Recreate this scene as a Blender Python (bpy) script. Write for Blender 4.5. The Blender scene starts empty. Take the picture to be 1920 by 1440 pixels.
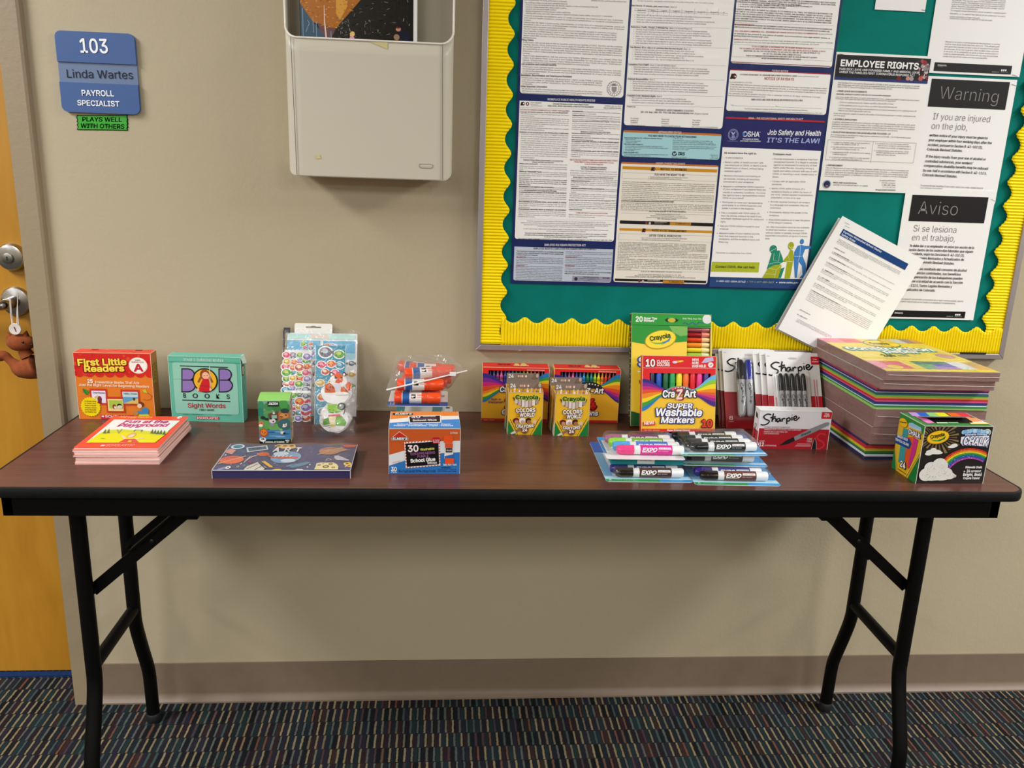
import bpy, math, random
import numpy as np
from mathutils import Matrix, Vector
R = math.radians
random.seed(7); rng = np.random.default_rng(7)
scene = bpy.context.scene
COL = scene.collection

# ------------------------------------------------------------------ camera
FPX = 1549.81
TILT, ROLL, YAW = 0.26073, 0.03615, 0.08184
CAM = np.array([-0.07363, -1.78753, 1.28175])
FW = np.array([math.sin(YAW)*math.cos(TILT), math.cos(YAW)*math.cos(TILT), -math.sin(TILT)])
_r = np.array([math.cos(YAW), -math.sin(YAW), 0.0]); _u = np.cross(_r, FW)
RT = math.cos(ROLL)*_r + math.sin(ROLL)*_u
UP = -math.sin(ROLL)*_r + math.cos(ROLL)*_u
cam_data = bpy.data.cameras.new('camera'); cam = bpy.data.objects.new('camera', cam_data); COL.objects.link(cam)
cam_data.sensor_width = 36.0; cam_data.lens = FPX/1920*36.0; cam_data.clip_start = 0.05
M4 = Matrix.Identity(4)
for i in range(3):
    M4[i][0], M4[i][1], M4[i][2], M4[i][3] = RT[i], UP[i], -FW[i], CAM[i]
cam.matrix_world = M4
scene.camera = cam

# ------------------------------------------------------------------ exposure, world, lamps
vs = scene.view_settings
vs.view_transform = 'Standard'; vs.look = 'None'; vs.gamma = 1.0; vs.use_curve_mapping = False
vs.exposure = 0.34
world = bpy.data.worlds.new('World'); scene.world = world; world.use_nodes = True
world.node_tree.nodes['Background'].inputs[0].default_value = (0.9, 0.86, 0.78, 1)
world.node_tree.nodes['Background'].inputs[1].default_value = 0.05

def troffer(x, y, power, sx=0.6, sy=1.2, z=2.58):
    l = bpy.data.lights.new('ceiling_lamp', 'AREA'); l.shape = 'RECTANGLE'; l.size = sx; l.size_y = sy
    l.energy = power; l.color = (0.975, 0.985, 1.0)
    o = bpy.data.objects.new('ceiling_lamp', l); COL.objects.link(o); o.location = (x, y, z)
    return o
troffer(-2.3, -1.15, 76)
troffer(2.75, -1.15, 84)
for _x in (-3.9, -1.5, 1.7, 4.2):
    troffer(_x, -3.5, 33)
    troffer(_x, -5.9, 33)

# measuring helpers: a photo pixel turned into the point of a plane of the place
def ray(u, v):
    return FW + RT*(u-960)/FPX - UP*(v-720)/FPX
def on_wall(u, v, y=0.0):
    d = ray(u, v); return CAM + d*((y-CAM[1])/d[1])
def on_level(u, v, z):
    d = ray(u, v); return CAM + d*((z-CAM[2])/d[2])

# ------------------------------------------------------------------ materials
def lin(c):
    c /= 255.0
    return c/12.92 if c <= 0.04045 else ((c+0.055)/1.055)**2.4
def hexlin(h):
    h = h.lstrip('#'); return tuple(lin(int(h[i:i+2], 16)) for i in (0, 2, 4)) + (1.0,)
MATS = {}
def mat(h, rough=0.5, metal=0.0, coat=0.0, spec=0.5):
    if not isinstance(h, str): return h
    k = (h, rough, metal, coat, spec)
    if k in MATS: return MATS[k]
    m = bpy.data.materials.new('paint_'+h.lstrip('#')); m.use_nodes = True
    b = m.node_tree.nodes['Principled BSDF']
    b.inputs['Base Color'].default_value = hexlin(h); b.inputs['Roughness'].default_value = rough
    b.inputs['Metallic'].default_value = metal; b.inputs['Coat Weight'].default_value = coat
    b.inputs['Coat Roughness'].default_value = 0.08; b.inputs['Specular IOR Level'].default_value = spec
    MATS[k] = m; return m
class NT:
    def __init__(s, name):
        s.m = bpy.data.materials.new(name); s.m.use_nodes = True
        s.t = s.m.node_tree; s.b = s.t.nodes['Principled BSDF']; s.out = s.t.nodes['Material Output']
    def n(s, typ, **kw):
        q = s.t.nodes.new(typ)
        for k, v in kw.items():
            if k in ('operation', 'data_type', 'noise_dimensions', 'blend_type', 'interpolation', 'wave_type', 'bands_direction', 'feature'): setattr(q, k, v)
            else: q.inputs[k].default_value = v
        return q
    def l(s, a, b): s.t.links.new(a, b)
    def math(s, op, a, b=None, c=None):
        q = s.t.nodes.new('ShaderNodeMath'); q.operation = op
        for i, x in enumerate((a, b, c)):
            if x is None: continue
            if isinstance(x, (int, float)): q.inputs[i].default_value = x
            else: s.l(x, q.inputs[i])
        return q.outputs[0]
    def ramp(s, fac, stops, interp='LINEAR'):
        q = s.t.nodes.new('ShaderNodeValToRGB'); q.color_ramp.interpolation = interp
        e = q.color_ramp.elements
        while len(e) < len(stops): e.new(0.5)
        for el, (p, c) in zip(e, stops): el.position = p; el.color = hexlin(c)
        s.l(fac, q.inputs[0]); return q.outputs[0]
    def obj(s):
        q = s.t.nodes.new('ShaderNodeTexCoord'); return q.outputs['Object']
    def scaled(s, vec, sc):
        q = s.t.nodes.new('ShaderNodeMapping'); q.inputs['Scale'].default_value = sc; s.l(vec, q.inputs[0]); return q.outputs[0]
    def noise(s, vec, scale, detail=3.0, rough=0.55, dist=0.0):
        q = s.n('ShaderNodeTexNoise', Scale=scale, Detail=detail, Roughness=rough, Distortion=dist); s.l(vec, q.inputs['Vector']); return q.outputs[0]
    def bump(s, h, strength, dist):
        q = s.n('ShaderNodeBump', Strength=strength, Distance=dist); s.l(h, q.inputs['Height']); s.l(q.outputs[0], s.b.inputs['Normal'])

def wall_paint(name, a, b):
    t = NT(name); o = t.obj()
    t.l(t.ramp(t.noise(o, 1.3, 3), [(0.3, a), (0.7, b)]), t.b.inputs['Base Color'])
    t.b.inputs['Roughness'].default_value = 0.62
    t.bump(t.math('ADD', t.noise(o, 170, 3), t.noise(o, 60, 2)), 0.22, 0.0016)
    return t.m
M_WALL = wall_paint('wall_paint', '#b2a488', '#b6a98d')
M_CEIL = wall_paint('ceiling_tile', '#d9d5c9', '#dedace')
M_FRAME = wall_paint('frame_paint', '#96866d', '#99896f')
M_FRAME.node_tree.nodes['Principled BSDF'].inputs['Roughness'].default_value = 0.42

def carpet():
    t = NT('carpet'); o = t.obj()
    sep = t.t.nodes.new('ShaderNodeSeparateXYZ'); t.l(o, sep.inputs[0])
    wob = t.noise(o, 120, 2)
    x = t.math('ADD', sep.outputs[0], t.math('MULTIPLY', t.math('SUBTRACT', wob, 0.5), 0.0035))
    rowf = t.math('DIVIDE', sep.outputs[1], 0.047); row = t.math('FLOOR', rowf)
    wn = t.t.nodes.new('ShaderNodeTexWhiteNoise'); wn.noise_dimensions = '1D'; t.l(row, wn.inputs['W'])
    xs = t.math('ADD', x, t.math('MULTIPLY', wn.outputs[0], 0.05))
    colf = t.math('DIVIDE', xs, 0.0082); col = t.math('FLOOR', colf)
    cmb = t.t.nodes.new('ShaderNodeCombineXYZ'); t.l(col, cmb.inputs[0]); t.l(row, cmb.inputs[1])
    w2 = t.t.nodes.new('ShaderNodeTexWhiteNoise'); w2.noise_dimensions = '2D'; t.l(cmb.outputs[0], w2.inputs['Vector'])
    base = t.ramp(w2.outputs[0], [(0, '#23262a'), (0.16, '#28323a'), (0.3, '#30272c'), (0.42, '#2c3f41'), (0.54, '#1f2124'), (0.66, '#3b2b2f'), (0.76, '#323140'), (0.86, '#2b363b'), (0.94, '#46332f')], 'CONSTANT')
    fr = t.math('FRACT', colf)
    even = t.math('LESS_THAN', t.math('MODULO', t.math('ABSOLUTE', col), 2.0), 0.5)
    line = t.math('MULTIPLY', t.math('LESS_THAN', t.math('ABSOLUTE', t.math('SUBTRACT', fr, 0.5)), 0.27), even)
    fy = t.math('FRACT', rowf); line = t.math('MULTIPLY', line, t.math('GREATER_THAN', fy, 0.05))
    w3 = t.t.nodes.new('ShaderNodeTexWhiteNoise'); w3.noise_dimensions = '2D'
    ad = t.t.nodes.new('ShaderNodeVectorMath'); ad.operation = 'ADD'; t.l(cmb.outputs[0], ad.inputs[0]); ad.inputs[1].default_value = (31.7, 11.3, 0); t.l(ad.outputs[0], w3.inputs['Vector'])
    lc = t.ramp(w3.outputs[0], [(0, '#a89873'), (0.26, '#707772'), (0.48, '#8f876f'), (0.64, '#566a68'), (0.76, '#8a5f50'), (0.84, '#b5a37e'), (0.93, '#5f4a56')], 'CONSTANT')
    mx = t.t.nodes.new('ShaderNodeMix'); mx.data_type = 'RGBA'; t.l(line, mx.inputs[0]); t.l(base, mx.inputs[6]); t.l(lc, mx.inputs[7])
    fz = t.noise(o, 900, 2); hz = t.t.nodes.new('ShaderNodeMix'); hz.data_type = 'RGBA'; hz.blend_type = 'MULTIPLY'; hz.inputs[0].default_value = 0.75
    t.l(mx.outputs[2], hz.inputs[6]); t.l(t.ramp(fz, [(0.3, '#707070'), (0.7, '#ffffff')]), hz.inputs[7])
    t.l(hz.outputs[2], t.b.inputs['Base Color']); t.b.inputs['Roughness'].default_value = 0.95; t.b.inputs['Specular IOR Level'].default_value = 0.1
    t.bump(t.math('ADD', fz, t.math('MULTIPLY', line, 0.8)), 0.8, 0.003)
    return t.m
M_CARPET = carpet()

def wood(name, stops, sc, rough, axis_scale, coat=0.0, dist=1.2):
    t = NT(name); o = t.scaled(t.obj(), axis_scale)
    n1 = t.noise(o, sc, 6, 0.6, dist); n2 = t.noise(o, sc*5, 4, 0.6, 0.4)
    f = t.math('ADD', t.math('MULTIPLY', n1, 0.7), t.math('MULTIPLY', n2, 0.3))
    t.l(t.ramp(f, stops), t.b.inputs['Base Color']); t.b.inputs['Roughness'].default_value = rough
    t.b.inputs['Coat Weight'].default_value = coat; t.b.inputs['Coat Roughness'].default_value = 0.25
    t.bump(n2, 0.04, 0.001)
    return t.m
M_TOP = wood('mahogany_laminate', [(0.22, '#391f19'), (0.42, '#543027'), (0.58, '#663c30'), (0.8, '#44271f')], 9, 0.3, (0.55, 14.0, 1.0))
M_DOOR = wood('honey_maple', [(0.2, '#a9741c'), (0.45, '#b67f22'), (0.62, '#bd8728'), (0.85, '#ae791e')], 2.6, 0.4, (3.2, 1.0, 0.55), 0.1, 1.8)

def mottled(name, a, b, scale, rough, spec=0.5):
    t = NT(name); o = t.obj()
    t.l(t.ramp(t.noise(o, scale, 5, 0.6), [(0.3, a), (0.7, b)]), t.b.inputs['Base Color']); t.b.inputs['Roughness'].default_value = rough
    t.bump(t.noise(o, scale*6, 3), 0.15, 0.0012); t.b.inputs['Specular IOR Level'].default_value = spec
    return t.m
M_TEAL = mottled('teal_paper', '#006e64', '#027d72', 9, 0.85, 0.15)
M_YEL = mottled('yellow_corrugated_paper', '#fbdc00', '#ffe308', 20, 0.6, 0.2)
M_PLUSH = mottled('rust_fleece', '#7a3a17', '#93481d', 90, 0.95)
M_BLACK = mottled('black_enamel', '#040404', '#060607', 40, 0.5, 0.16)
M_EDGE = mottled('black_vinyl_edge', '#0c0c0e', '#131416', 60, 0.5, 0.25)
M_STEEL = mat('#b4b2ae', 0.26, 1.0); M_ALU = mat('#b6adaf', 0.38, 0.75)
M_BASE = mottled('taupe_vinyl', '#766554', '#7b6a58', 30, 0.5)

def film(name, tint='#ffffff', gloss=0.10, rough=0.06, haze=0.0, bumps=0.0, graze=0.55):
    """clear plastic film: mostly see-through, with a glossy coat and a little milky haze"""
    m = bpy.data.materials.new(name); m.use_nodes = True; t = m.node_tree
    for q in list(t.nodes):
        if q.type != 'OUTPUT_MATERIAL': t.nodes.remove(q)
    out = t.nodes['Material Output']
    tr = t.nodes.new('ShaderNodeBsdfTransparent'); tr.inputs[0].default_value = hexlin(tint)
    gl = t.nodes.new('ShaderNodeBsdfGlossy'); gl.inputs['Roughness'].default_value = rough
    df = t.nodes.new('ShaderNodeBsdfDiffuse'); df.inputs[0].default_value = hexlin('#f4f2ee')
    fr = t.nodes.new('ShaderNodeLayerWeight'); fr.inputs[0].default_value = 0.5      # facing term: the same from both sides of the film
    pw = t.nodes.new('ShaderNodeMath'); pw.operation = 'POWER'; pw.inputs[1].default_value = 4.5; t.links.new(fr.outputs['Facing'], pw.inputs[0])
    ml = t.nodes.new('ShaderNodeMath'); ml.operation = 'MULTIPLY_ADD'; ml.inputs[1].default_value = graze; ml.inputs[2].default_value = 0.035+gloss; t.links.new(pw.outputs[0], ml.inputs[0]); ml.use_clamp = True
    m1 = t.nodes.new('ShaderNodeMixShader'); m1.inputs[0].default_value = haze; t.links.new(tr.outputs[0], m1.inputs[1]); t.links.new(df.outputs[0], m1.inputs[2])
    m2 = t.nodes.new('ShaderNodeMixShader'); t.links.new(ml.outputs[0], m2.inputs[0]); t.links.new(m1.outputs[0], m2.inputs[1]); t.links.new(gl.outputs[0], m2.inputs[2])
    t.links.new(m2.outputs[0], out.inputs[0])
    if bumps:
        tc = t.nodes.new('ShaderNodeTexCoord'); nz = t.nodes.new('ShaderNodeTexNoise'); nz.inputs['Scale'].default_value = bumps; nz.inputs['Distortion'].default_value = 1.5
        t.links.new(tc.outputs['Object'], nz.inputs['Vector']); bp = t.nodes.new('ShaderNodeBump'); bp.inputs['Strength'].default_value = 0.9; bp.inputs['Distance'].default_value = 0.004
        t.links.new(nz.outputs[0], bp.inputs['Height']); t.links.new(bp.outputs[0], gl.inputs['Normal'])
    return m
M_FILM = film('clear_film', '#fbfbfb', 0.02, 0.1, 0.02, 38)
M_POUCH = film('crinkled_clear_pouch', '#fcfcfc', 0.03, 0.07, 0.03, 60)
M_BLISTER = film('blister_plastic', '#fdfdfd', 0.01, 0.12, 0.03)
M_BAG = film('zip_bag_film', '#f8f4f2', 0.03, 0.1, 0.09, 30)
M_WRAP = film('shrink_wrap', '#fcfafa', 0.005, 0.13, 0.03, 26)
M_LAM = film('laminate_sheet', '#ffffff', -0.027, 0.16, 0.0, 9, 0.3)

# ------------------------------------------------------------------ mesh builder
class MB:
    def __init__(s): s.v = []; s.nv = 0; s.f = []; s.mi = []; s.mats = []
    def slot(s, m):
        m = mat(m)
        if m not in s.mats: s.mats.append(m)
        return s.mats.index(m)
    def add(s, v, f, m):
        v = np.asarray(v, float).reshape(-1, 3); o = s.nv; s.v.append(v); s.nv += len(v); k = s.slot(m)
        s.f.extend([tuple(int(i)+o for i in q) for q in f]); s.mi.extend([k]*len(f)); return s
    def box(s, x0, x1, y0, y1, z0, z1, m):
        v = [(x, y, z) for z in (z0, z1) for y in (y0, y1) for x in (x0, x1)]
        return s.add(v, [(0, 2, 3, 1), (4, 5, 7, 6), (0, 1, 5, 4), (2, 6, 7, 3), (0, 4, 6, 2), (1, 3, 7, 5)], m)
    def prism(s, pts, fn, h0, h1, m, cap=True):
        n = len(pts); v = [fn(p[0], p[1], h0) for p in pts] + [fn(p[0], p[1], h1) for p in pts]
        f = [(i, (i+1) % n, n+(i+1) % n, n+i) for i in range(n)]
        if cap: f += [tuple(range(n-1, -1, -1)), tuple(range(n, 2*n))]
        return s.add(v, f, m)
    def ring(s, c, ax, r, n):
        ax = np.asarray(ax, float); ax /= np.linalg.norm(ax); t = np.array([0, 0, 1.0]) if abs(ax[2]) < 0.9 else np.array([1.0, 0, 0])
        a = np.cross(ax, t); a /= np.linalg.norm(a); b = np.cross(ax, a)
        th = np.linspace(0, 2*math.pi, n, endpoint=False)
        return np.asarray(c, float) + r*(np.cos(th)[:, None]*a + np.sin(th)[:, None]*b)
    def lathe(s, o, ax, prof, m, n=20, caps=True):
        o = np.asarray(o, float); ax = np.asarray(ax, float)/np.linalg.norm(ax); V = []
        for r, t in prof: V.append(s.ring(o+ax*t, ax, max(r, 1e-5), n))
        f = [(j*n+i, j*n+(i+1) % n, (j+1)*n+(i+1) % n, (j+1)*n+i) for j in range(len(prof)-1) for i in range(n)]
        if caps: f += [tuple(range(n-1, -1, -1)), tuple((len(prof)-1)*n+i for i in range(n))]
        return s.add(np.concatenate(V), f, m)
    def path(s, pts, r, m, n=12, flat=None):
        pts = [np.asarray(p, float) for p in pts]; V = []; a0 = None
        for i, p in enumerate(pts):
            d = pts[min(i+1, len(pts)-1)] - pts[max(i-1, 0)]; d /= np.linalg.norm(d)
            if a0 is None:
                t = np.array([0, 0, 1.0]) if abs(d[2]) < 0.9 else np.array([1.0, 0, 0]); a0 = np.cross(d, t)
            a0 = a0 - d*(a0@d); a0 /= np.linalg.norm(a0); b = np.cross(d, a0)
            rr = r[i] if isinstance(r, (list, tuple)) else r
            th = np.linspace(0, 2*math.pi, n, endpoint=False)
            V.append(p + rr*(np.cos(th)[:, None]*a0 + np.sin(th)[:, None]*b*(flat or 1)))
        k = len(pts); f = [(j*n+i, j*n+(i+1) % n, (j+1)*n+(i+1) % n, (j+1)*n+i) for j in range(k-1) for i in range(n)]
        f += [tuple(range(n-1, -1, -1)), tuple((k-1)*n+i for i in range(n))]
        return s.add(np.concatenate(V), f, m)
    def grid(s, fn, nu, nv, m):
        V = [fn(i/nu, j/nv) for j in range(nv+1) for i in range(nu+1)]
        f = [(j*(nu+1)+i, j*(nu+1)+i+1, (j+1)*(nu+1)+i+1, (j+1)*(nu+1)+i) for j in range(nv) for i in range(nu)]
        return s.add(V, f, m)
    def blob(s, c, r, m, n=14, k=9, fn=None):
        V = []; 
        for j in range(k+1):
            ph = math.pi*j/k
            for i in range(n):
                th = 2*math.pi*i/n; d = np.array([math.sin(ph)*math.cos(th), math.sin(ph)*math.sin(th), math.cos(ph)])
                V.append(np.asarray(c)+d*np.asarray(r)*(fn(d) if fn else 1))
        f = [(j*n+i, (j+1)*n+i, (j+1)*n+(i+1) % n, j*n+(i+1) % n) for j in range(k) for i in range(n)]
        return s.add(V, f, m)
    def build(s, name, parent=None, smooth=None, origin=None, bevel=0.0, seg=2):
        me = bpy.data.meshes.new(name); V = np.concatenate(s.v) if s.v else np.zeros((0, 3))
        if origin is not None: V = V - np.asarray(origin, float)
        me.from_pydata(V.tolist(), [], s.f)
        for m in s.mats: me.materials.append(m)
        me.polygons.foreach_set('material_index', s.mi)
        if smooth: me.polygons.foreach_set('use_smooth', [True]*len(s.f)); 
        me.validate(); me.update()
        if smooth: 
            try: me.set_sharp_from_angle(angle=R(smooth if smooth is not True else 40))
            except Exception: pass
        o = bpy.data.objects.new(name, me); COL.objects.link(o)
        if parent is not None: o.parent = parent
        elif origin is not None: o.location = tuple(origin)
        if bevel:
            b = o.modifiers.new('bevel', 'BEVEL'); b.width = bevel; b.segments = seg; b.limit_method = 'ANGLE'; b.angle_limit = R(40)
        return o
def tag(o, label=None, cat=None, group=None, kind=None):
    if label: o['label'] = label
    if cat: o['category'] = cat
    if group: o['group'] = group
    if kind: o['kind'] = kind
    return o
def empty(name, loc, rz=0, rx=0, ry=0):
    o = bpy.data.objects.new(name, None); COL.objects.link(o); o.location = tuple(float(q) for q in loc); o.rotation_euler = (rx, ry, rz); o.empty_display_size = 0.02
    return o
def copy_tree(o, parent=None):
    c = o.copy(); COL.objects.link(c)
    if parent is not None: c.parent = parent
    for ch in list(o.children): copy_tree(ch, c)
    return c

# ------------------------------------------------------------------ lettering: every glyph tessellated once
CHARS = "ABCDEFGHIJKLMNOPQRSTUVWXYZabcdefghijklmnopqrstuvwxyz0123456789.,:;!?'\"()/&-+%$#@*_|•·áéíóúñ§½®"
# weights are struck from the regular glyph: (outline offset, resolution, stroke spread in em, strikes)
STY = {'r': (0.0, 3, 0, 0), 'b': (0.0, 3, 0.016, 6), 'h': (0.0, 3, 0.030, 8), 'o': (0.0, 2, 0.080, 16), 't': (-0.012, 3, 0, 0), 's': (0.0, 1, 0, 0), 'sb': (0.0, 1, 0.02, 2)}
GLY = {}; ADV = {}
def load_glyphs():
    tmp = []; font = None
    try: font = bpy.data.fonts.load(bpy.utils.resource_path('LOCAL')+'/datafiles/fonts/Inter.woff2')   # Blender's own interface font
    except Exception: font = None
    def mk(body, off, res):
        c = bpy.data.curves.new('glyph', 'FONT'); c.body = body; c.size = 1.0
        if font: c.font = font
        c.size = 1.0; c.offset = off; c.resolution_u = res; c.fill_mode = 'FRONT'
        o = bpy.data.objects.new('glyph', c); COL.objects.link(o); tmp.append(o); return o
    obs = {(st, ch): mk(ch, *STY[st][:2]) for st in STY for ch in CHARS}
    hh = mk('HH', 0, 2); adv = {ch: mk('H'+ch+'H', 0, 2) for ch in CHARS+' '}
    dg = bpy.context.evaluated_depsgraph_get(); dg.update()
    def mesh(o):
        e = o.evaluated_get(dg); me = e.to_mesh(); v = np.array([q.co[:2] for q in me.vertices]).reshape(-1, 2)
        f = [tuple(p.vertices) for p in me.polygons]; e.to_mesh_clear(); return v, f
    for k, o in obs.items():
        v, f = mesh(o); sp, ns = STY[k[0]][2:]
        if ns and len(v):
            offs = [(sp*math.cos(2*math.pi*i/ns), sp*math.sin(2*math.pi*i/ns)) for i in range(ns)]
            V = [v+np.array(q) for q in offs]; F = [tuple(i+len(v)*j for i in q) for j in range(ns) for q in f]; v, f = np.concatenate(V), F
        GLY[k] = (v, f, np.repeat(np.arange(max(ns, 1)), len(v)//max(ns, 1)) if len(v) else np.zeros(0))
    w = lambda o: (lambda v: v[:, 0].max()-v[:, 0].min())(mesh(o)[0])
    b = w(hh)
    for ch, o in adv.items(): ADV[ch] = w(o)-b
    for o in tmp:
        c = o.data; bpy.data.objects.remove(o); bpy.data.curves.remove(c)
load_glyphs()
CAP = GLY[('r', 'H')][0][:, 1].max()
def text_width(s): return sum(ADV.get(c, ADV['n']) for c in s)

# ------------------------------------------------------------------ printing on a flat (or bent) face
class Page:
    """Flat printing on a face: u, v are read off the photograph, to_m turns them into metres on the face; layers lie 0.2 mm apart."""
    EPS = 0.00020
    STRIKE = 7e-6; count = 0
    def __init__(s, mb, O, ex, ey, n, w=1, h=1, quad=None, to_m=None, place=None, base=0.00025):
        s.mb = mb; s.O = np.asarray(O, float); s.ex = np.asarray(ex, float); s.ey = np.asarray(ey, float); s.n = np.asarray(n, float)
        s.w, s.h, s.base, s.place = w, h, base, place
        s.x0 = s.y0 = 0.0; s.sc = 1.0; s.rough = 0.45; s.clip = None
        if quad is not None:
            A = []; B = []
            for (u, v), (x, y) in zip(quad, [(0, h), (w, h), (w, 0), (0, 0)]):
                A += [[u, v, 1, 0, 0, 0, -u*x, -v*x], [0, 0, 0, u, v, 1, -u*y, -v*y]]; B += [x, y]
            H = np.linalg.solve(np.array(A, float), np.array(B, float))
            s.to_m = lambda u, v: np.array([(H[0]*u+H[1]*v+H[2])/(H[6]*u+H[7]*v+1), (H[3]*u+H[4]*v+H[5])/(H[6]*u+H[7]*v+1)])
        else: s.to_m = to_m or (lambda u, v: np.array([u, v], float))
    def zoom(s, x0, y0, sc): s.x0, s.y0, s.sc = x0, y0, sc; return s
    def m(s, u, v): return s.to_m(s.x0+u/s.sc, s.y0+v/s.sc)
    def ms(s, u, v): return float(np.linalg.norm(s.m(u, v+1)-s.m(u, v)))
    def put(s, p, f, c, lay, dz=None):
        Page.count += 1
        p = np.asarray(p, float).reshape(-1, 2)
        if s.clip is not None: p = np.clip(p, (0.0, 0.0), s.clip)
        d = np.full(len(p), s.base+lay*s.EPS+(Page.count % 11)*8e-6)   # no two prints share a plane
        if dz is not None: d = d+np.asarray(dz)*s.STRIKE
        if s.place: V = np.array([s.place(x, y, q) for (x, y), q in zip(p, d)])
        else: V = s.O + p[:, :1]*s.ex + p[:, 1:2]*s.ey + d[:, None]*s.n
        s.mb.add(V, f, mat(c, s.rough, spec=0.22)); return s
    def poly(s, pts, c, lay=1):
        p = np.array([s.m(*q) for q in pts]); a = 0.5*np.sum(p[:, 0]*np.roll(p[:, 1], -1)-np.roll(p[:, 0], -1)*p[:, 1])
        if a < 0: p = p[::-1]
        return s.put(p, [tuple(range(len(p)))], c, lay)
    def rectm(s, x0, y0, x1, y1, c, lay=1, r=0.0, k=5, top=True, bot=True):
        x0, x1 = min(x0, x1), max(x0, x1); y0, y1 = min(y0, y1), max(y0, y1); P = []; r = min(r, 0.45*(x1-x0), (0.45 if top and bot else 0.9)*(y1-y0))
        for cx, cy, a, on in ((x1, y0, -90, bot), (x1, y1, 0, top), (x0, y1, 90, top), (x0, y0, 180, bot)):
            if r and on:
                ox, oy = (cx-r if cx == x1 else cx+r), (cy-r if cy == y1 else cy+r)
                P += [(ox+r*math.cos(R(a+90*i/k)), oy+r*math.sin(R(a+90*i/k))) for i in range(k+1)]
            else: P.append((cx, cy))
        return s.put(P, [tuple(range(len(P)))], c, lay)
    def rect(s, u0, v0, u1, v1, c, lay=1, r=0.0, top=True, bot=True):
        a, b = s.m(u0, v0), s.m(u1, v1); return s.rectm(a[0], a[1], b[0], b[1], c, lay, r*s.ms(u0, v0), 5, top, bot)
    def frame(s, u0, v0, u1, v1, t, c, lay=1):
        a, b = s.m(u0, v0), s.m(u1, v1); t = t*s.ms(u0, v0); X0, X1, Y0, Y1 = min(a[0], b[0]), max(a[0], b[0]), min(a[1], b[1]), max(a[1], b[1])
        for q in ((X0, Y0, X1, Y0+t), (X0, Y1-t, X1, Y1), (X0, Y0, X0+t, Y1), (X1-t, Y0, X1, Y1)): s.rectm(*q, c, lay)
        return s
    def ell(s, u, v, ru, rv, c, lay=1, rot=0, n=24, inner=0.0, squash=1.0):
        o = s.m(u, v); k = s.ms(u, v); ku = float(np.linalg.norm(s.m(u+1, v)-o)); a = R(rot); P = []; Q = []
        for i in range(n):
            t = 2*math.pi*i/n; x, y = ru*ku*math.cos(t), rv*k*math.sin(t)
            P.append((o[0]+x*math.cos(a)-y*math.sin(a), o[1]+x*math.sin(a)+y*math.cos(a)))
        if not inner: return s.put(P, [tuple(range(n))], c, lay)
        Q = [(o[0]+(x-o[0])*inner, o[1]+(y-o[1])*inner) for x, y in P]
        return s.put(P+Q, [(i, (i+1) % n, n+(i+1) % n, n+i) for i in range(n)], c, lay)
    def star(s, u, v, r0, r1, n, c, lay=1, rot=0):
        o = s.m(u, v); k = s.ms(u, v); ku = float(np.linalg.norm(s.m(u+1, v)-o))
        P = [(o[0]+(r0 if i % 2 == 0 else r1)*ku*math.cos(R(rot)+math.pi*i/n), o[1]+(r0 if i % 2 == 0 else r1)*k*math.sin(R(rot)+math.pi*i/n)) for i in range(2*n)]
        return s.put(P, [tuple(range(2*n))], c, lay)
    def line(s, pts, wpx, c, lay=1, closed=False, smooth=0):
        if smooth: pts = spline(pts, smooth)
        P = np.array([s.m(*q) for q in pts]); k = s.ms(*pts[0]); n = len(P); V = []
        for i in range(n):
            a, b = P[max(i-1, 0)], P[min(i+1, n-1)]
            if closed: a, b = P[i-1], P[(i+1) % n]
            d = b-a; L = np.linalg.norm(d) or 1; nn = np.array([-d[1], d[0]])/L
            w = wpx[min(i*len(wpx)//n, len(wpx)-1)] if isinstance(wpx, (list, tuple)) else wpx
            V += [P[i]+nn*w*k/2, P[i]-nn*w*k/2]
        f = [(2*i+1, 2*i+3, 2*i+2, 2*i) for i in range(n-1)]
        if closed: f.append((2*n-1, 1, 0, 2*n-2))
        return s.put(V, f, c, lay)
    def text(s, t, u0, v0, u1, v1, hpx, c='#1a1a1a', lay=2, sty='r', shear=0.0, arc=0.0, align='l'):
        p0 = s.m(u0, v0); hm = hpx*s.ms(u0, v0); sy = hm/CAP; nat = text_width(t)
        if u1 is None: 
            d = np.array([1.0, 0]); L = nat*sy*0.98
        else:
            d = s.m(u1, v1 if v1 is not None else v0)-p0
            if v1 is None: d[1] = 0.0
            L = float(np.linalg.norm(d)); d = d/L
        if align == 'c': p0 = p0 - d*L/2
        if align == 'r': p0 = p0 - d*L
        q = np.array([-d[1], d[0]]); sx = L/max(nat, 1e-6); x = 0.0; V = []; F = []; Zs = []; o = 0
        for ch in t:
            g = GLY.get((sty, ch))
            if g is not None and len(g[0]):
                gv = g[0]; X = (x+gv[:, 0])*sx + shear*gv[:, 1]*sy; Y = gv[:, 1]*sy + (arc*hm*(1-((2*X/L-1)**2)) if arc else 0)
                V.append(p0 + X[:, None]*d + Y[:, None]*q); Zs.append(g[2]); F += [tuple(i+o for i in ff) for ff in g[1]]; o += len(gv)
            x += ADV.get(ch, ADV['n'])
        if V: s.put(np.concatenate(V), F, c, lay, np.concatenate(Zs))
        return s
    def para(s, t, u0, v0, u1, vl, n, hpx, c='#2a2a2a', lay=2, sty='s', last=None, align='j'):
        """n lines of body copy from the first baseline v0 to the last baseline vl, set to the column width"""
        words = t.split(); tot = sum(len(w)+1 for w in words); lines = []; cur = []; acc = 0
        for w in words:
            cur.append(w); acc += len(w)+1
            if acc >= tot*(len(lines)+1)/n - 2 and len(lines) < n-1: lines.append(' '.join(cur)); cur = []
        lines.append(' '.join(cur)); P0 = s.m(u0, v0); P1 = s.m(u0, vl); X1 = s.m(u1, v0)[0]; hm = hpx*s.ms(u0, v0)
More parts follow.
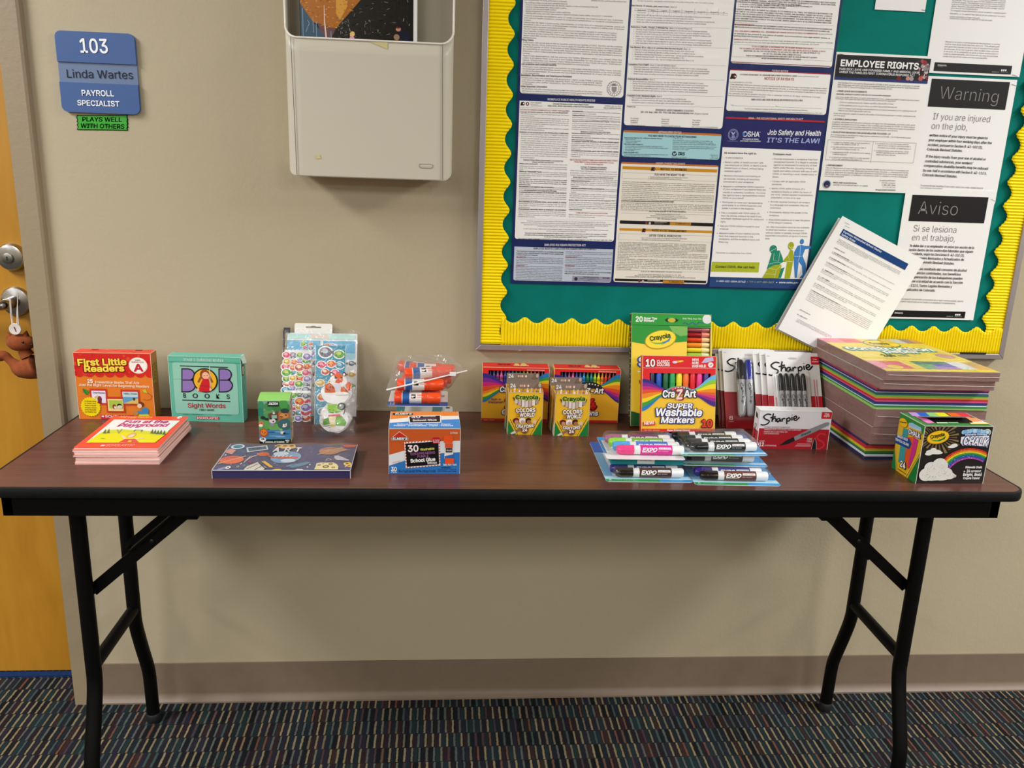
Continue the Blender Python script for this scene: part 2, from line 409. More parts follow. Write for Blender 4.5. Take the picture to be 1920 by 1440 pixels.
        keep = (s.to_m, s.x0, s.y0, s.sc); s.to_m = lambda u, v: np.array([u, v], float); s.x0 = s.y0 = 0; s.sc = 1
        for i, ln in enumerate(lines):
            if not ln: continue
            y = P0[1]+(P1[1]-P0[1])*(i/(n-1) if n > 1 else 0); W = X1-P0[0]
            wid = W
            if i == len(lines)-1 and n > 1: wid = min(W, W*len(ln)/max(len(lines[0]), 1)) if last is None else W*last
            if align == 'rag': wid = W*min(1.0, len(ln)/max(len(q) for q in lines))
            xx = P0[0]+(W-wid)/2 if align == 'c' else P0[0]
            s.text(ln, xx, y, xx+wid, None, hm, c, lay, sty)
        s.to_m, s.x0, s.y0, s.sc = keep; return s
def spline(pts, k):
    P = [np.asarray(p, float) for p in pts]; out = []
    for i in range(len(P)-1):
        a, b, c, d = P[max(i-1, 0)], P[i], P[i+1], P[min(i+2, len(P)-1)]
        for j in range(k):
            t = j/k; out.append(0.5*((2*b)+(c-a)*t+(2*a-5*b+4*c-d)*t*t+(3*b-a-3*c+d)*t**3))
    out.append(P[-1]); return [tuple(q) for q in out]
def wall_page(mb, y): return Page(mb, (0, y, 0), (1, 0, 0), (0, 0, 1), (0, -1, 0), to_m=lambda u, v: on_wall(u, v, y)[[0, 2]])

TZ = 0.737
class Carton:
    """a card box standing or lying on something; local x across the front, y into depth, z up, origin at the middle of the lower front edge"""
    def __init__(s, w, d, h, cols, edge=None, skip=()):
        s.w, s.d, s.h = w, d, h; s.mb = MB(); c = dict(front='#ffffff', back='#dddddd', left='#dddddd', right='#dddddd', top='#dddddd', bottom='#cccccc'); c.update(cols)
        a = w/2; v = [(-a, 0, 0), (a, 0, 0), (a, d, 0), (-a, d, 0), (-a, 0, h), (a, 0, h), (a, d, h), (-a, d, h)]
        for k, f in dict(front=(0, 1, 5, 4), right=(1, 2, 6, 5), back=(2, 3, 7, 6), left=(3, 0, 4, 7), top=(4, 5, 6, 7), bottom=(3, 2, 1, 0)).items():
            if k not in skip: s.mb.add([v[i] for i in f], [(0, 1, 2, 3)], mat(c[k], 0.42))
        if edge:                                                   # worn pale board edges
            e = 0.0005
            for (x0, y0, z0), (x1, y1, z1) in [((-a, 0, 0), (-a, 0, h)), ((a, 0, 0), (a, 0, h)), ((-a, 0, h), (a, 0, h)), ((-a, 0, h), (-a, d, h)), ((a, 0, h), (a, d, h))]:
                s.mb.box(min(x0, x1)-e, max(x0, x1)+e, min(y0, y1)-e, max(y0, y1)+e, min(z0, z1)-e, max(z0, z1)+e, edge)
    def page(s, face, quad=None):
        w, d, h = s.w, s.d, s.h; a = w/2; X, Y, Z = (1, 0, 0), (0, 1, 0), (0, 0, 1)
        g = dict(front=((-a, 0, 0), X, Z, (0, -1, 0), w, h), top=((-a, 0, h), X, Y, Z, w, d), right=((a, 0, 0), Y, Z, X, d, h), left=((-a, d, 0), (0, -1, 0), Z, (-1, 0, 0), d, h))[face]
        p = Page(s.mb, *g[:4], g[4], g[5], quad=quad); p.clip = (g[4], g[5]); return p
    def done(s, name, label, cat, x, y, z=TZ, rz=0.0, lean=0.0, group=None, parent=None):
        o = s.mb.build(name)
        o.location = (x, y, z+s.d*math.sin(lean)); o.rotation_euler = (-lean, 0, rz)
        return tag(o, label, cat, group)
# ================================================================== the setting
XL, XR, YB, ZC = -5.2, 5.2, -7.2, 2.62
DX0, DX1, DH = -1.90, -0.9435, 2.08          # door opening
def struct(name, mb, **k):
    o = mb.build(name, **k); o['kind'] = 'structure'; return o
m = MB(); m.box(XL, XR, YB, 0.30, -0.05, 0.0, M_CARPET); struct('floor', m)
m = MB(); m.box(XL, XR, YB, 0.0, ZC, ZC+0.05, M_CEIL); struct('ceiling', m)
m = MB()
m.box(DX1, XR, 0.0, 0.14, 0.0, ZC, M_WALL); m.box(XL, DX0, 0.0, 0.14, 0.0, ZC, M_WALL); m.box(DX0, DX1, 0.0, 0.14, DH, ZC, M_WALL)
struct('wall_back', m)
m = MB(); m.box(XL, XR, YB-0.1, YB, 0.0, ZC, M_WALL); struct('wall_front', m)
m = MB(); m.box(XL-0.1, XL, YB, 0.14, 0.0, ZC, M_WALL); struct('wall_left', m)
m = MB(); m.box(XR, XR+0.1, YB, 0.14, 0.0, ZC, M_WALL); struct('wall_right', m)

# vinyl cove base: flat face that flares into a toe at the carpet
m = MB(); prof = [(0.0, 0.1016), (-0.0032, 0.1012), (-0.0036, 0.098), (-0.0036, 0.022), (-0.0052, 0.015), (-0.0105, 0.008), (-0.016, 0.0035), (-0.0165, 0.0), (0.0, 0.0)]
m.prism(prof, lambda y, z, h: (h, y, z), -0.897, XR, M_BASE); struct('baseboard_back', m, smooth=30)

# hollow-metal door frame with its return towards the wall
m = MB(); pr = [(DX1, 0.105), (DX1, -0.0145), (-0.9035, -0.0145), (-0.8985, -0.012), (-0.8965, -0.002), (-0.8965, 0.0), (-0.92, 0.0), (-0.92, 0.105)]
m.prism(pr, lambda x, y, h: (x, y, h), 0.0, DH+0.045, M_FRAME)
m.prism([(DX0-(x-DX1), y) for x, y in pr[::-1]], lambda x, y, h: (x, y, h), 0.0, DH+0.045, M_FRAME)
m.box(DX0, DX1, -0.0145, 0.105, DH, DH+0.045, M_FRAME); struct('trim_1', m)

m = MB(); m.box(DX0+0.004, DX1-0.003, 0.118, 0.162, 0.006, DH-0.004, M_DOOR); door = struct('door_1', m)
tag(door, 'honey maple wood door at the end of the table')
yd = 0.118; c = on_wall(24, 567, 0.10); C0 = (c[0], yd, c[2])
m = MB(); m.lathe(C0, (0, -1, 0), [(0.033, 0), (0.033, 0.004), (0.030, 0.009), (0.022, 0.011), (0.013, 0.0125), (0.0125, 0.045)], M_STEEL, 32)
m.path(spline([(c[0], yd-0.045, c[2]), (c[0]-0.004, yd-0.058, c[2]), (c[0]-0.03, yd-0.062, c[2]-0.001), (c[0]-0.07, yd-0.06, c[2]-0.001), (c[0]-0.115, yd-0.052, c[2]-0.001)], 6), 0.0115, M_STEEL, 16)
m.build('lever_handle', door, smooth=40)
d = on_wall(17, 483, 0.10); D0 = (d[0], yd, d[2])
m = MB(); m.lathe(D0, (0, -1, 0), [(0.030, 0), (0.030, 0.010), (0.027, 0.016), (0.020, 0.018)], M_STEEL, 32)
m.lathe((d[0]-0.002, yd-0.018, d[2]-0.002), (0, -1, 0), [(0.0115, 0), (0.0115, 0.004), (0.009, 0.005)], mat('#8d8a84', 0.35, 1.0), 24)
m.box(d[0]-0.0035, d[0]-0.001, yd-0.0236, yd-0.0228, d[2]-0.006, d[2]+0.003, '#191512'); m.build('deadbolt', door, smooth=40)
m = MB(); m.box(DX0, DX1, 0.098, 0.117, 0.0, 0.004, mottled('blue_yarn', '#14274c', '#1d3866', 200, 0.95, 0.1)); struct('trim_2', m)

# rust coloured stuffed animal on a string, hung from the lever
s0 = on_wall(29, 612, 0.045)
pl = empty('plush_ornament', (s0[0], 0.045, s0[2]-0.11)); tag(pl, 'rust brown stuffed animal with a curled tail hanging by a string from the door lever', 'ornament')
oz = np.array([s0[0], 0.045, s0[2]-0.11])
def W3(u, v, y=0.045): return on_wall(u, v, y)
m = MB()
b0, b1, b2, b3, b4 = W3(60, 688), W3(40, 690), W3(22, 678), W3(8, 667), W3(-6, 670)
m.path(spline([W3(74, 684), W3(64, 688), b1, b2, b3, b4], 6), [0.010, 0.020, 0.0245, 0.027, 0.0275, 0.027, 0.026, 0.0255, 0.025, 0.024, 0.023, 0.022, 0.021, 0.019, 0.017, 0.0145, 0.012, 0.0105, 0.0095, 0.009, 0.009, 0.009, 0.0095, 0.010, 0.0105, 0.011, 0.0115, 0.0115, 0.011, 0.010, 0.006][:31], M_PLUSH, 14)
hc = W3(36, 642, 0.040)
m.blob(hc, (0.026, 0.018, 0.019), M_PLUSH, 18, 12, lambda d: 1+0.35*max(0, d[0])**3)
m.path([W3(44, 655), W3(52, 668)], [0.012, 0.015], M_PLUSH, 12)
for (u, v, e) in ((20, 632, 0.009), (47, 629, 0.008)):
    p = W3(u, v, 0.04); m.lathe(p+np.array([0, 0, -0.006]), (0.25 if u > 40 else -0.35, 0, 1), [(e, 0), (e*0.8, 0.008), (0.001, 0.017)], M_PLUSH, 10)
body = m.build('body', pl, smooth=60, origin=oz)
m = MB(); p = W3(43, 642, 0.0215); m.blob(p, (0.0025, 0.002, 0.0025), mat('#120d0a', 0.2)); p = W3(60, 646, 0.030); m.blob(p, (0.003, 0.003, 0.002), mat('#1a100b', 0.5)); m.build('face', pl, smooth=60, origin=oz)
m = MB(); q = W3(29, 617, 0.03); m.lathe(q, (0.1, -1, 0.1), [(0.0115, 0), (0.0125, 0.0015), (0.0115, 0.003), (0.004, 0.0022)], mat('#d9cfc8', 0.35), 24); m.build('button', pl, smooth=40, origin=oz)
m = MB(); st = mat('#d8c9c2', 0.8)
for (a, b) in (((34, 555), (32, 612)), ((20, 560), (25, 612)), ((33, 548), (35, 610)), ((18, 556), (23, 610))):
    m.path([W3(a[0], a[1], 0.05), W3((a[0]+b[0])/2-1, (a[1]+b[1])/2, 0.045), W3(*b, 0.032)], 0.0009, st, 6)
m.path([W3(26, 613, 0.027), W3(30, 622, 0.027)], 0.0009, mat('#8d3a45', 0.8), 6)
m.build('string', pl, origin=oz)

# ================================================================== on the wall, left
ys = -0.0085
m = MB(); zt, zb, xl, xr = 1.4995, 1.3495, -0.8400, -0.6905
def rr(x0, z0, x1, z1, r, k=6, c=(1, 1, 1, 1)):
    P = []
    for (cx, cz, a, on) in ((x1, z0, -90, c[0]), (x1, z1, 0, c[1]), (x0, z1, 90, c[2]), (x0, z0, 180, c[3])):
        if on:
            ox, oz_ = (cx-r if cx == x1 else cx+r), (cz-r if cz == z1 else cz+r); P += [(ox+r*math.cos(R(a+90*i/k)), oz_+r*math.sin(R(a+90*i/k))) for i in range(k+1)]
        else: P.append((cx, cz))
    return P
XZ = lambda x, z, h: (x, h, z)
BLUE = mat('#3a5b94', 0.45)
sg = empty('door_sign', (xl+0.075, 0, zb)); tag(sg, 'square blue room sign with a grey name strip between door and folder', 'sign'); so = (xl+0.075, 0, zb)
za, zb2 = on_wall(180, 118, ys)[2], on_wall(180, 156, ys)[2]
pg = lambda mb, y: wall_page(mb, y).zoom(0, 0, 4.8)
m = MB(); m.prism(rr(xl, za, xr, zt, 0.012, c=(0, 1, 1, 0)), XZ, 0.0, -0.0075, BLUE); q = pg(m, -0.0076); q.text('103', 715, 471, 985, 478, 122, '#f4f6fa', 3, 'b'); m.build('number_plate', sg, origin=so)
m = MB(); m.prism(rr(xl, zb2-0.001, xr, za+0.001, 0.001), XZ, 0.0, -0.0045, mat('#66799a', 0.4)); q = pg(m, -0.0046); q.text('Linda Wartes', 598, 699, 1205, 712, 74, '#1a2030', 3, 'r'); m.build('name_strip', sg, origin=so)
m = MB(); m.prism(rr(xl, zb, xr, zb2, 0.012, c=(1, 0, 0, 1)), XZ, 0.0, -0.0075, BLUE); q = pg(m, -0.0076); q.text('PAYROLL', 735, 860, 1030, 867, 50, '#f4f6fa', 3, 'b'); q.text('SPECIALIST', 698, 947, 1080, 959, 46, '#f4f6fa', 3, 'b'); m.build('title_plate', sg, origin=so)
m = MB(); q = pg(m, -0.0012); L, Rr = [(690, 1035), (688, 1062), (697, 1078), (690, 1092), (699, 1108), (691, 1124), (700, 1140), (692, 1168)], [(1152, 1175), (1146, 1158), (1155, 1142), (1147, 1126), (1155, 1110), (1147, 1092), (1154, 1075), (1146, 1058), (1150, 1035)]
m.prism([tuple(on_wall(a/4.8, b/4.8, -0.0012)[[0, 2]]) for a, b in L+Rr], XZ, -0.0001, -0.0012, mat('#36a52c', 0.35)); q.text('PLAYS WELL', 737, 1091, 1098, 1096, 38, '#116b4a', 2, 'b', 0.15); q.text('WITH OTHERS', 726, 1149, 1120, 1158, 38, '#116b4a', 2, 'b', 0.15)
tag(m.build('tape_label', origin=(-0.765, 0, 1.332)), 'green embossed tape label with zigzag ends under the blue sign', 'label')

# wall file pocket
fx0, fx1, fy, fzb, fzt, fup = -0.3925, -0.0695, -0.078, 1.2445, 1.4985, 1.70
GREY = mat('#c9c1af', 0.42); RIM = mat('#e6e1d3', 0.35)
fo = ((fx0+fx1)/2, 0, fzb); fd = empty('wall_file', fo); tag(fd, 'pale grey plastic wall file pocket hung between the blue sign and the bulletin board', 'wall file')
rc = 0.030; path_ = [(fx0, 0.0), (fx0, -0.02), (fx0, fy+rc)] + [(fx0+rc-rc*math.cos(R(a)), fy+rc-rc*math.sin(R(a))) for a in range(15, 91, 15)]
path_ = path_ + [(x, fy) for x in np.linspace(fx0+rc+0.004, fx1-rc-0.004, 13)] + [(2*fo[0]-x, y) for x, y in path_[::-1]]
def ztop(x):
    e = min(x-fx0, fx1-x); w = 0.026
    if e >= w: return fzt
    t = 1-e/w; return min(fup, fzt+0.030*(1-math.sqrt(max(0.0, 1-t*t))) if t < 0.985 else fup)
def zlow(x):
    e = min(x-fx0, fx1-x); r = 0.016
    return fzb if e >= r else fzb+r-math.sqrt(max(0, r*r-(r-e)**2))
n = len(path_)
# refine: dense samples through the corner for a smooth notch
dense = []
for i in range(n-1):
    for k in range(6): dense.append(tuple(np.array(path_[i])*(1-k/6)+np.array(path_[i+1])*k/6))
dense.append(path_[-1])
V = []; nz = 10
for (x, y) in dense:
    for j in range(nz+1): V.append((x, y, zlow(x)+(ztop(x)-zlow(x))*j/nz))
nd = len(dense)
F = [(i*(nz+1)+j, (i+1)*(nz+1)+j, (i+1)*(nz+1)+j+1, i*(nz+1)+j+1) for i in range(nd-1) for j in range(nz)]
m.add(V, F+[tuple(i*(nz+1) for i in range(nd))], GREY)
sh = m.build('pocket_front', fd, smooth=50, origin=fo)
md = sh.modifiers.new('thickness', 'SOLIDIFY'); md.thickness = 0.0025; md.offset = -1
m = MB(); m.path([(x, y, ztop(x)) for x, y in dense], 0.0021, RIM, 8); m.build('rim', fd, smooth=50, origin=fo)
m = MB(); m.box(fx0+0.001, fx1-0.001, -0.004, -0.0005, fzb+0.002, fup+0.02, mat('#b9b1a1', 0.45)); m.build('back_plate', fd, origin=fo)
SE = mat('#6f685b', 0.6)
for (a, b) in (((545, 72), (557, 328)), ((830, 82), (830, 334))):
    m = MB(); p, r_ = on_wall(*a, fy), on_wall(*b, fy); m.path([(p[0], fy-0.0004, fzt), (r_[0], fy-0.0004, fzb+0.001)], 0.0007, SE, 6); m.build('panel_seam', fd, origin=fo)
m = MB(); q = wall_page(m, fy-0.0003).zoom(500, 0, 4)
q.line([(1160, 1227), (1230, 1229), (1246, 1236), (1246, 1254), (1232, 1263), (1160, 1260), (1146, 1252), (1146, 1235)], 5, '#8f8776', 1, closed=True); q.line([(1158, 1225), (1230, 1226), (1248, 1234)], 3, '#efeade', 2)
q.text('rubbermaid', 1158, 1251, 1234, 1253, 11, '#d8d1c1', 2, 'b'); m.build('badge', fd, origin=fo)
for P in ([(760, 306), (908, 316), (906, 370), (860, 350), (800, 325)], [(366, 1160), (400, 1158), (408, 1190), (370, 1192)]):
    m = MB(); wall_page(m, fy-0.0003).zoom(500, 0, 4).poly(P, mat('#cfc08a', 0.4), 1); m.build('tape_scrap', fd, origin=fo)

# booklet in the pocket: aspens in autumn beside a dark spruce wood, two people small at the bottom
yb = -0.046; m = MB(); A, B = on_wall(563, 0, yb), on_wall(782, 78, yb); X0 = A[0]-0.002; X1 = B[0]
m.box(X0, X1, yb, yb+0.006, 1.30, 1.69, mat('#e9e7e4', 0.4)); q = wall_page(m, yb).zoom(550, 0, 8); q.rough = 0.25
xe = on_wall(775, 40, yb)[0]; q.rectm(X0, 1.31, xe, 1.69, '#1c1813', 1)
q.poly([(100, -500), (1300, -500), (1010, 0), (640, 425), (560, 415), (300, 335), (100, 50)], '#b06a1e', 2)
q.poly([(105, 50), (200, 190), (300, 340), (430, 480), (500, 560), (470, 600), (118, 600)], '#3d566b', 3)
q.poly([(360, 340), (560, 415), (640, 430), (580, 560), (490, 570), (400, 460)], '#6c4a4c', 3)
q.poly([(640, -300), (860, -300), (800, 120), (700, 300), (640, 200)], '#d79c3b', 3)
for _ in range(330):
    u, v = rng.uniform(100, 1000), rng.uniform(-420, 430)
    if v > 60 and (u-100)*0.95 < (v-60)*0.9: continue
    if (u-640)/370.0 > (430-v)/430.0: continue
    a = rng.uniform(-0.5, 0.5); L = rng.uniform(14, 34); cc = ['#c9822a', '#e0a13c', '#a35a18', '#f0bf5b', '#8c4a14'][rng.integers(5)]
    q.line([(u, v), (u+L*math.cos(a), v+L*math.sin(a))], rng.uniform(5, 11), cc, 4)
for _ in range(260):
    u, v = rng.uniform(660, 1780), rng.uniform(-420, 600)
    if (u-640)/370.0 < (430-v)/430.0+0.15: continue
    L = rng.uniform(14, 60); pale = rng.random() < 0.22; cc = ['#8c9288', '#b8b3a4'][rng.integers(2)] if pale else ['#2e2b24', '#3a3a2c', '#0c0b09', '#2c2018', '#3d2d22'][rng.integers(5)]
    up = u > 1500 or rng.random() < 0.3; a = rng.uniform(1.3, 1.8) if up else rng.uniform(-0.5, 0.3)
    q.line([(u, v), (u+L*math.cos(a), v+L*math.sin(a))], rng.uniform(3, 7) if pale else rng.uniform(4, 12), cc, 4)
for pts in ([(140, 120), (150, 560)], [(295, 260), (305, 490)], [(345, 320), (352, 550)], [(190, 480), (240, 350), (215, 300)], [(565, 470), (570, 570)]): q.line(pts, 9, '#8ea7b8', 5)
q.line([(462, 80), (470, 330), (495, 570)], [9, 18, 26], '#e7cdbb', 5)
for _ in range(40):
    u, v = rng.uniform(670, 850), rng.uniform(250, 480); q.line([(u, v), (u+rng.uniform(-20, 20), v+rng.uniform(8, 26))], 7, ['#6f7d6c', '#8d9686', '#454c40'][rng.integers(3)], 5)
q.ell(882, 575, 36, 30, '#e59bb6', 6); q.ell(892, 512, 30, 38, '#e7c896', 6); q.poly([(850, 500), (880, 470), (915, 480), (920, 505), (885, 500), (878, 545), (850, 545)], '#f0c46c', 7)
q.poly([(1590, 610), (1590, 460), (1650, 440), (1720, 480), (1760, 560), (1770, 620)], '#161a2c', 6); q.ell(1575, 440, 38, 34, '#c98a72', 6); q.poly([(1535, 425), (1555, 400), (1600, 412), (1590, 430)], '#5a2a1e', 7); q.ell(1550, 560, 44, 46, '#9c7a5e', 6)
tag(m.build('booklet', origin=((X0+X1)/2, yb, 1.30)), 'booklet with an autumn forest cover photo standing in the grey wall file', 'booklet')

# ================================================================== folding table
tx0, tx1, ty0, ty1 = -0.8448, 0.9825, -0.4590, -0.0025
to = ((tx0+tx1)/2, (ty0+ty1)/2, 0.0); tab = empty('folding_table', to); tag(tab, 'long narrow folding table with dark wood laminate top and black metal legs', 'table')
m = MB(); m.prism(rr(tx0, ty0, tx1, ty1, 0.030, 8), lambda x, y, h: (x, y, h), 0.7205, TZ, M_TOP); m.build('tabletop', tab, origin=to)
m = MB(); P = rr(tx0, ty0, tx1, ty1, 0.030, 8); np_ = len(P)
# moulded edge band running round the top
rows = [(0.0006, 0.7374), (0.0030, 0.7366), (0.0042, 0.7325), (0.0042, 0.7235), (0.0028, 0.7190), (-0.004, 0.7185)]
cx, cy = to[0], to[1]; V = []
for off, z in rows:
    for (x, y) in rr(tx0-off, ty0-off, tx1+off, ty1, 0.030+off, 8): V.append((x, y, z))
V += [(x, y, 0.7374) for x, y in rr(tx0+0.0012, ty0+0.0012, tx1-0.0012, ty1-0.0012, 0.029, 8)]
k = len(rows); F = [(j*np_+i, j*np_+(i+1) % np_, (j+1)*np_+(i+1) % np_, (j+1)*np_+i) for j in range(k-1) for i in range(np_)] + [(k*np_+i, k*np_+(i+1) % np_, (i+1) % np_, i) for i in range(np_)]
m.add(V, [f[::-1] for f in F], M_EDGE); m.build('edge_band', tab, smooth=50, origin=to)
m = MB(); a0, a1, b0_, b1_, z0, z1 = -0.8145, 0.9475, -0.443, -0.018, 0.6785, 0.7205
for bx in ((a0, a1, b0_, b0_+0.018), (a0, a1, b1_-0.018, b1_), (a0, a0+0.018, b0_, b1_), (a1-0.018, a1, b0_, b1_)): m.box(*bx, z0, z1, M_BLACK)
m.build('apron', tab, origin=to, bevel=0.0012)
for side, lx in ((-1, -0.741), (1, 0.8751)):
    cyy = -0.2367
    for s in (-1, 1):
        yy = lambda e: cyy+s*e
        # upper shank leans a hair, then the wishbone foot kicks out
        pts = spline([(lx, yy(0.1045), 0.715), (lx, yy(0.1052), 0.55), (lx, yy(0.1055), 0.34), (lx, yy(0.1075), 0.285), (lx, yy(0.125), 0.225), (lx, yy(0.148), 0.160), (lx, yy(0.157), 0.125), (lx, yy(0.1595), 0.07), (lx, yy(0.161), 0.012)], 5)
        m = MB(); m.path(pts, 0.0142, M_BLACK, 18); lg = m.build('leg', tab, smooth=40, origin=to)
        m = MB(); m.lathe((lx, yy(0.161), 0.0), (0, 0, 1), [(0.0145, 0), (0.0158, 0.002), (0.0158, 0.020), (0.0145, 0.022)], mat('#17171a', 0.6), 18); m.build('foot_cap', lg, smooth=40, origin=to)
    m = MB(); m.path([(lx, cyy-0.105, 0.322), (lx, cyy+0.105, 0.322)], 0.0125, M_BLACK, 14); m.build('crossbar', tab, smooth=40, origin=to)
    xi = lx - side*0.195
    for s in (-1, 1):
        y = cyy+s*0.0885; hw = 0.0115; m = MB()
        p0, p1 = np.array((lx-side*0.006, y, 0.474)), np.array((xi, y, 0.640)); dd = (p1-p0)/np.linalg.norm(p1-p0); nn = np.array((-dd[2], 0, dd[0]))
        Q = [p0+nn*hw, p0-nn*hw, p1-nn*hw, p1+nn*hw]; m.prism([(q_[0], q_[2]) for q_ in Q], lambda x, z, h: (x, h, z), y-0.0028, y+0.0028, M_BLACK)
        mid = p0+(p1-p0)*0.62; m.lathe(mid+np.array((0, s*-0.0, 0)), (0, -1, 0), [(0.004, -0.006), (0.004, 0.0045), (0.002, 0.0055)], mat('#2b2b2d', 0.35, 0.6), 10)
        m.lathe(p0+dd*0.006, (0, 1, 0), [(0.006, -0.016), (0.006, 0.016)], M_BLACK, 10)
        # lock channel on the upper half
        a, b = p0+(p1-p0)*0.45, p1; Q = [a+nn*(hw+0.003), a+nn*(hw-0.001), b+nn*(hw-0.001), b+nn*(hw+0.003)]
        m.prism([(q_[0], q_[2]) for q_ in Q], lambda x, z, h: (x, h, z), y-0.010, y+0.010, M_BLACK)
        m.build('brace', tab, smooth=30, origin=to)
    m = MB(); m.box(xi-0.02, xi+0.02, cyy-0.11, cyy+0.11, 0.628, 0.652, M_BLACK); m.box(xi-0.025, xi+0.025, cyy-0.11, cyy-0.07, 0.652, 0.7205, M_BLACK); m.box(xi-0.025, xi+0.025, cyy+0.07, cyy+0.11, 0.652, 0.7205, M_BLACK); m.build('brace_bracket', tab, origin=to, bevel=0.002)
# ================================================================== bulletin board
bx0, bx1, bz0, bz1 = -0.0135, 1.2045, 0.8845, 1.80
bo = ((bx0+bx1)/2, 0, bz0); bb = empty('bulletin_board', bo); tag(bb, 'bulletin board with aluminium frame, teal backing and yellow scalloped border', 'bulletin board')
m = MB(); m.box(bx0+0.004, bx1-0.004, -0.010, -0.001, bz0+0.004, bz1-0.004, M_TEAL); m.build('teal_backing', bb, origin=bo)
fw, fd_ = 0.0125, 0.0205
for (a, b, c, d) in ((bx0, bx0+fw, bz0, bz1), (bx1-fw, bx1, bz0, bz1)):
    m = MB(); m.prism([(a, c if a == bx0 else c), (b, c+fw) if a == bx0 else (a, c+fw), (b, d), (a, d)] if a == bx0 else [(b, c), (b, d), (a, d), (a, c+fw)], XZ, -0.0005, -fd_, M_ALU); m.build('frame_rail', bb, origin=bo, bevel=0.0012)
m = MB(); m.prism([(bx0, bz0), (bx1, bz0), (bx1-fw, bz0+fw), (bx0+fw, bz0+fw)], XZ, -0.0005, -fd_, M_ALU); m.build('frame_rail', bb, origin=bo, bevel=0.0012)
m = MB(); m.box(bx0, bx1, -fd_, -0.0005, bz1-fw, bz1, M_ALU); m.build('frame_rail', bb, origin=bo, bevel=0.0012)
p = on_wall(974, 656, -fd_); m = MB(); m.lathe((p[0], -fd_, p[2]-0.0005), (0, -0.6, -1), [(0.003, 0), (0.004, 0.0015), (0.0025, 0.003)], mat('#b9aea6', 0.4, 0.6), 12); m.build('screw', bb, smooth=40, origin=bo)
p, r_ = on_wall(1801, 661, -fd_), on_wall(1848, 664, -fd_); m = MB(); m.box(p[0], r_[0], -fd_-0.0008, -fd_+0.002, p[2]-0.0035, p[2]+0.0005, '#17130f'); m.build('maker_strip', bb, origin=bo)

def border(fn, L, wave, width, amp, name):
    """corrugated strip: ribs across it, one edge cut in scallops; fn(t along, s across, depth) -> point"""
    rib = 0.0066; n = int(L/rib*6); rows = 7; V = []
    for i in range(n+1):
        t = L*i/n; dep = 0.0013*math.sin(2*math.pi*t/rib)+0.0004*math.sin(t*37)+0.0006*math.sin(t*11.3)
        w = width+amp*(math.cos(2*math.pi*t/wave)+0.12*math.cos(4*math.pi*t/wave))
        for j in range(rows+1): V.append(fn(t, w*j/rows, dep))
    F = [(i*(rows+1)+j, (i+1)*(rows+1)+j, (i+1)*(rows+1)+j+1, i*(rows+1)+j+1) for i in range(n) for j in range(rows)]
    mb = MB(); mb.add(V, F, M_YEL); o = mb.build(name, bb, smooth=80, origin=bo)
    s = o.modifiers.new('thickness', 'SOLIDIFY'); s.thickness = 0.0006; return o
yb_ = -0.0172
border(lambda t, s, d: (bx0+0.0085+s-0.004*t, yb_+d, 0.8985+t), 0.89, 0.0575, 0.0515, 0.0068, 'scalloped_border')
border(lambda t, s, d: (0.043+t, yb_-0.0012+d, 0.8965+s), 1.151, 0.0517, 0.0555, 0.0062, 'scalloped_border')
border(lambda t, s, d: (bx1-0.0085-s, yb_+d, 0.930+t), 0.865, 0.0500, 0.0500, 0.0068, 'scalloped_border')

# ------------------------------------------------------------------ large laminated labour-law poster
yp = -0.0125; NAVY, WHT, INK, GRY, RED = '#121c4c', '#f8f5f1', '#23211f', '#4b4845', '#b3262b'
px0, px1, pz0, pz1 = 0.0610, 0.7185, 1.0320, 1.66
po_ = empty('law_poster', ((px0+px1)/2, yp, pz0)); po = tuple(po_.location); tag(po_, 'large laminated navy poster crowded with panels of employment law text', 'poster')
m = MB(); m.box(px0, px1, yp, yp+0.0012, pz0, pz1, mat('#16265f', 0.4, spec=0.2)); g = wall_page(m, yp)
COLS = ((0.0665, 0.2800), (0.2848, 0.4940), (0.4985, 0.7135))
def pan(u0, v0, u1, v1, c=WHT, r=6, top=True, bot=True, lay=1):
    x0, x1 = COLS[0 if u0 < 1100 else 1 if u0 < 1300 else 2]
    g.zoom(0, 0, 1).rectm(x0, on_wall(u1, v1, yp)[2], x1, on_wall(u0, v0, yp)[2], c, lay, r*0.0011, 5, top, bot)
# family leave
pan(976, -60, 1168.3, 183.5)
g.zoom(940, 0, 6); L0 = 15
g.text('and the premiums for work performed in Colorado.', 258, 5, 742, 26, L0, GRY, 2, 's'); g.text('employees who have a qualifying condition and are covered', 1010, 12, 1405, 28, L0, GRY, 2, 's')
for (u, v, u1, v1, s) in ((262, 36, 745, 52, 'The qualifying conditions for paid family and medical leave are:'), (272, 60, 1090, 88, 'Caring for a new child during the first year after the birth, adoption, or foster care placement of that child.'), (272, 84, 735, 102, 'Caring for a family member with a serious health condition.'), (272, 108, 622, 120, 'Caring for your own serious health condition.'), (272, 132, 780, 150, "Making arrangements for a family member's military deployment."), (272, 156, 1250, 192, 'Obtaining safe housing, care, and/or legal assistance in response to domestic violence, stalking, sexual assault, or sexual abuse.')):
    g.text(s, u, v, u1, v1, L0, GRY, 2, 's')
g.para("Covered employees are entitled to up to 12 weeks of paid family and medical leave per year. Individuals with serious health conditions caused by pregnancy complications or childbirth complications are entitled to up to 4 more weeks of paid family and medical leave per year for a total of 16 weeks.", 256, 182, 1372, 232, 3, L0, GRY, last=0.07)
g.para("Leave may be taken continuously, intermittently, or in the form of a reduced schedule. Leave will be paid at a rate of up to 90% of the employee's average weekly wage, based on a sliding scale. Employees may estimate their benefits by using the benefits calculator available at famli.colorado.gov.", 252, 256, 1388, 306, 3, L0, GRY, last=0.42)
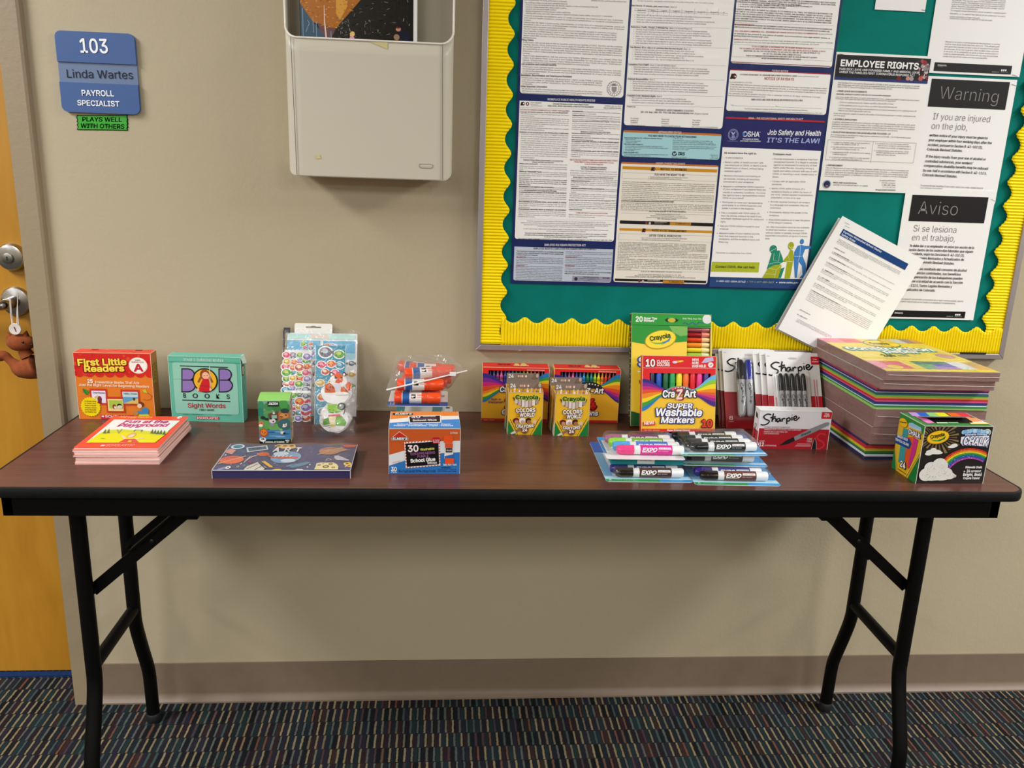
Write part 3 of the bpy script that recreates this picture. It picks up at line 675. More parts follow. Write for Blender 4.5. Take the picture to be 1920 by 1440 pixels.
g.para("You don't have to work for your employer a minimum amount of time in order to qualify for paid family and medical leave benefits. If FAMLI leave is used for a reason that also qualifies as leave under the federal FMLA, then the leave will also count as FMLA leave used. Employees may choose to use sick leave or other paid time off before using FAMLI benefits, but they are not required to do so. Employers and employees may mutually agree to supplement FAMLI benefits with sick leave or other paid time off in order to provide full wage replacement.", 250, 330, 1300, 430, 5, L0, GRY, last=0.14)
g.text('Filing Claims', 230, 458, 362, 463, 20, INK, 2, 'b')
g.para("Employees will not be able to file for benefits until the last quarter of 2023. Benefits will be available starting January 2024. Instructions on how to apply for benefits will be available on famli.colorado.gov in the last quarter of 2023. Employees or their designated representatives apply for FAMLI benefits by submitting an application, along with required documentation, directly to the FAMLI Division. Employers cannot make employees apply for FAMLI benefits. Applications may be submitted in advance of the absence from work, and in some circumstances, they may be submitted after the absence has begun.", 246, 482, 1365, 606, 6, L0, GRY, last=0.07)
g.para("Approved applications will be paid by the FAMLI Division within two weeks after the claim is properly filed, and every two weeks thereafter for the duration of the approved leave. Employees can appeal claim determinations to the FAMLI Division. Individuals who attempt to defraud the FAMLI program may be disqualified from receiving benefits.", 243, 632, 1358, 706, 4, L0, GRY, last=0.68)
g.text('Job protection and continued benefits', 225, 730, 620, 742, 20, INK, 2, 'b')
g.para("Employers must maintain health care benefits for employees while they are on FAMLI leave, and both the employer and the employee remain responsible for paying for those benefits in the same amounts as before the leave began. An employee who has worked for the employer for at least 180 days is entitled to return to the same position, or an equivalent position, upon their return from FAMLI leave.", 238, 756, 1350, 828, 4, L0, GRY, last=0.17)
g.text('Retaliation, Discrimination, and Interference Prohibited', 222, 855, 792, 872, 20, INK, 2, 'b')
g.para("Employers may not interfere with employees' rights under FAMLI and may not discriminate or retaliate against them for exercising those rights. Employees who suffer retaliation, discrimination, or interference may file suit in court, or may file a complaint with the FAMLI Division.", 234, 880, 1140, 950, 4, L0, GRY, last=0.13)
g.text('Other Important Information', 218, 980, 515, 988, 20, INK, 2, 'b')
g.para("An employer may offer a private plan that provides the same benefits as the state FAMLI plan, and imposes no additional costs or restrictions. Private plans must be approved by the FAMLI Division. Employers and employees are encouraged to report FAMLI violations to the FAMLI Division.", 232, 1004, 1140, 1052, 3, L0, GRY, last=0.75)
g.ell(1268, 998, 82, 86, '#6a6764', 2, inner=0.95); g.ell(1268, 998, 56, 58, '#6a6764', 2, inner=0.93); g.poly([(1240, 975), (1298, 977), (1294, 1025), (1266, 1048), (1242, 1022)], '#9a9794', 2); g.poly([(1232, 965), (1268, 938), (1304, 967)], '#85827e', 3)
for i in range(18):
    a = R(20*i+8); g.ell(1268+69*math.cos(a), 998+72*math.sin(a), 5, 7, '#6a6764', 2, n=5)
# public health rights
pan(971.6, 188.4, 1167.0, 193.6+260, r=5, top=False); g.zoom(970, 180, 9.366)
g.text('WORKPLACE PUBLIC HEALTH RIGHTS POSTER', 525, 75, 1365, 100, 36, '#e8e6ee', 2, 'b')
g.poly([(52, 166), (72, 104), (92, 104), (86, 166)], '#1c1715', 2); g.ell(105, 135, 28, 33, '#1c1715', 2); g.ell(112, 133, 13, 14, WHT, 3); g.ell(178, 138, 29, 33, '#6b1f2a', 2); g.ell(178, 138, 12, 18, WHT, 3)
g.text('COLORADO', 232, 126, 425, 132, 17, '#4a4744', 2, 'b'); g.text('Department of', 232, 156, 360, 160, 15, GRY, 2, 's'); g.text('Labor and Employment', 232, 178, 438, 184, 15, GRY, 2, 's')
g.text('Colorado Workplace Public Health Rights Poster:', 622, 148, 1258, 166, 24, '#2c3b38', 2, 'b'); g.text('PAID LEAVE, WHISTLEBLOWING, & PROTECTIVE EQUIPMENT', 533, 185, 1345, 206, 24, '#2c3b38', 2, 'b')
g.text('Updated July 14, 2023', 1530, 184, 1825, 192, 24, '#3c4a30', 2, 'r'); g.text('may be updated annually', 1512, 217, 1822, 222, 20, INK, 2, 'b')
g.line([(40, 203), (1830, 246)], 3, '#8a8682', 2)
g.text('THE HEALTHY FAMILIES & WORKPLACES ACT ("HFWA"): Paid Leave Rights', 50, 250, 918, 274, 22, RED, 2, 'sb'); g.text('Coverage: All Colorado employers, of any size, must provide paid leave', 50, 290, 888, 308, 24, INK, 2, 'sb')
g.para("All employees earn 1 hour of paid leave per 30 hours worked (accrued leave), up to 48 hours a year.", 62, 318, 910, 354, 2, 19, GRY, last=0.28)
g.para("Employees are required to be paid their regular pay rate during leave, and the employer must continue their benefits. Up to 48 hours of unused accrued leave carries over for use during the next year. For details on specific situations (irregular hours, non-hourly pay, etc.), see Wage Protection Rule 3.5, 7 CCR 1103-7.", 56, 386, 908, 526, 5, 19, GRY, last=0.5)
g.para("Up to 80 hours of supplemental leave applies in a public health emergency (PHE), until 4 weeks after the PHE ends.", 52, 560, 906, 596, 2, 19, GRY, last=0.5)
g.text('Employees can use accrued leave for the following safety or health needs:', 38, 640, 900, 668, 22, INK, 2, 'sb'); g.line([(38, 650), (900, 676)], 2, INK, 2)
g.para("a mental or physical illness, injury, or health condition that prevents work, including diagnosis or preventive care; domestic abuse, sexual assault, or criminal harassment leading to health, relocation, legal, or other services needs; caring for a family member experiencing a condition described in category (1) or (2); grieving, funeral/memorial attendance, or financial/legal needs after a death of a family member; due to inclement weather, power/heat/water loss, or other unexpected occurrence, the employee needs to either evacuate their residence, or care for a family member whose school or place of care was closed; or in a PHE, a public official closed the workplace or the school or place of care of the employee's child.", 66, 676, 896, 1086, 12, 19, GRY, last=0.3)
g.text('Employer Policies (Notice; Documentation; Incremental Use;', 105, 1130, 805, 1152, 22, INK, 2, 'sb'); g.text('Privacy; and Paid Leave Records)', 265, 1172, 640, 1182, 22, INK, 2, 'sb'); g.line([(105, 1138), (805, 1160)], 2, INK, 2)
g.text('Written notice and posters.', 38, 1196, 366, 1206, 21, INK, 2, 'sb'); g.text('Employers must (1) provide notice to new', 400, 1208, 876, 1220, 19, GRY, 2, 's')
g.para("employees no later than other onboarding documents/policies; and (2) display updated posters, and provide updated notices to current employees, by end of year.", 38, 1236, 874, 1302, 3, 19, GRY, last=0.08)
g.para("Documented use: Depending on employer policy, employees can use leave in either hourly or six-minute increments.", 965, 278, 1812, 312, 2, 19, GRY, last=0.5); g.text('Incremental Use:', 966, 276, 1160, 280, 21, INK, 3, 'sb')
g.para("Employee Privacy. Employers cannot require employees to disclose details about an employee's (or their family's) HFWA-related health or safety information; such information must be treated as a confidential medical record.", 965, 348, 1812, 418, 3, 19, GRY, last=1.0); g.text('Employee Privacy.', 966, 348, 1190, 354, 21, INK, 3, 'sb')
g.text('Records must be retained and provided upon request.', 965, 450, 1620, 464, 21, INK, 2, 'sb'); g.text('Employers must', 1640, 466, 1808, 470, 19, GRY, 2, 's')
g.para("provide documentation of the current amount of paid leave employees have (1) available for use, and (2) already used during the current benefit year, including any supplemental PHE leave. Information may be requested once per month or when the need for HFWA leave arises.", 962, 484, 1806, 590, 4, 19, GRY, last=0.66)
g.text('Retaliation or Interference with HFWA Rights', 1110, 636, 1636, 652, 22, INK, 2, 'sb'); g.line([(1110, 645), (1636, 661)], 2, INK, 2)
g.text('Paid leave cannot be counted as an "absence"', 955, 662, 1500, 678, 20, INK, 2, 'sb'); g.text('that may result in firing or', 1512, 680, 1796, 688, 19, GRY, 2, 's'); g.text('another kind of adverse action.', 955, 700, 1290, 708, 19, GRY, 2, 's')
g.para("An employee can't be required to find a \"replacement worker\" or job coverage when taking paid leave.", 952, 734, 1790, 772, 2, 20, INK, sty='sb', last=0.46)
g.para("An employer cannot fire, threaten, or otherwise retaliate against, or interfere with use of leave by, an employee who: (1) requests or takes HFWA leave; (2) informs or assists another person in exercising HFWA rights; (3) files a HFWA complaint; or (4) cooperates/assists in investigation of a HFWA violation.", 950, 802, 1786, 936, 5, 19, GRY, last=0.2); g.text('An employer cannot fire, threaten, or otherwise retaliate against', 950, 803, 1786, 822, 20, INK, 3, 'sb')
g.para("If an employee's reasonable, good-faith HFWA complaint, request, or other activity is incorrect, an employer need not agree or grant it, but cannot act against the employee for it. Employees can face consequences for misusing leave.", 945, 966, 1778, 1068, 4, 19, GRY, last=0.2); g.text("If an employee's reasonable, good-faith HFWA complaint, request,", 945, 967, 1778, 988, 20, INK, 3, 'sb')
g.line([(925, 1098), (1770, 1122)], 2, '#8a8682', 2)
for (u, v, u1, v1, s) in ((922, 1132, 1770, 1152, 'PROTECTED HEALTH/SAFETY EXPRESSION & WHISTLEBLOWING ("PHEW"):'), (1000, 1166, 1695, 1186, 'Worker Rights to Express Workplace Health/Safety Concerns'), (1182, 1206, 1506, 1214, '& Use Protective Equipment')): g.text(s, u, v, u1, v1, 23, RED, 2, 'sb')
g.text('Coverage: All Employers and Employees,', 1108, 1254, 1575, 1268, 22, INK, 2, 'sb'); g.text('Plus Certain Independent Contractors', 1118, 1290, 1560, 1302, 22, INK, 2, 'sb'); g.line([(1108, 1264), (1575, 1277)], 2, INK, 2)
g.zoom(960, 320, 9.366)
g.para("PHEW covers not just \"employers\" and \"employees,\" but all \"principals\" (an employer or a business with at least 5 independent contractors) and \"workers\" (employees or independent contractors working for a principal).", 1020, 6, 1850, 84, 3, 19, GRY, last=1)
g.para("Notice for \"foreseeable\" leave. Employers may adopt \"reasonable procedures\" in writing as to how employees should provide notice if they require \"foreseeable\" leave, but cannot deny paid leave for noncompliance with such a policy.", 128, 22, 964, 120, 4, 19, GRY, last=0.24); g.text('Notice for "foreseeable" leave.', 128, 21, 525, 30, 21, INK, 3, 'sb')
g.para("An employer can require documentation to show that accrued leave was for a qualifying reason only if leave was for four or more consecutive work days (i.e. days when an employee would have worked, not calendar days).", 126, 154, 962, 252, 4, 20, INK, sty='sb', last=0.24)
g.para("Documentation is not required to take accrued leave, but can be required as soon as an employee returns to work or separates from work (whichever is sooner). No documentation can be required for PHE leave.", 124, 288, 960, 352, 3, 19, GRY, last=0.8); g.text('Documentation is not required to take accrued leave,', 124, 287, 735, 300, 21, INK, 3, 'sb'); g.text('No documentation can be required for PHE leave.', 218, 353, 785, 366, 21, INK, 3, 'sb')
g.para("To document leave for an employee's (or an employee's family member's) health-related need, an employee may provide: (1) a document from a health or social services provider if services were received and a document can be obtained in reasonable time and without added expense; otherwise (2) the employee's own writing.", 122, 384, 956, 520, 5, 19, GRY, last=0.4); g.text("To document leave for an employee's (or an employee's family member's)", 122, 383, 956, 400, 20, INK, 3, 'sb')
g.para("Documentation as to domestic abuse, sexual assault, or criminal harassment can be a document or writing under (1) above (e.g. legal or shelter services provider) or (2) above, or legal document (a restraining order, police report, etc.).", 120, 550, 952, 650, 4, 19, GRY, last=0.24); g.text('Documentation as to domestic abuse, sexual assault, or criminal', 120, 549, 952, 566, 20, INK, 3, 'sb')
g.para("If an employer reasonably deems an employee's documentation deficient, the employer must: (A) notify the employee within seven days of either receiving the documentation or the employee's return to work or separation (whichever is sooner), and (B) give the employee at least seven days to cure the deficiency.", 115, 682, 948, 812, 5, 19, GRY, last=0.35); g.text("If an employer reasonably deems an employee's documentation", 115, 681, 948, 698, 20, INK, 3, 'sb')
g.text('Worker Rights to Express Workplace Health/Safety Concerns:', 1072, 122, 1782, 138, 20, INK, 2, 'sb'); g.line([(1072, 130), (1782, 146)], 2, INK, 2)
g.para("It is unlawful to retaliate against, or interfere with, the following acts: raising reasonable concerns, including informally, to the principal, other workers, the government, or the public, about workplace violations of government health or safety rules, or a significant workplace health or safety threat;", 1036, 152, 1845, 282, 5, 19, GRY, last=0.17); g.text('raising reasonable concerns,', 1036, 186, 1370, 192, 20, INK, 3, 'sb')
g.para("opposing or testifying, assisting, or participating in an investigation or proceeding about retaliation for, or interference with, the above-listed conduct.", 1034, 318, 1842, 384, 3, 19, GRY, last=0.12); g.text('opposing or testifying, assisting, or participating', 1034, 317, 1620, 330, 20, INK, 3, 'sb')
g.para("A principal need not address a worker's PHEW-related concern, but it still cannot fire or take other action against the worker for raising such a concern, as long as the concern was reasonable and in good faith.", 1010, 414, 1838, 480, 3, 19, GRY, last=0.74)
g.text('Workers\' Rights to Use Their Own Personal Protective Equipment ("PPE"):', 996, 526, 1828, 542, 21, INK, 2, 'sb')
g.para("A worker must be allowed to voluntarily wear their own PPE (mask, faceguard, gloves, etc.) if the PPE (1) provides more protection than equipment provided at the workplace, (2) is recommended by a government health agency (federal, state, or local), and (3) does not make the worker unable to do the job.", 1000, 560, 1828, 690, 5, 19, GRY, last=0.27); g.text('unable to do the job.', 1000, 691, 1235, 696, 20, INK, 3, 'sb')
g.line([(1000, 714), (1820, 732)], 2, '#8a8682', 2); g.text('COMPLAINT RIGHTS (under both HFWA & PHEW)', 1122, 750, 1680, 762, 20, RED, 2, 'sb')
g.para("Report violations to the Division as complaints or anonymous tips, or file in court after exhausting pre-lawsuit remedies.", 995, 780, 1815, 816, 2, 19, GRY, last=0.57)
g.line([(105, 848), (1810, 878)], 2, '#8a8682', 2)
for (u, v, u1, v1, s, st) in ((262, 890, 1645, 920, "This Poster summarizes two Colorado workplace public health laws, C.R.S. § 8-13.3-401 et seq. (paid leave) and C.R.S. § 8-14.4-101 et seq.", 's'), (152, 922, 1755, 954, "(healthy and safety whistleblowing), including amendments current as of the date of this poster. It does not cover other health or safety laws, rules, and orders,", 's'), (208, 956, 1692, 982, "including under the federal Occupational Safety and Health Act (OSHA), from the Colorado Department of Public Health and Environment (CDPHE),", 's'), (450, 988, 1452, 1006, "or from local public health agencies. Contact those agencies for such health and safety information.", 's'), (200, 1028, 1696, 1056, "If a PHE is declared again, additional leave will be available for inability to work; testing; quarantining; caring for family in such situations; and related needs.", 's'), (602, 1068, 1295, 1080, "An FAQ is used to notify the people whose updated if such a declared.", 's'), (222, 1102, 1668, 1128, "This poster must be displayed where easily accessible to workers, shared with remote workers, provided in other languages as needed,", 'sb'), (218, 1136, 1662, 1162, "and replaced with any annually updated versions. This Poster is a summary and cannot be relied on as complete labor law information.", 'sb'), (560, 1170, 1325, 1184, "For all rules, fact sheets, translations, questions, or complaints, contact:", 'sb'), (108, 1208, 1758, 1234, "DIVISION OF LABOR STANDARDS & STATISTICS, ColoradoLaborLaw.gov, cdle_labor_standards@state.co.us, 303-318-8441 / 888-390-7936.", 'sb')):
    g.text(s, u, v, u1, v1, 19 if v < 1200 else 22, INK if st == 'sb' else GRY, 2, st)
# polygraph
pan(965.6, 462.2, 1149.5, 530.0, '#c3cad8', 4, top=False); g.zoom(955, 440, 9.143); DK = '#3a3d48'
g.text('EMPLOYEE POLYGRAPH PROTECTION ACT', 600, 192, 1310, 200, 36, '#e6e4ee', 2, 'b'); g.text('EMPLOYEE RIGHTS | EMPLOYEE POLYGRAPH PROTECTION ACT', 412, 250, 1495, 266, 30, INK, 2, 'b')
g.para("The Employee Polygraph Protection Act prohibits most private employers from using lie detector tests either for pre-employment screening or during the course of employment.", 122, 290, 930, 352, 3, 20, INK, sty='sb', last=0.46)
g.para("PROHIBITIONS Employers are generally prohibited from requiring or requesting any employee or job applicant to take a lie detector test, and from discharging, disciplining, or discriminating against an employee or prospective employee for refusing to take a test or for exercising other rights under the Act.", 118, 394, 922, 512, 5, 18, DK, last=0.25); g.text('PROHIBITIONS', 118, 392, 285, 394, 20, '#a33a44', 3, 'sb')
g.para("EXEMPTIONS Federal, State and local governments are not affected by the law. Also, the law does not apply to tests given by the Federal Government to certain private individuals engaged in national security-related activities. The Act permits polygraph (a kind of lie detector) tests to be administered in the private sector, subject to restrictions, to certain prospective employees of security service firms (armored car, alarm, and guard), and of pharmaceutical manufacturers, distributors and dispensers. The Act also permits polygraph testing, subject to restrictions, of certain employees of private firms who are reasonably suspected of involvement in a workplace incident (theft, embezzlement, etc.) that resulted in economic loss to the employer.", 112, 544, 915, 796, 10, 18, DK, last=1); g.text('EXEMPTIONS', 112, 542, 262, 545, 20, '#a33a44', 3, 'sb')
g.para("employer. The law does not preempt any provision of any State or local law or any collective bargaining agreement which is more restrictive with respect to lie detector tests.", 965, 300, 1772, 362, 3, 18, DK, last=0.36)
g.para("EXAMINEE RIGHTS Where polygraph tests are permitted, they are subject to numerous strict standards concerning the conduct and length of the test. Examinees have a number of specific rights, including the right to a written notice before testing, the right to refuse or discontinue a test, and the right not to have test results disclosed to unauthorized persons.", 960, 394, 1762, 516, 5, 18, DK, last=0.68); g.text('EXAMINEE RIGHTS', 960, 392, 1168, 396, 20, '#a33a44', 3, 'sb')
g.para("ENFORCEMENT The Secretary of Labor may bring court actions to restrain violations and assess civil penalties against violators. Employees or job applicants may also bring their own court actions.", 955, 544, 1754, 608, 3, 18, DK, last=0.64); g.text('ENFORCEMENT', 955, 542, 1120, 546, 20, '#a33a44', 3, 'sb')
g.para("THE LAW REQUIRES EMPLOYERS TO DISPLAY THIS POSTER WHERE EMPLOYEES AND JOB APPLICANTS CAN READILY SEE IT.", 948, 644, 1745, 676, 2, 20, INK, sty='sb', last=0.75)
g.rect(1080, 708, 1738, 812, '#9b98ac', 2); g.ell(1140, 756, 30, 30, '#2f3144', 3); g.text('WAGE AND HOUR DIVISION', 1265, 735, 1530, 739, 18, DK, 3, 'sb'); g.text('UNITED STATES DEPARTMENT OF LABOR', 1200, 760, 1540, 764, 14, DK, 3, 's'); g.text('1-866-487-9243', 1335, 780, 1470, 782, 15, DK, 3, 's'); g.text('www.dol.gov/whd', 1275, 800, 1510, 804, 15, DK, 3, 's'); g.text('WHD', 1590, 752, 1720, 756, 24, '#5b3558', 3, 'b')
# minimum standards order panel
pan(1174.5, -60, 1354.9, 242.0); g.zoom(1150, 0, 5.54)
g.text('As much as practical, meal periods must be at least 1 hour after starting shifts, and 1 hour before ending.', 250, 14, 1042, 40, 13, GRY, 2, 's')
def sec(u, v, u1, v1, head, tail, ut, vt):
    g.text(head, u, v, u1, v1, 18, INK, 2, 'sb'); g.text(tail, u1+8, v1, ut, vt, 16, GRY, 2, 's')
sec(190, 66, 582, 80, 'Rest Periods: 10 minutes, paid, every 4 hours', '(Rule 5.2)', 660, 82)
g.frame(222, 88, 1185, 160, 2, '#8c8884', 2); g.line([(220, 112), (1182, 140)], 2, '#8c8884', 2)
for u in (370, 458, 585, 713, 845, 975, 1095): g.line([(u, 92), (u-5, 160)], 2, '#8c8884', 2)
for i, s in enumerate(('Work Hours', 'Up to 2', '>2, up to 6', '>6, up to 10', '>10, up to 14', '>14, up to 18', '>18, up to 22', '>22')):
    u = (250, 388, 488, 610, 738, 868, 1000, 1130)[i]; w = (86, 50, 66, 76, 84, 84, 84, 24)[i]; g.text(s, u, 104+u*0.028, u+w, 104+(u+w)*0.028, 12, INK, 2, 'sb'); g.text('Rest Periods' if i == 0 else str(i-1), u+(0 if i == 0 else w/2-4), 127+u*0.026, u+(w if i == 0 else w/2+5), None, 11, GRY, 2, 's')
def bul(rows, u, c=GRY):
    for (v, u1, v1, s) in rows:
        g.text(s, u+22, v, u1, v1, 14, c, 2, 's'); g.ell(u+4, v-5, 3, 3, c, 2, n=6)
bul([(162, 1015, 190, 'Need not be off-site, but must not include work, and should be in the middle of the 4 hours if practical'), (186, 835, 206, 'Rest periods count as time worked, including for minimum wage and overtime'), (210, 1052, 238, 'Extra pay is owed for rest periods not authorized or permitted, including for employees not paid hourly'), (234, 962, 258, 'Break rules differ for some agricultural work (Rule 2.3, & the Agricultural Labor Conditions Rules)')], 218)
g.line([(185, 268), (1210, 296)], 2, '#8a8682', 2); sec(182, 288, 572, 300, 'Deductions, Credits, Charges, & Withheld Pay:', '(Rule 6, & Colorado Wage Act)', 818, 308)
bul([(312, 975, 336, 'Final pay: Owed promptly (if a termination by employer) or at next pay date (if employee resigned)'), (336, 1000, 360, 'Unused vacation: Must pay to departing employees, even if fired for cause or resigned without notice'), (358, 1012, 384, 'Tip credit: Can lower hourly pay up to $3.02 if tips (not service charges) aren\'t diverted to untipped staff'), (384, 812, 400, 'Meals: Can charge cost or value (without profit) of voluntarily accepted meals'), (406, 1012, 430, 'Lodging: Can charge $25-$100 weekly (by housing type) if voluntary and primarily for employee benefit'), (430, 1025, 456, 'Uniforms: Can\'t charge or require deposits for special uniforms, special cleaning, or ordinary wear and tear'), (454, 1020, 480, 'Other deductions: Only for items in C.R.S. 8-4-105; not for poor work, breakage, walking without notice, etc.')], 208)
g.line([(172, 474), (1185, 502)], 2, '#8a8682', 2); sec(168, 498, 718, 516, 'Time Worked: All on-duty or on-premises time that must be paid', '(Rule 1.9)', 800, 520)
bul([(522, 838, 544, 'Cleanup or setup (excludes: put on or remove clothes, or gear, worn only at work)'), (546, 845, 568, 'Clearing in or out (timeclock, security or safety screening, etc.), or waiting to do so'), (570, 936, 596, 'Receiving or sharing work information, or wait for tasks - but not just off-duty time on premises'), (594, 730, 610, 'Travel for employer benefit - but not normal commuting (Rule 1.9.2)'), (618, 838, 638, 'Sleep time required to be on-site - but not if lengthy and uninterrupted (Rule 1.9.3)')], 198)
g.line([(160, 658), (1168, 684)], 2, '#8a8682', 2); sec(156, 678, 372, 684, 'Exemptions from COMPS', '(Rule 2.2 lists all; highlights below)', 650, 692)
bul([(702, 975, 726, 'Executives/supervisors, administrators, or professionals ($50,000 or greater salary in salary, most hourly pay)'), (724, 996, 750, 'Other high-level work: non-manual jobs paid 2.25 times the above salary; 1% owners who actively manage'), (748, 990, 772, 'Some (not all) salespeople, computer professionals, drivers, camp/outdoor ed. staff, or property managers'), (772, 885, 794, 'Duties to pay wages, including most limits on deductions, still apply if exempt from COMPS')], 188)
g.line([(152, 808), (1155, 834)], 2, '#8a8682', 2); sec(148, 828, 365, 834, 'Employer Responsibilities', '(Rule 7)', 432, 836)
bul([(852, 935, 874, 'Give employees pay statements (total pay, rate, tips, credits, and time worked), and keep for 3 years'), (874, 982, 898, 'Display this poster/notice where easily seen (or give to employees); also include in any handbook/manual'), (898, 945, 920, 'Use translations available from this Division of this poster/notice, for employees with limited English'), (920, 978, 946, 'Not giving (or undercutting) poster or notice may disallow employer credits, deductions, or exemptions'), (944, 976, 968, 'Individuals with control over work may be liable for wages and violations, even at incorporated employers')], 178)
g.line([(142, 978), (1142, 1004)], 2, '#8a8682', 2); sec(138, 1000, 440, 1008, 'Complaint & Anti-Retaliation Rights', '(Rule 8)', 506, 1010)
bul([(1022, 756, 1038, 'File complaints to the Division or Court, or send the Division confidential tips'), (1046, 806, 1062, 'Retaliation, or actions interfering with rights, may yield fines or other consequences'), (1070, 838, 1088, 'Immigration status is irrelevant to these rights, and can\'t be used to interfere with rights')], 168)
g.line([(135, 1092), (1135, 1118)], 2, '#8a8682', 2); g.text('Contact Us:', 138, 1114, 232, 1117, 16, INK, 2, 'sb')
g.text('DIVISION OF LABOR STANDARDS & STATISTICS', 438, 1152, 832, 1162, 19, INK, 2, 'sb'); g.text('303-318-8441 / 888-390-7936 / cdle_labor_standards@state.co.us', 282, 1172, 832, 1186, 18, INK, 2, 'sb'); g.text('(English or Spanish)', 840, 1188, 985, 1192, 16, GRY, 2, 'r', 0.2)
for (u, v, rows, uu, vv, w, lab) in ((178, 1236, ('For all laws', 'guidance, &', 'complaints:'), 178, 1306, 148, 'ColoradoLaborLaw.gov'), (497, 1246, ('Spanish', 'guidance &', 'complaints:'), 497, 1314, 205, 'LeyesLaboralesDeColorado.gov'), (818, 1256, ('This notice', 'in other', 'languages:'), 810, 1324, 275, 'cdle.colorado.gov/LaborStandardsPosters')):
    for i, s in enumerate(rows): g.text(s, u, v+22*i, u+(86, 78, 78)[i], v+22*i+2, 15, GRY, 2, 's')
    g.text(lab, uu, vv, uu+w, vv+w*0.022, 13, '#33415a', 2, 's'); g.line([(uu, vv+5), (uu+w, vv+5+w*0.022)], 1.6, '#33415a', 2)
# withholding
OR1, OR2 = '#c9701e', '#d2921c'
pan(1166.8, 243.8, 1351.3, 300.0, '#a9d6dd', 5); pan(1166.8, 243.8, 1351.3, 254.8, OR1, 5, True, False, 2); g.zoom(1160, 240, 9.366)
g.text('WITHHOLDING STATUS', 695, 92, 1098, 102, 38, '#f3d9bf', 3, 'b'); g.text('YOU MAY NEED TO CHECK YOUR WITHHOLDING', 515, 152, 1365, 174, 32, INK, 2, 'b')
for (u, v, u1, v1, s, st) in ((98, 180, 775, 196, 'Since you last filed form W-4 with your employer did you...', 'sb'), (118, 206, 298, 210, 'Marry or divorce?', 's'), (118, 236, 392, 242, 'Gain or lose a dependent?', 's'), (118, 262, 325, 266, 'Change your name?', 's'), (95, 292, 440, 300, 'Were there major changes to...', 'sb'), (112, 322, 776, 338, 'Your nonwage income (interest, dividends, capital gains, etc.)?', 's'), (110, 350, 868, 368, 'Your family wage income (you or your spouse started or ended a job)?', 's'), (108, 380, 388, 386, 'Your itemized deductions?', 's'), (106, 404, 276, 408, 'Your tax credits?', 's'), (84, 436, 365, 442, 'If you can answer "YES"...', 'sb'), (84, 464, 866, 480, 'To any of these questions or you owed extra tax when you filed your last', 's'), (82, 492, 560, 500, 'return, you may need to file a new form W-4.', 's'), (80, 520, 716, 532, 'See your employer for a copy of form W-4 or call the IRS at', 's'), (955, 196, 1125, 200, '1-800-829-3676.', 's'), (948, 228, 1648, 246, 'Now is the time to check your withholding. For more details, get', 's'), (946, 258, 1660, 276, 'Publication 919, How Do I Adjust My Tax Withholding?, or use the', 's'), (946, 288, 1712, 306, 'Withholding Calculator at www.irs.gov/individuals on the IRS website.', 's'), (945, 326, 1718, 346, 'Employer: Please post or publish this Bulletin Board Poster so that your', 's'), (944, 356, 1672, 374, 'employees will see it. Please indicate where they can get forms and', 's'), (942, 384, 1238, 390, 'information on this subject.', 's'), (930, 520, 1195, 526, 'Department of the Treasury', 's'), (930, 546, 1340, 556, 'Internal Revenue Service  www.irs.gov', 'sb'), (1605, 485, 1745, 488, 'Publication 213', 's'), (1628, 516, 1744, 519, '(Rev. 8-2009)', 's'), (1600, 546, 1744, 550, 'Cat. No. 11047P', 's')):
    g.text(s, u, v, u1, v1, 21 if st == 'sb' else 19, INK if st == 'sb' else '#394a4e', 2, st)
g.ell(978, 452, 42, 42, '#1d1d1e', 2); g.ell(968, 456, 14, 26, '#a3cbd1', 3, rot=20); g.ell(998, 446, 10, 20, '#a3cbd1', 3, rot=-25); g.text('IRS', 1040, 474, 1160, 480, 50, INK, 2, 'h')
# unemployment insurance
pan(1163.6, 303.5, 1344, 533.5, '#f1e9dc', 5); pan(1163.6, 303.5, 1346.0, 313.2, OR1, 5, True, False, 2)
g.zoom(1160, 240, 9.366); g.text('UNEMPLOYMENT INSURANCE', 645, 640, 1165, 652, 38, '#f3c9a8', 3, 'b')
g.rect(70, 668, 1728, 782, OR2, 2); g.text('NOTICE TO WORKERS', 730, 738, 1195, 750, 40, '#3d2a12', 3, 'b')
g.poly([(560, 750), (580, 688), (605, 688), (595, 752)], '#3a1c16', 3); g.ell(614, 720, 28, 34, '#2b1a18', 3); g.ell(624, 722, 15, 12, '#b9602a', 4)
g.frame(62, 778, 1716, 942, 3, '#9c968e', 2); g.text('YOU HAVE THE RIGHT TO BE:', 622, 832, 1162, 844, 36, INK, 2, 'b')
g.text('Properly classified as an employee or as an independent contractor.', 548, 868, 1218, 884, 20, GRY, 2, 's'); g.text('Paid accurately and timely for the services you perform.', 548, 896, 1115, 908, 20, GRY, 2, 's'); g.ell(522, 862, 5, 6, GRY, 2, n=6); g.ell(522, 890, 5, 6, GRY, 2, n=6)
T1 = "There are resources available to you if you believe you are being subject to improper classification or inaccurate payment practices by your employer. For more information, go to WorkRights.cdle.co. Employers are required to follow the law when paying wages, including, but not limited to, prompt payment of earned wages to employees, accurate reporting and compensation payments. As a worker, you have certain rights as an employee or independent contractor. Improper classification (often called misclassification) of employees as independent contractors and other labor law violations take a toll on individual workers and for law-abiding businesses and for workers in Colorado."
g.para(T1, 60, 950, 1690, 1118, 6, 19, GRY, last=0.4)
T2 = "If you believe you have been improperly classified as an independent contractor and not really performing duties that fit the criteria of an employee, visit colorado.gov/cdle/TipForm, or call us at 303-318-9100 and select Option 4. To be classified as an employee, you must meet the statutory criteria (Revised Statute 8-70-115). You can read the law online and find out more at coloradoui.gov/ProperClassification. As an employee, you are entitled to unemployment insurance benefits, if you become unemployed through no fault of your own. Your employer contributes to unemployment insurance and cannot deduct this from your wages."
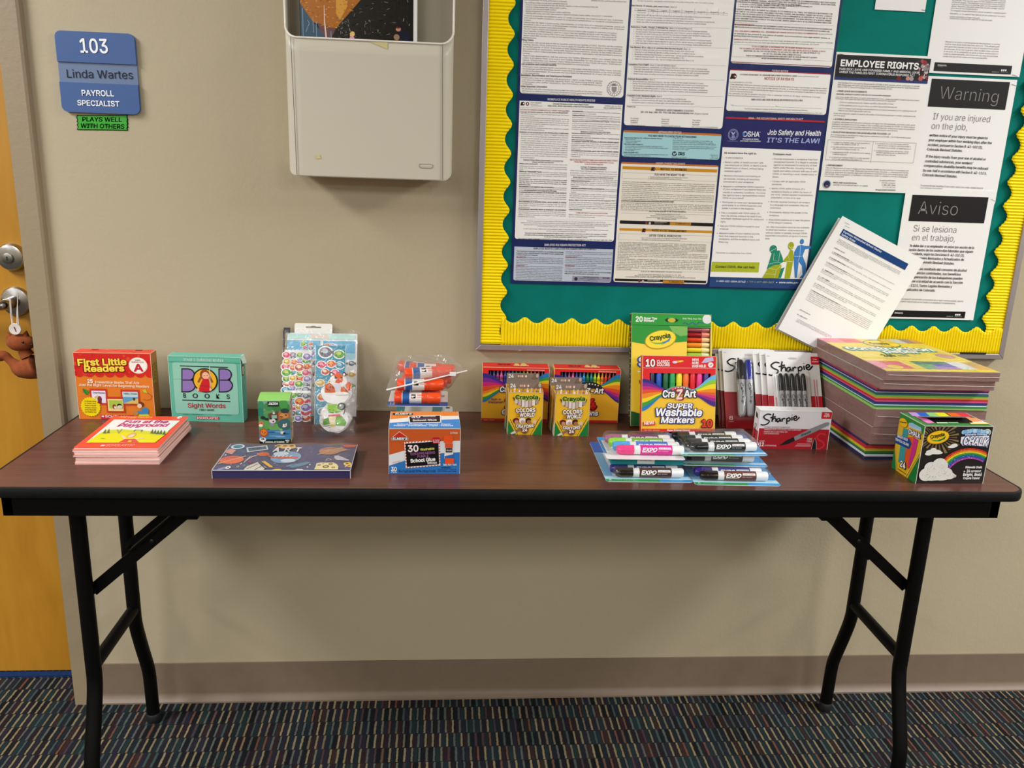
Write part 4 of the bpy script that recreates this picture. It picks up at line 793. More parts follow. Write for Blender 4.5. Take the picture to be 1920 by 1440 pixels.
g.para(T2, 52, 1150, 1680, 1286, 5, 19, GRY, last=0.57); g.text('contributes to unemployment insurance and cannot deduct this from your wages.', 42, 1286, 975, 1300, 20, INK, 3, 'sb')
g.para("If you become unemployed and wish to file for unemployment insurance benefits, go to coloradoui.gov and click on File a Claim. If your hours of work are reduced, you may be entitled to partial unemployment benefits. If you would need to file, call one of the following numbers: 303-318-9000 (Denver metro area) or 1-800-388-5515 (outside Denver metro area). Hearing impaired: 303-318-9016 (TDD Denver metro area) or 1-800-894-7730 (TDD outside Denver metro area).", 40, 1318, 1660, 1434, 5, 19, GRY, last=0.7)
g.zoom(1130, 220, 4.3636)
g.line([(150, 762), (910, 780)], 1.6, '#9c968e', 2); g.line([(150, 782), (908, 800)], 1.6, '#9c968e', 2)
for (u, v, u1, v1, s, st) in ((378, 774, 682, 780, 'EMPLOYERS ARE REQUIRED BY LAW TO POST THIS NOTICE', 'sb'), (430, 796, 632, 800, 'Colorado Employment Security Act 8-70-102', 's'), (390, 808, 672, 814, 'Regulations Concerning Employment Security 7.2.1 through 7.2.5', 's'), (355, 822, 694, 828, 'Employers can download copies of this poster at coloradoui.gov/employer', 's'), (445, 834, 602, 838, 'UITL-1049 Revised 12/2020', 'sb')):
    g.text(s, u, v, u1, v1, 9, INK if st == 'sb' else GRY, 2, st)
def co_strip(a, b, va, vb, la):
    g.rect(a, va, b, vb, '#171310', 2); g.ell(la+12, va+22, 10, 10, '#7a3a34', 3); g.ell(la+40, va+24, 9, 11, '#d9b9b3', 3); g.text('COLORADO', la+78, va+18, la+180, va+20, 10, '#cfc6bd', 3, 'b'); g.text('Department of', la+78, va+30, la+150, va+32, 7, '#9a928a', 3, 's'); g.text('Labor and Employment', la+78, va+40, la+182, va+42, 7, '#9a928a', 3, 's'); g.rect(la+205, va+14, la+375, va+44, '#c98a2a', 3); g.text('IT COMES WITH YOU', la+250, va+32, la+368, va+35, 11, '#3a260f', 4, 'b')
co_strip(141, 902, 842, 893, 345); g.rect(138, 905, 897, 948, OR2, 2); g.text('AVISO A LOS TRABAJADORES', 400, 932, 684, 940, 18, '#3d2a12', 3, 'b')
g.poly([(318, 938), (328, 908), (340, 908), (335, 939)], '#3a1c16', 3); g.ell(343, 924, 11, 15, '#2b1a18', 3); g.ell(347, 925, 6, 5, '#b9602a', 4)
g.frame(132, 948, 890, 1022, 1.5, '#9c968e', 2); g.text('USTED TIENE EL DERECHO DE:', 378, 974, 645, 980, 15, INK, 2, 'b'); g.text('Estar clasificado correctamente como empleado o contratista independiente.', 318, 990, 690, 998, 9, GRY, 2, 's'); g.text('Ser pagado con exactitud y a tiempo por los servicios que presta.', 318, 1004, 636, 1010, 9, GRY, 2, 's')
g.para("Hay recursos disponibles para usted si piensa que está sujeto a una clasificación errónea o a prácticas de pago incorrectas por su empleador. Para obtener más información, visite WorkRights.cdle.co. Los empleadores están obligados a cumplir con la ley al pagar los salarios, incluyendo el pago puntual de los salarios ganados, el seguro de desempleo y de compensación laboral. Como trabajador, usted tiene ciertos derechos como empleado o contratista independiente. La clasificación incorrecta de empleados como contratistas independientes y otras violaciones afectan a los negocios que cumplen la ley.", 128, 1026, 850, 1096, 7, 9, GRY, last=0.8)
g.para("Si cree que ha sido clasificado incorrectamente como contratista independiente y no desempeña tareas que cumplan con los criterios, visite colorado.gov/cdle/TipForm o llámenos al 303-318-9100 y seleccione la opción 4. Para ser clasificado como empleado debe cumplir los criterios del estatuto revisado 8-70-115. Puede leer la ley en línea y obtener más información en coloradoui.gov/ProperClassification.", 122, 1108, 862, 1150, 4, 9, GRY, last=0.13)
g.para("Como empleado, usted tiene derecho a los beneficios del seguro de desempleo si queda sin empleo por causas ajenas a su voluntad. Su empleador contribuye al seguro de desempleo y no puede deducirlo de su salario. Si queda desempleado y desea presentar una solicitud, visite coloradoui.gov y haga clic en presentar una solicitud. Si le reducen las horas de trabajo puede tener derecho a beneficios parciales. Llame a uno de los siguientes números: 303-318-9333 (área metropolitana de Denver) o 1-866-422-0402 (fuera del área metropolitana).", 116, 1162, 840, 1244, 7, 9, GRY, last=0.17)
g.line([(112, 1250), (856, 1268)], 1.6, '#9c968e', 2)
for (u, v, u1, v1, s) in ((312, 1266, 648, 1272, 'POR LEY EL EMPLEADOR DEBE COLGAR ESTE AVISO'), (290, 1288, 640, 1296, 'Ley de Seguridad de Empleo de Colorado 8-70-102'), (260, 1300, 668, 1308, 'Reglamentos de la Seguridad de Empleo 7.2.1 a 7.2.5'), (185, 1308, 760, 1318, 'Los empleadores pueden descargar copias de este aviso en coloradoui.gov/employer')): g.text(s, u, v, u1, v1, 9, INK, 2, 's')
co_strip(100, 845, 1318, 1356, 288)
# anti-discrimination
pan(1371.5, -60, 1560.5, 127.0, r=5); g.zoom(1340, 0, 6)
g.para("AN ENTITY MAY ASK ONLY LIMITED QUESTIONS. STATING A NEED FOR ACCOMMODATION IS NOT SUFFICIENT TO CONFIRM A SERVICE ANIMAL. AN ENTITY MAY NOT REQUIRE OR REQUEST A LICENSE, REGISTRATION, OR OTHER DESIGNATION CONCERNING A SERVICE ANIMAL. AN ENTITY MAY MAKE THE FOLLOWING INQUIRIES:", 236, -18, 1370, 28, 3, 15, INK, sty='sb', last=0.66)
g.text('1. IS THE DOG A SERVICE ANIMAL TRAINED TO PERFORM A TASK OR WORK RELATED TO A DISABILITY?', 262, 56, 1098, 84, 14, INK, 2, 'sb'); g.text('2. WHAT IS THE TASK OR WORK THE DOG IS TRAINED TO PERFORM?', 262, 80, 800, 98, 14, INK, 2, 'sb')
g.para("A SERVICE ANIMAL MUST BE UNDER THE CONTROL OF ITS HANDLER AT ALL TIMES. THE HANDLER IS RESPONSIBLE FOR THE CARE OF THE SERVICE ANIMAL, INCLUDING TOILETING, FEEDING, AND GROOMING. CARING FOR THE DOG. A SERVICE ANIMAL MAY BE DENIED ENTRY IF ITS PRESENCE RESULTS IN A FUNDAMENTAL ALTERATION OF THE NATURE OF THE SERVICE PROVIDED AND/OR MAINTENANCE OF A STERILE ENVIRONMENT. THE MERE PRESENCE OF A SERVICE ANIMAL IS NOT GROUNDS FOR A VIOLATION OF THE HEALTH CODE. SERVICE ANIMALS MUST BE ALLOWED IN DINING AREAS AND IN SELF-SERVICE FOOD LINES. AN ENTITY MAY NOT CHARGE A FEE FOR ALLOWING A SERVICE ANIMAL TO BE PRESENT.", 232, 110, 1330, 238, 6, 15, '#3a3836', sty='sb', last=0.24)
g.line([(225, 255), (1335, 290)], 2, '#8a8682', 2)
g.para("RETALIATION PROHIBITED: A PERSON MAY NOT DISCRIMINATE AGAINST ANOTHER PARTICIPATING IN THE INVESTIGATION OF DISCRIMINATION AND ENGAGED IN PROTECTED ACTIVITY AND EXPRESSING OR ASSISTING IN A PROTECTED ACTIVITY IS PROHIBITED BY COLORADO LAW.", 222, 284, 1325, 310, 2, 15, GRY, sty='sb', last=0.98); g.text('RETALIATION PROHIBITED:', 222, 283, 446, 292, 16, RED, 3, 'sb')
g.text('COLO. CIVIL RIGHTS COMM\'N RULE 20.4 - DISCRIMINATORY SIGNAGE IN PLACES OF PUBLIC ACCOMMODATION:', 218, 356, 1158, 388, 16, RED, 2, 'sb'); g.text('No person shall post', 1164, 389, 1322, 394, 14, GRY, 2, 's')
g.para("or permit to be posted in any place of public accommodation any sign which states or implies the following: \"WE RESERVE THE RIGHT TO REFUSE SERVICE TO ANYONE\" - 3 CCR 708-1.", 216, 384, 1305, 410, 2, 15, GRY, sty='sb', last=0.36)
g.text('CROWN Act of 2020:', 212, 450, 378, 455, 15, RED, 2, 'sb'); g.text('Discrimination on the basis of race now includes hair texture, hair type, or a protected hairstyle commonly or historically', 384, 456, 1328, 490, 14, GRY, 2, 's'); g.text('associated with race, such as braids, locs, twists, tight coils or curls, cornrows, Bantu knots, Afros and headwraps. (eff. 9/14/20)', 212, 478, 1172, 508, 14, GRY, 2, 's')
g.frame(200, 496, 1318, 690, 2, '#8a8682', 2)
for (u, v, u1, v1, s, c_) in ((415, 530, 1112, 556, 'TO FILE A COMPLAINT OF DISCRIMINATION, OR FOR MORE INFORMATION CONTACT', RED), (275, 552, 1246, 588, 'THE COLORADO CIVIL RIGHTS DIVISION, 1560 BROADWAY, LOBBY WELCOME CENTER, SUITE #110, DENVER, CO 80202', RED), (325, 580, 1185, 608, 'MAIN PHONE: 303-894-2997 HOTLINE ESPANOL: 720-432-4294 TOLL-FREE: 800-262-4845 (V/TTD RELAY: 711)', GRY), (540, 612, 970, 628, 'FAX: 303-894-7830 EMAIL: DORA_CCRD@STATE.CO.US', GRY), (352, 634, 1152, 658, 'PUBLIC ACCOMMODATION DISCRIMINATION COMPLAINTS MUST BE FILED WITHIN SIXTY (60) DAYS', INK), (525, 664, 972, 678, 'AFTER THE ALLEGED DISCRIMINATORY ACT OCCURRED.', INK)): g.text(s, u, v, u1, v1, 16, c_, 2, 'sb')
g.rect(186, 692, 1301, 752, '#8a1c26', 2); g.text('ccrd.colorado.gov', 660, 730, 826, 738, 17, '#e9d7d3', 3, 'b'); g.text('Discrimination Notice Revised 09/2021', 205, 714, 455, 722, 12, '#c99a96', 3, 's')
# paydays
pan(1365.0, 129.5, 1553.6, 215.8, r=5); pan(1365.0, 129.5, 1553.6, 140.0, '#b01f2b', 5, True, False, 2); g.zoom(1340, 0, 6)
g.text('PAYDAY NOTICE', 642, 806, 824, 814, 22, '#f0d6d6', 3, 'b', 0.1); g.text('COLORADO DEPARTMENT OF LABOR AND EMPLOYMENT DIVISION OF LABOR', 282, 846, 922, 864, 16, INK, 2, 'sb'); g.text('| www.coloradolaborlaw.gov', 928, 864, 1172, 870, 13, GRY, 2, 's'); g.text('NOTICE OF PAYDAYS', 556, 898, 890, 908, 30, RED, 2, 'b')
g.poly([(170, 888), (188, 828), (205, 828), (196, 890)], '#2a1d18', 2); g.ell(218, 858, 28, 32, '#261a18', 2); g.ell(226, 858, 14, 13, '#c2602e', 3); g.ell(232, 862, 8, 7, WHT, 4)
g.text('In accordance with 8-4-107, C.R.S.:', 164, 930, 424, 938, 15, GRY, 2, 's')
g.para("Every employer shall post and keep posted conspicuously at the place of work if practicable, or otherwise where it can be seen as employees come or go to their places of work, or at the office or nearest agency for payment kept by the employer a notice specifying the regular paydays and the time and place of payment, in accordance with the provisions of section 8-4-103, and also any changes concerning them that may occur from time to time.", 174, 956, 1266, 1032, 4, 15, GRY, last=0.24)
g.para("Pay periods can be no greater duration than a calendar month or 30 days, whichever is longer. Paydays must occur no later than 10 days following the close of each pay period. 8-4-103, C.R.S.", 152, 1056, 1200, 1080, 2, 15, GRY, last=0.4)
g.text('EMPLOYEES ARE PAID ON REGULAR PAYDAYS AS FOLLOWS:', 408, 1130, 992, 1142, 21, INK, 2, 'sb'); g.text('Time:', 178, 1188, 214, 1190, 13, GRY, 2, 's'); g.text('Place:', 680, 1202, 722, 1204, 13, GRY, 2, 's'); g.line([(216, 1190), (672, 1202)], 2, GRY, 2); g.line([(724, 1204), (1205, 1222)], 2, GRY, 2)
g.text('This form is provided as a courtesy by the Colorado Division of Labor Standards and Statistics.', 332, 1230, 1050, 1250, 15, GRY, 2, 's'); g.text('Other Notice of Paydays Posters may be acceptable provided that they contain the elements and information required by 8-4-107, C.R.S.', 170, 1252, 1212, 1282, 14, GRY, 2, 's')
# job safety and health
pan(1357.6, 219.0, 1547.0, 230.0, '#b81f2c', 5, True, False, 2); g.zoom(1345, 200, 8.93)
g.rectm(COLS[2][0], on_wall(1354, 277, yp)[2]-0.001, COLS[2][1], on_wall(1359, 225.5, yp)[2], '#1f2063', 1); g.text('OSHA - THE OCCUPATIONAL SAFETY AND HEALTH ACT', 516, 206, 1430, 226, 30, '#f2cfcf', 3, 'b')
PALE = '#aeb6de'
g.ell(263, 467, 86, 92, PALE, 3, inner=0.92); g.ell(263, 467, 66, 70, PALE, 3, inner=0.93); g.poly([(225, 420), (248, 425), (262, 452), (280, 425), (302, 424), (275, 470), (250, 470)], PALE, 3); g.poly([(235, 480), (292, 480), (285, 530), (240, 530)], '#7f88bf', 3); g.text('U.S. Department of Labor', 162, 580, 340, 584, 12, PALE, 3, 's')
g.ell(462, 460, 42, 46, '#e9ebf5', 3); g.ell(450, 462, 30, 32, '#3c6fb0', 4); g.ell(474, 458, 18, 30, '#1f2063', 4); g.text('SHA', 500, 500, 702, 506, 84, '#f2f3f8', 3, 'b'); g.text('®', 700, 440, 722, 441, 18, '#f2f3f8', 3, 'r')
g.text('Occupational Safety', 420, 548, 690, 556, 22, '#eceef6', 3, 'b'); g.text('and Health Administration', 380, 582, 724, 590, 22, '#eceef6', 3, 'b')
g.text('Job Safety and Health', 832, 470, 1728, 488, 84, '#f6f6fa', 3, 'b', 0.14); g.text("IT'S THE LAW!", 820, 596, 1706, 612, 76, '#aebbe6', 3, 'b', 0.14)
g.zoom(0, 0, 1); g.rectm(COLS[2][0], on_wall(1420, 521, yp)[2], COLS[2][1], on_wall(1440, 279.2, yp)[2], '#f8f5f1', 2)
g.zoom(1345, 200, 8.93); g.text('All workers have the right to:', 110, 788, 655, 800, 30, INK, 3, 'b'); g.text('Employers must:', 930, 808, 1240, 816, 30, INK, 3, 'b')
def dots(rows, c='#5a5754', h=27):
    for (u, v, u1, v1, s, d) in rows:
        g.text(s, u, v, u1, v1, h, c, 3, 's')
        if d: g.ell(u-24, v-10, 5, 6, c, 3, n=6)
dots([(132, 866, 434, 872, 'A safe workplace.', 1), (124, 942, 768, 954, 'Raise a safety or health concern with', 1), (118, 990, 842, 1006, 'your employer or OSHA, or report a work-', 0), (114, 1040, 768, 1054, 'related injury or illness, without being', 0), (112, 1090, 406, 1096, 'retaliated against.', 0), (108, 1168, 722, 1180, 'Receive information and training on', 1), (102, 1220, 706, 1234, 'job hazards, including all hazardous', 0), (98, 1268, 614, 1280, 'substances in your workplace.', 0), (946, 888, 1678, 900, 'Provide employees a workplace free from', 1), (942, 938, 1672, 952, 'recognized hazards. It is illegal to retaliate', 0), (938, 988, 1668, 1000, 'against an employee for using any of their', 0), (932, 1036, 1612, 1048, 'rights under the law, including raising a', 0), (928, 1088, 1668, 1100, 'health and safety concern with you or with', 0), (922, 1138, 1664, 1150, 'OSHA, or reporting a work-related injury or', 0), (920, 1188, 1030, 1190, 'illness.', 0), (914, 1262, 1476, 1272, 'Comply with all applicable OSHA', 1), (908, 1312, 1082, 1316, 'standards.', 0)])
g.zoom(1330, 340, 7.023)
dots([(180, 76, 722, 86, 'Request a confidential OSHA inspection', 1), (176, 112, 740, 122, 'of your workplace if you believe there are', 0), (176, 154, 738, 164, 'unsafe or unhealthy conditions. You have', 0), (174, 192, 732, 202, 'the right to have a representative contact', 0), (170, 228, 456, 234, 'OSHA on your behalf.', 0), (168, 284, 698, 298, 'Participate (or have your representative', 1), (164, 324, 684, 336, 'participate) in an OSHA inspection and', 0), (160, 362, 594, 372, 'speak in private to the inspector.', 0), (154, 424, 660, 434, 'File a complaint with OSHA within 30', 1), (150, 462, 684, 474, 'days (by phone, online or by mail) if you', 0), (148, 500, 718, 512, 'have been retaliated against for using your', 0), (146, 540, 218, 542, 'rights.', 0), (138, 596, 660, 608, 'See any OSHA citations issued to your', 1), (134, 634, 258, 638, 'employer.', 0), (128, 692, 664, 702, 'Request copies of your medical records,', 1), (124, 730, 574, 740, 'tests that measure hazards in the', 0), (122, 768, 660, 780, 'workplace, and the workplace injury and', 0), (118, 806, 248, 810, 'illness log.', 0), (818, 104, 1252, 112, 'Notify OSHA within 8 hours of a', 1), (812, 146, 1340, 156, 'workplace fatality or within 24 hours of', 0), (808, 184, 1366, 194, 'any work-related inpatient hospitalization,', 0), (806, 224, 1204, 232, 'amputation, or loss of an eye.', 0), (804, 278, 1322, 290, 'Provide required training to all workers', 1), (798, 320, 1306, 330, 'in a language and vocabulary they can', 0), (794, 358, 944, 362, 'understand.', 0), (790, 416, 1290, 426, 'Prominently display this poster in the', 1), (784, 456, 920, 460, 'workplace.', 0), (780, 516, 1320, 526, 'Post OSHA citations at or near the place', 1), (774, 552, 1092, 560, 'of the alleged violations.', 0), (746, 610, 1314, 620, 'On-Site Consultation services are available', 0), (742, 648, 1252, 658, 'to small and medium-sized employers,', 0), (738, 686, 1300, 696, 'without citation or penalty, through OSHA-', 0), (732, 724, 1288, 734, 'supported consultation programs in every', 0), (730, 762, 796, 764, 'state.', 0)], h=21)
g.text('This poster is available free from OSHA.', 80, 948, 556, 958, 18, '#5a5754', 3, 'r', 0.15)
g.poly([(36, 1058), (660, 1066), (644, 1200), (16, 1188)], '#b3bd2c', 3); g.text('Contact OSHA. We can help.', 74, 1136, 604, 1146, 30, '#2f3418', 4, 'b', 0.2)
GN, LM, BL_ = '#1f8a6d', '#a8ae1c', '#3f82c4'
g.poly([(755, 1150), (790, 1040), (820, 940), (870, 910), (925, 910), (965, 1010), (970, 1060), (900, 1110), (940, 1150), (990, 1130), (940, 1275), (900, 1275)], GN, 3); g.ell(840, 895, 50, 55, GN, 3); g.poly([(788, 920), (800, 860), (840, 838), (885, 865), (890, 890)], GN, 4); g.line([(795, 925), (885, 880)], 5, '#dcd7d0', 5); g.line([(850, 945), (840, 1040), (910, 1050), (925, 930)], 5, '#bfe0d2', 5); g.line([(780, 1090), (900, 1060), (950, 1080)], 5, '#bfe0d2', 5)
g.poly([(955, 1060), (1040, 960), (1060, 900), (1100, 910), (1112, 1000), (1090, 1120), (1060, 1278), (985, 1278), (1020, 1060)], LM, 3); g.ell(1072, 850, 40, 52, LM, 3); g.line([(1040, 850), (1075, 880), (1110, 860)], 7, '#eef0c8', 4); g.line([(1000, 1050), (1095, 1060)], 5, '#eef0c8', 4); g.line([(1030, 960), (1052, 1040)], 4, '#eef0c8', 4)
g.poly([(1115, 930), (1160, 850), (1210, 835), (1260, 850), (1335, 850), (1335, 880), (1260, 895), (1225, 980), (1265, 1080), (1275, 1180), (1265, 1240), (1225, 1240), (1215, 1110), (1175, 1060), (1150, 1270), (1122, 1270), (1112, 1100), (1110, 1000)], BL_, 3); g.ell(1216, 795, 28, 36, BL_, 3); g.poly([(1180, 1275), (1220, 1230), (1270, 1225), (1280, 1275)], BL_, 4); g.line([(1195, 850), (1190, 980), (1165, 1060)], 4, '#d7e6f4', 4); g.line([(1320, 870), (1262, 1225)], 4, '#7a97b4', 4); g.line([(1115, 985), (1215, 985)], 4, '#d7e6f4', 4)
g.poly([(690, 1275), (775, 1140), (860, 1100), (950, 1095), (935, 1170), (900, 1275)], LM, 5); g.line([(775, 1140), (880, 1165), (950, 1095)], 5, '#e3e6b0', 6); g.line([(880, 1165), (850, 1275)], 5, '#e3e6b0', 6); g.line([(735, 1215), (870, 1225)], 5, '#e3e6b0', 6)
g.zoom(0, 0, 1); za_ = on_wall(1420, 521.5, yp)[2]; g.rectm(COLS[2][0], za_-0.0215, COLS[2][1], za_, '#24457a', 3)
g.zoom(1330, 340, 7.023); g.text('1-800-321-OSHA (6742)', 88, 1324, 472, 1332, 22, '#e6ebf2', 4, 'b', 0.15); g.text('•  TTY 1-877-889-5627', 490, 1332, 850, 1340, 22, '#9aa68a', 4, 'b', 0.15); g.text('•  www.osha.gov', 872, 1340, 1165, 1346, 24, '#e6ebf2', 4, 'b', 0.15)
m.build('printed_sheet', po_, origin=po)
# the clear laminate: a little larger than the print, with a rippled lower lip
m = MB(); NX, NZ = 60, 24
m.grid(lambda a, b: (px0-0.005+(px1-px0+0.010)*a, yp-0.0022-0.0020*(max(0, 1-b*14))*(0.5+0.5*math.sin(a*19)), pz0-0.006+(pz1-pz0+0.006)*b), NX, NZ, M_LAM); m.build('laminate', po_, smooth=60, origin=po)

# ------------------------------------------------------------------ loose sheets
def sheet(name, label, cat, x0, z0, x1, z1, y, c='#f1efec', grp=None, thick=0.0004):
    mb = MB(); mb.box(x0, x1, y, y+thick, z0, z1, mat(c, 0.6)); return mb, ((x0+x1)/2, y, z0), (name, label, cat, grp)
def done(mb, o, t, staples=()):
    ob = mb.build(t[0], origin=o); tag(ob, t[1], t[2], t[3])
    for (u, v, u1, v1) in staples:
        s = MB(); y = o[1]-0.0008; a, b = on_wall(u, v, y), on_wall(u1, v1, y); s.path([(a[0], y, a[2]), (b[0], y, b[2])], 0.00035, mat('#6f6d6a', 0.35, 0.8), 6); so_ = s.build('staple', ob, origin=o)
    return ob
ys1 = -0.0116
# coronavirus leave sheet
mb, o, t = sheet('rights_notice', 'white notice headed in white capitals on a black band beside the navy poster', 'notice', 0.7195, 1.2490, 0.9245, 1.5275, -0.0135, '#f1eee9')
g = wall_page(mb, -0.0135).zoom(1530, 90, 8.727); a, b = g.m(345, 95), g.m(1880, 570)
zt_, zb_ = on_wall(1655, 106, -0.0135)[2], on_wall(1640, 147.5, -0.0135)[2]; xr_ = on_wall(1743, 128, -0.0135)[0]
g.rectm(0.7215, zb_, xr_, zt_, '#1d1c1f', 1); g.rectm(0.7215, zb_-0.0055, xr_, zb_, '#26376e', 1)
for (u, v, r_, c_) in ((1770, 250, 60, '#8b3038'), (1795, 330, 70, '#8d8585'), (1745, 300, 40, '#a99f9c'), (1830, 290, 34, '#6d6667'), (1735, 215, 34, '#b04449'), (1690, 350, 36, '#5d1a24'), (1350, 500, 48, '#6e1c2a'), (1500, 500, 42, '#c98a80'), (1560, 505, 44, '#a79c97'), (1710, 500, 50, '#c4574a'), (1765, 480, 36, '#b8aaa6'), (1810, 495, 32, '#7c1f33'), (1800, 400, 38, '#c7b9b4'), (1655, 420, 26, '#3f2228')):
    g.ell(u, v, r_*0.8, r_*0.8, c_, 2, n=14)
for i in range(26): g.ell(1690+rng.uniform(-20, 150), 215+rng.uniform(0, 300), rng.uniform(6, 16), rng.uniform(6, 16), ['#d98a80', '#5a5153', '#e3d6d0', '#9e2d3a'][i % 4], 3, n=8)
g.text('EMPLOYEE RIGHTS', 388, 292, 1672, 352, 100, '#f4f2f0', 4, 'h'); g.text('PAID SICK LEAVE AND EXPANDED FAMILY AND MEDICAL LEAVE', 376, 358, 1692, 422, 34, '#eeeceb', 4, 'b'); g.text('UNDER THE FAMILIES FIRST CORONAVIRUS RESPONSE ACT', 374, 408, 1610, 470, 34, '#eeeceb', 4, 'b')
g.zoom(1520, 80, 4.966)
g.para("The Families First Coronavirus Response Act (FFCRA or Act) requires certain employers to provide their employees with paid sick leave and expanded family and medical leave for specified reasons related to COVID-19. These provisions will apply from April 1, 2020 through December 31, 2020.", 252, 378, 1018, 416, 3, 13, GRY, last=0.67)
g.text('• PAID LEAVE ENTITLEMENTS', 240, 456, 522, 466, 14, INK, 2, 'b'); g.text('Generally, employers covered under the Act must provide employees:', 238, 482, 748, 500, 12, INK, 2, 'sb')
g.para("Up to two weeks (80 hours, or a part-time employee's two-week equivalent) of paid sick leave based on the higher of their regular rate of pay, or the applicable state or Federal minimum wage, paid at:", 232, 510, 1015, 526, 2, 12, GRY, last=0.72)
for (u, v, u1, v1, s) in ((262, 560, 770, 578, '• 100% for qualifying reasons #1-3 below, up to $511 daily and $5,110 total;'), (258, 588, 802, 608, '• 2/3 for qualifying reasons #4 and 6 below, up to $200 daily and $2,000 total; and'), (252, 616, 984, 644, '• Up to 12 weeks of paid sick leave and expanded family and medical leave paid at 2/3 for qualifying reason #5'), (254, 636, 560, 650, 'below for up to $200 daily and $12,000 total.'), (212, 662, 975, 692, 'A part-time employee is eligible for leave for the number of hours that the employee is normally scheduled to work'), (210, 682, 322, 688, 'over that period.')): g.text(s, u, v, u1, v1, 12, GRY, 2, 's')
g.text('• ELIGIBLE EMPLOYEES', 206, 718, 428, 726, 14, INK, 2, 'b')
g.para("In general, employees of private sector employers with fewer than 500 employees, and certain public sector employers, are eligible for up to two weeks of fully or partially paid sick leave for COVID-19 related reasons (see below). Employees who have been employed for at least 30 days prior to their leave request may be eligible for up to an additional 10 weeks of partially paid expanded family and medical leave for reason #5 below.", 200, 742, 978, 802, 4, 12, GRY, last=0.8)
g.text('• QUALIFYING REASONS FOR LEAVE RELATED TO COVID-19', 190, 838, 742, 858, 14, INK, 2, 'b')
g.para("An employee is entitled to take leave related to COVID-19 if the employee is unable to work, including unable to telework, because the employee:", 184, 862, 935, 880, 2, 12, GRY, last=0.3)
g.frame(160, 902, 955, 1122, 2, '#5a5754', 2); g.line([(583, 920), (556, 1120)], 2, '#5a5754', 2)
for (u, v, u1, v1, s) in ((192, 932, 552, 944, '1. is subject to a Federal, State, or local quarantine or'), (216, 950, 450, 958, 'isolation order related to COVID-19;'), (186, 976, 515, 986, '2. has been advised by a health care provider to'), (206, 994, 452, 1004, 'self-quarantine related to COVID-19;'), (180, 1024, 552, 1036, '3. is experiencing COVID-19 symptoms and is seeking'), (202, 1042, 336, 1048, 'a medical diagnosis;'), (172, 1070, 545, 1084, '4. is caring for an individual subject to an order described'), (196, 1088, 480, 1100, 'in (1) or self-quarantine as described in (2);'), (600, 944, 912, 954, '5. is caring for his or her child whose school or'), (622, 962, 930, 974, 'place of care is closed (or child care provider is'), (620, 982, 932, 996, 'unavailable) due to COVID-19 related reasons; or'), (588, 1010, 912, 1022, '6. is experiencing any other substantially-similar'), (610, 1028, 906, 1040, 'condition specified by the U.S. Department of'), (608, 1048, 792, 1054, 'Health and Human Services.')): g.text(s, u, v, u1, v1, 12, GRY, 2, 's')
g.text('• ENFORCEMENT', 142, 1146, 298, 1152, 14, INK, 2, 'b')
g.para("The U.S. Department of Labor's Wage and Hour Division (WHD) has the authority to investigate and enforce compliance with the FFCRA. Employers may not discharge, discipline, or otherwise discriminate against any employee who lawfully takes paid sick leave or expanded family and medical leave under the FFCRA, files a complaint, or institutes a proceeding under or related to this Act. Employers in violation of the provisions of the FFCRA will be subject to penalties and enforcement by WHD.", 138, 1170, 915, 1248, 5, 12, GRY, last=0.23)
g.ell(150, 1318, 38, 40, '#a9b2c4', 2); g.ell(150, 1318, 30, 32, '#1c2c50', 3); g.rect(138, 1326, 160, 1340, '#b8655a', 4); g.text('WAGE AND HOUR DIVISION', 208, 1308, 426, 1316, 12, INK, 2, 'sb'); g.text('UNITED STATES DEPARTMENT OF LABOR', 206, 1330, 530, 1340, 12, GRY, 2, 's')
for (v, u, s, st) in ((1292, 640, 'For additional information', 's'), (1314, 658, 'or to file a complaint:', 's'), (1334, 660, '1-866-487-9243', 'sb'), (1354, 665, 'TTY: 1-877-889-5627', 's'), (1378, 602, 'dol.gov/agencies/whd', 'sb')): g.text(s, u, v-4, 788, v, 12, INK if st == 'sb' else GRY, 2, st)
done(mb, o, t, ((1574, 101, 1584, 103),))
# the other posted sheets
mb, o, t = sheet('posted_sheet', 'white sheet with a thin black footer bar above the warning notice', 'notice', 0.9165, 1.4955, 1.1250, 1.70, -0.0121)
g = wall_page(mb, -0.0121).zoom(1660, 0, 3.789)
for (u0, v0, u1, vl, n, tx, la) in ((476, -10, 858, 62, 6, "may be entitled to workers' compensation benefits if injured on the job. The insurer pays for the medical care and part of the lost wages. The employer must post this notice and keep a record of the injury so that the claim can be handled without delay. Benefits are paid while the injured worker cannot return to work or light duty in the position held before.", 0.5), (462, 78, 860, 122, 3, "To request more information about workers' compensation benefits, or to report the failure of an employer to carry insurance, contact the Division of Workers' Compensation.", 0.55), (456, 134, 760, 134, 1, 'Call the division of the state labor department for help with a claim', 1), (425, 300, 816, 404, 7, "Notice of an injury must be given to the employer in writing within the time that the law allows. The employer will give the injured worker a list of doctors from which to choose. If no list is given, the worker may choose a doctor. It is unlawful to give a false statement in order to obtain benefits, and those who do may be punished under the law of this state and may lose benefits.", 0.82)): g.para(tx, u0, v0, u1, vl, n, 9, '#4f4c49', last=la)
g.zoom(0, 0, 1); zz = on_wall(1820, 128, -0.0121)[2]; xa, xb = on_wall(1752, 122, -0.0121)[0], on_wall(1896, 133, -0.0121)[0]; g.rectm(xa, zz-0.0085, xb, zz+0.0085, '#1b1a18', 1)
g.zoom(1660, 0, 3.789); g.text('PINNACOL', 370, 468, 435, 471, 10, '#eceae6', 2, 'b'); g.text('ASSURANCE', 372, 476, 408, 478, 4, '#b9b7b2', 2, 's'); g.text('pinnacol.com', 756, 514, 806, 516, 7, '#cfcdc8', 2, 's')
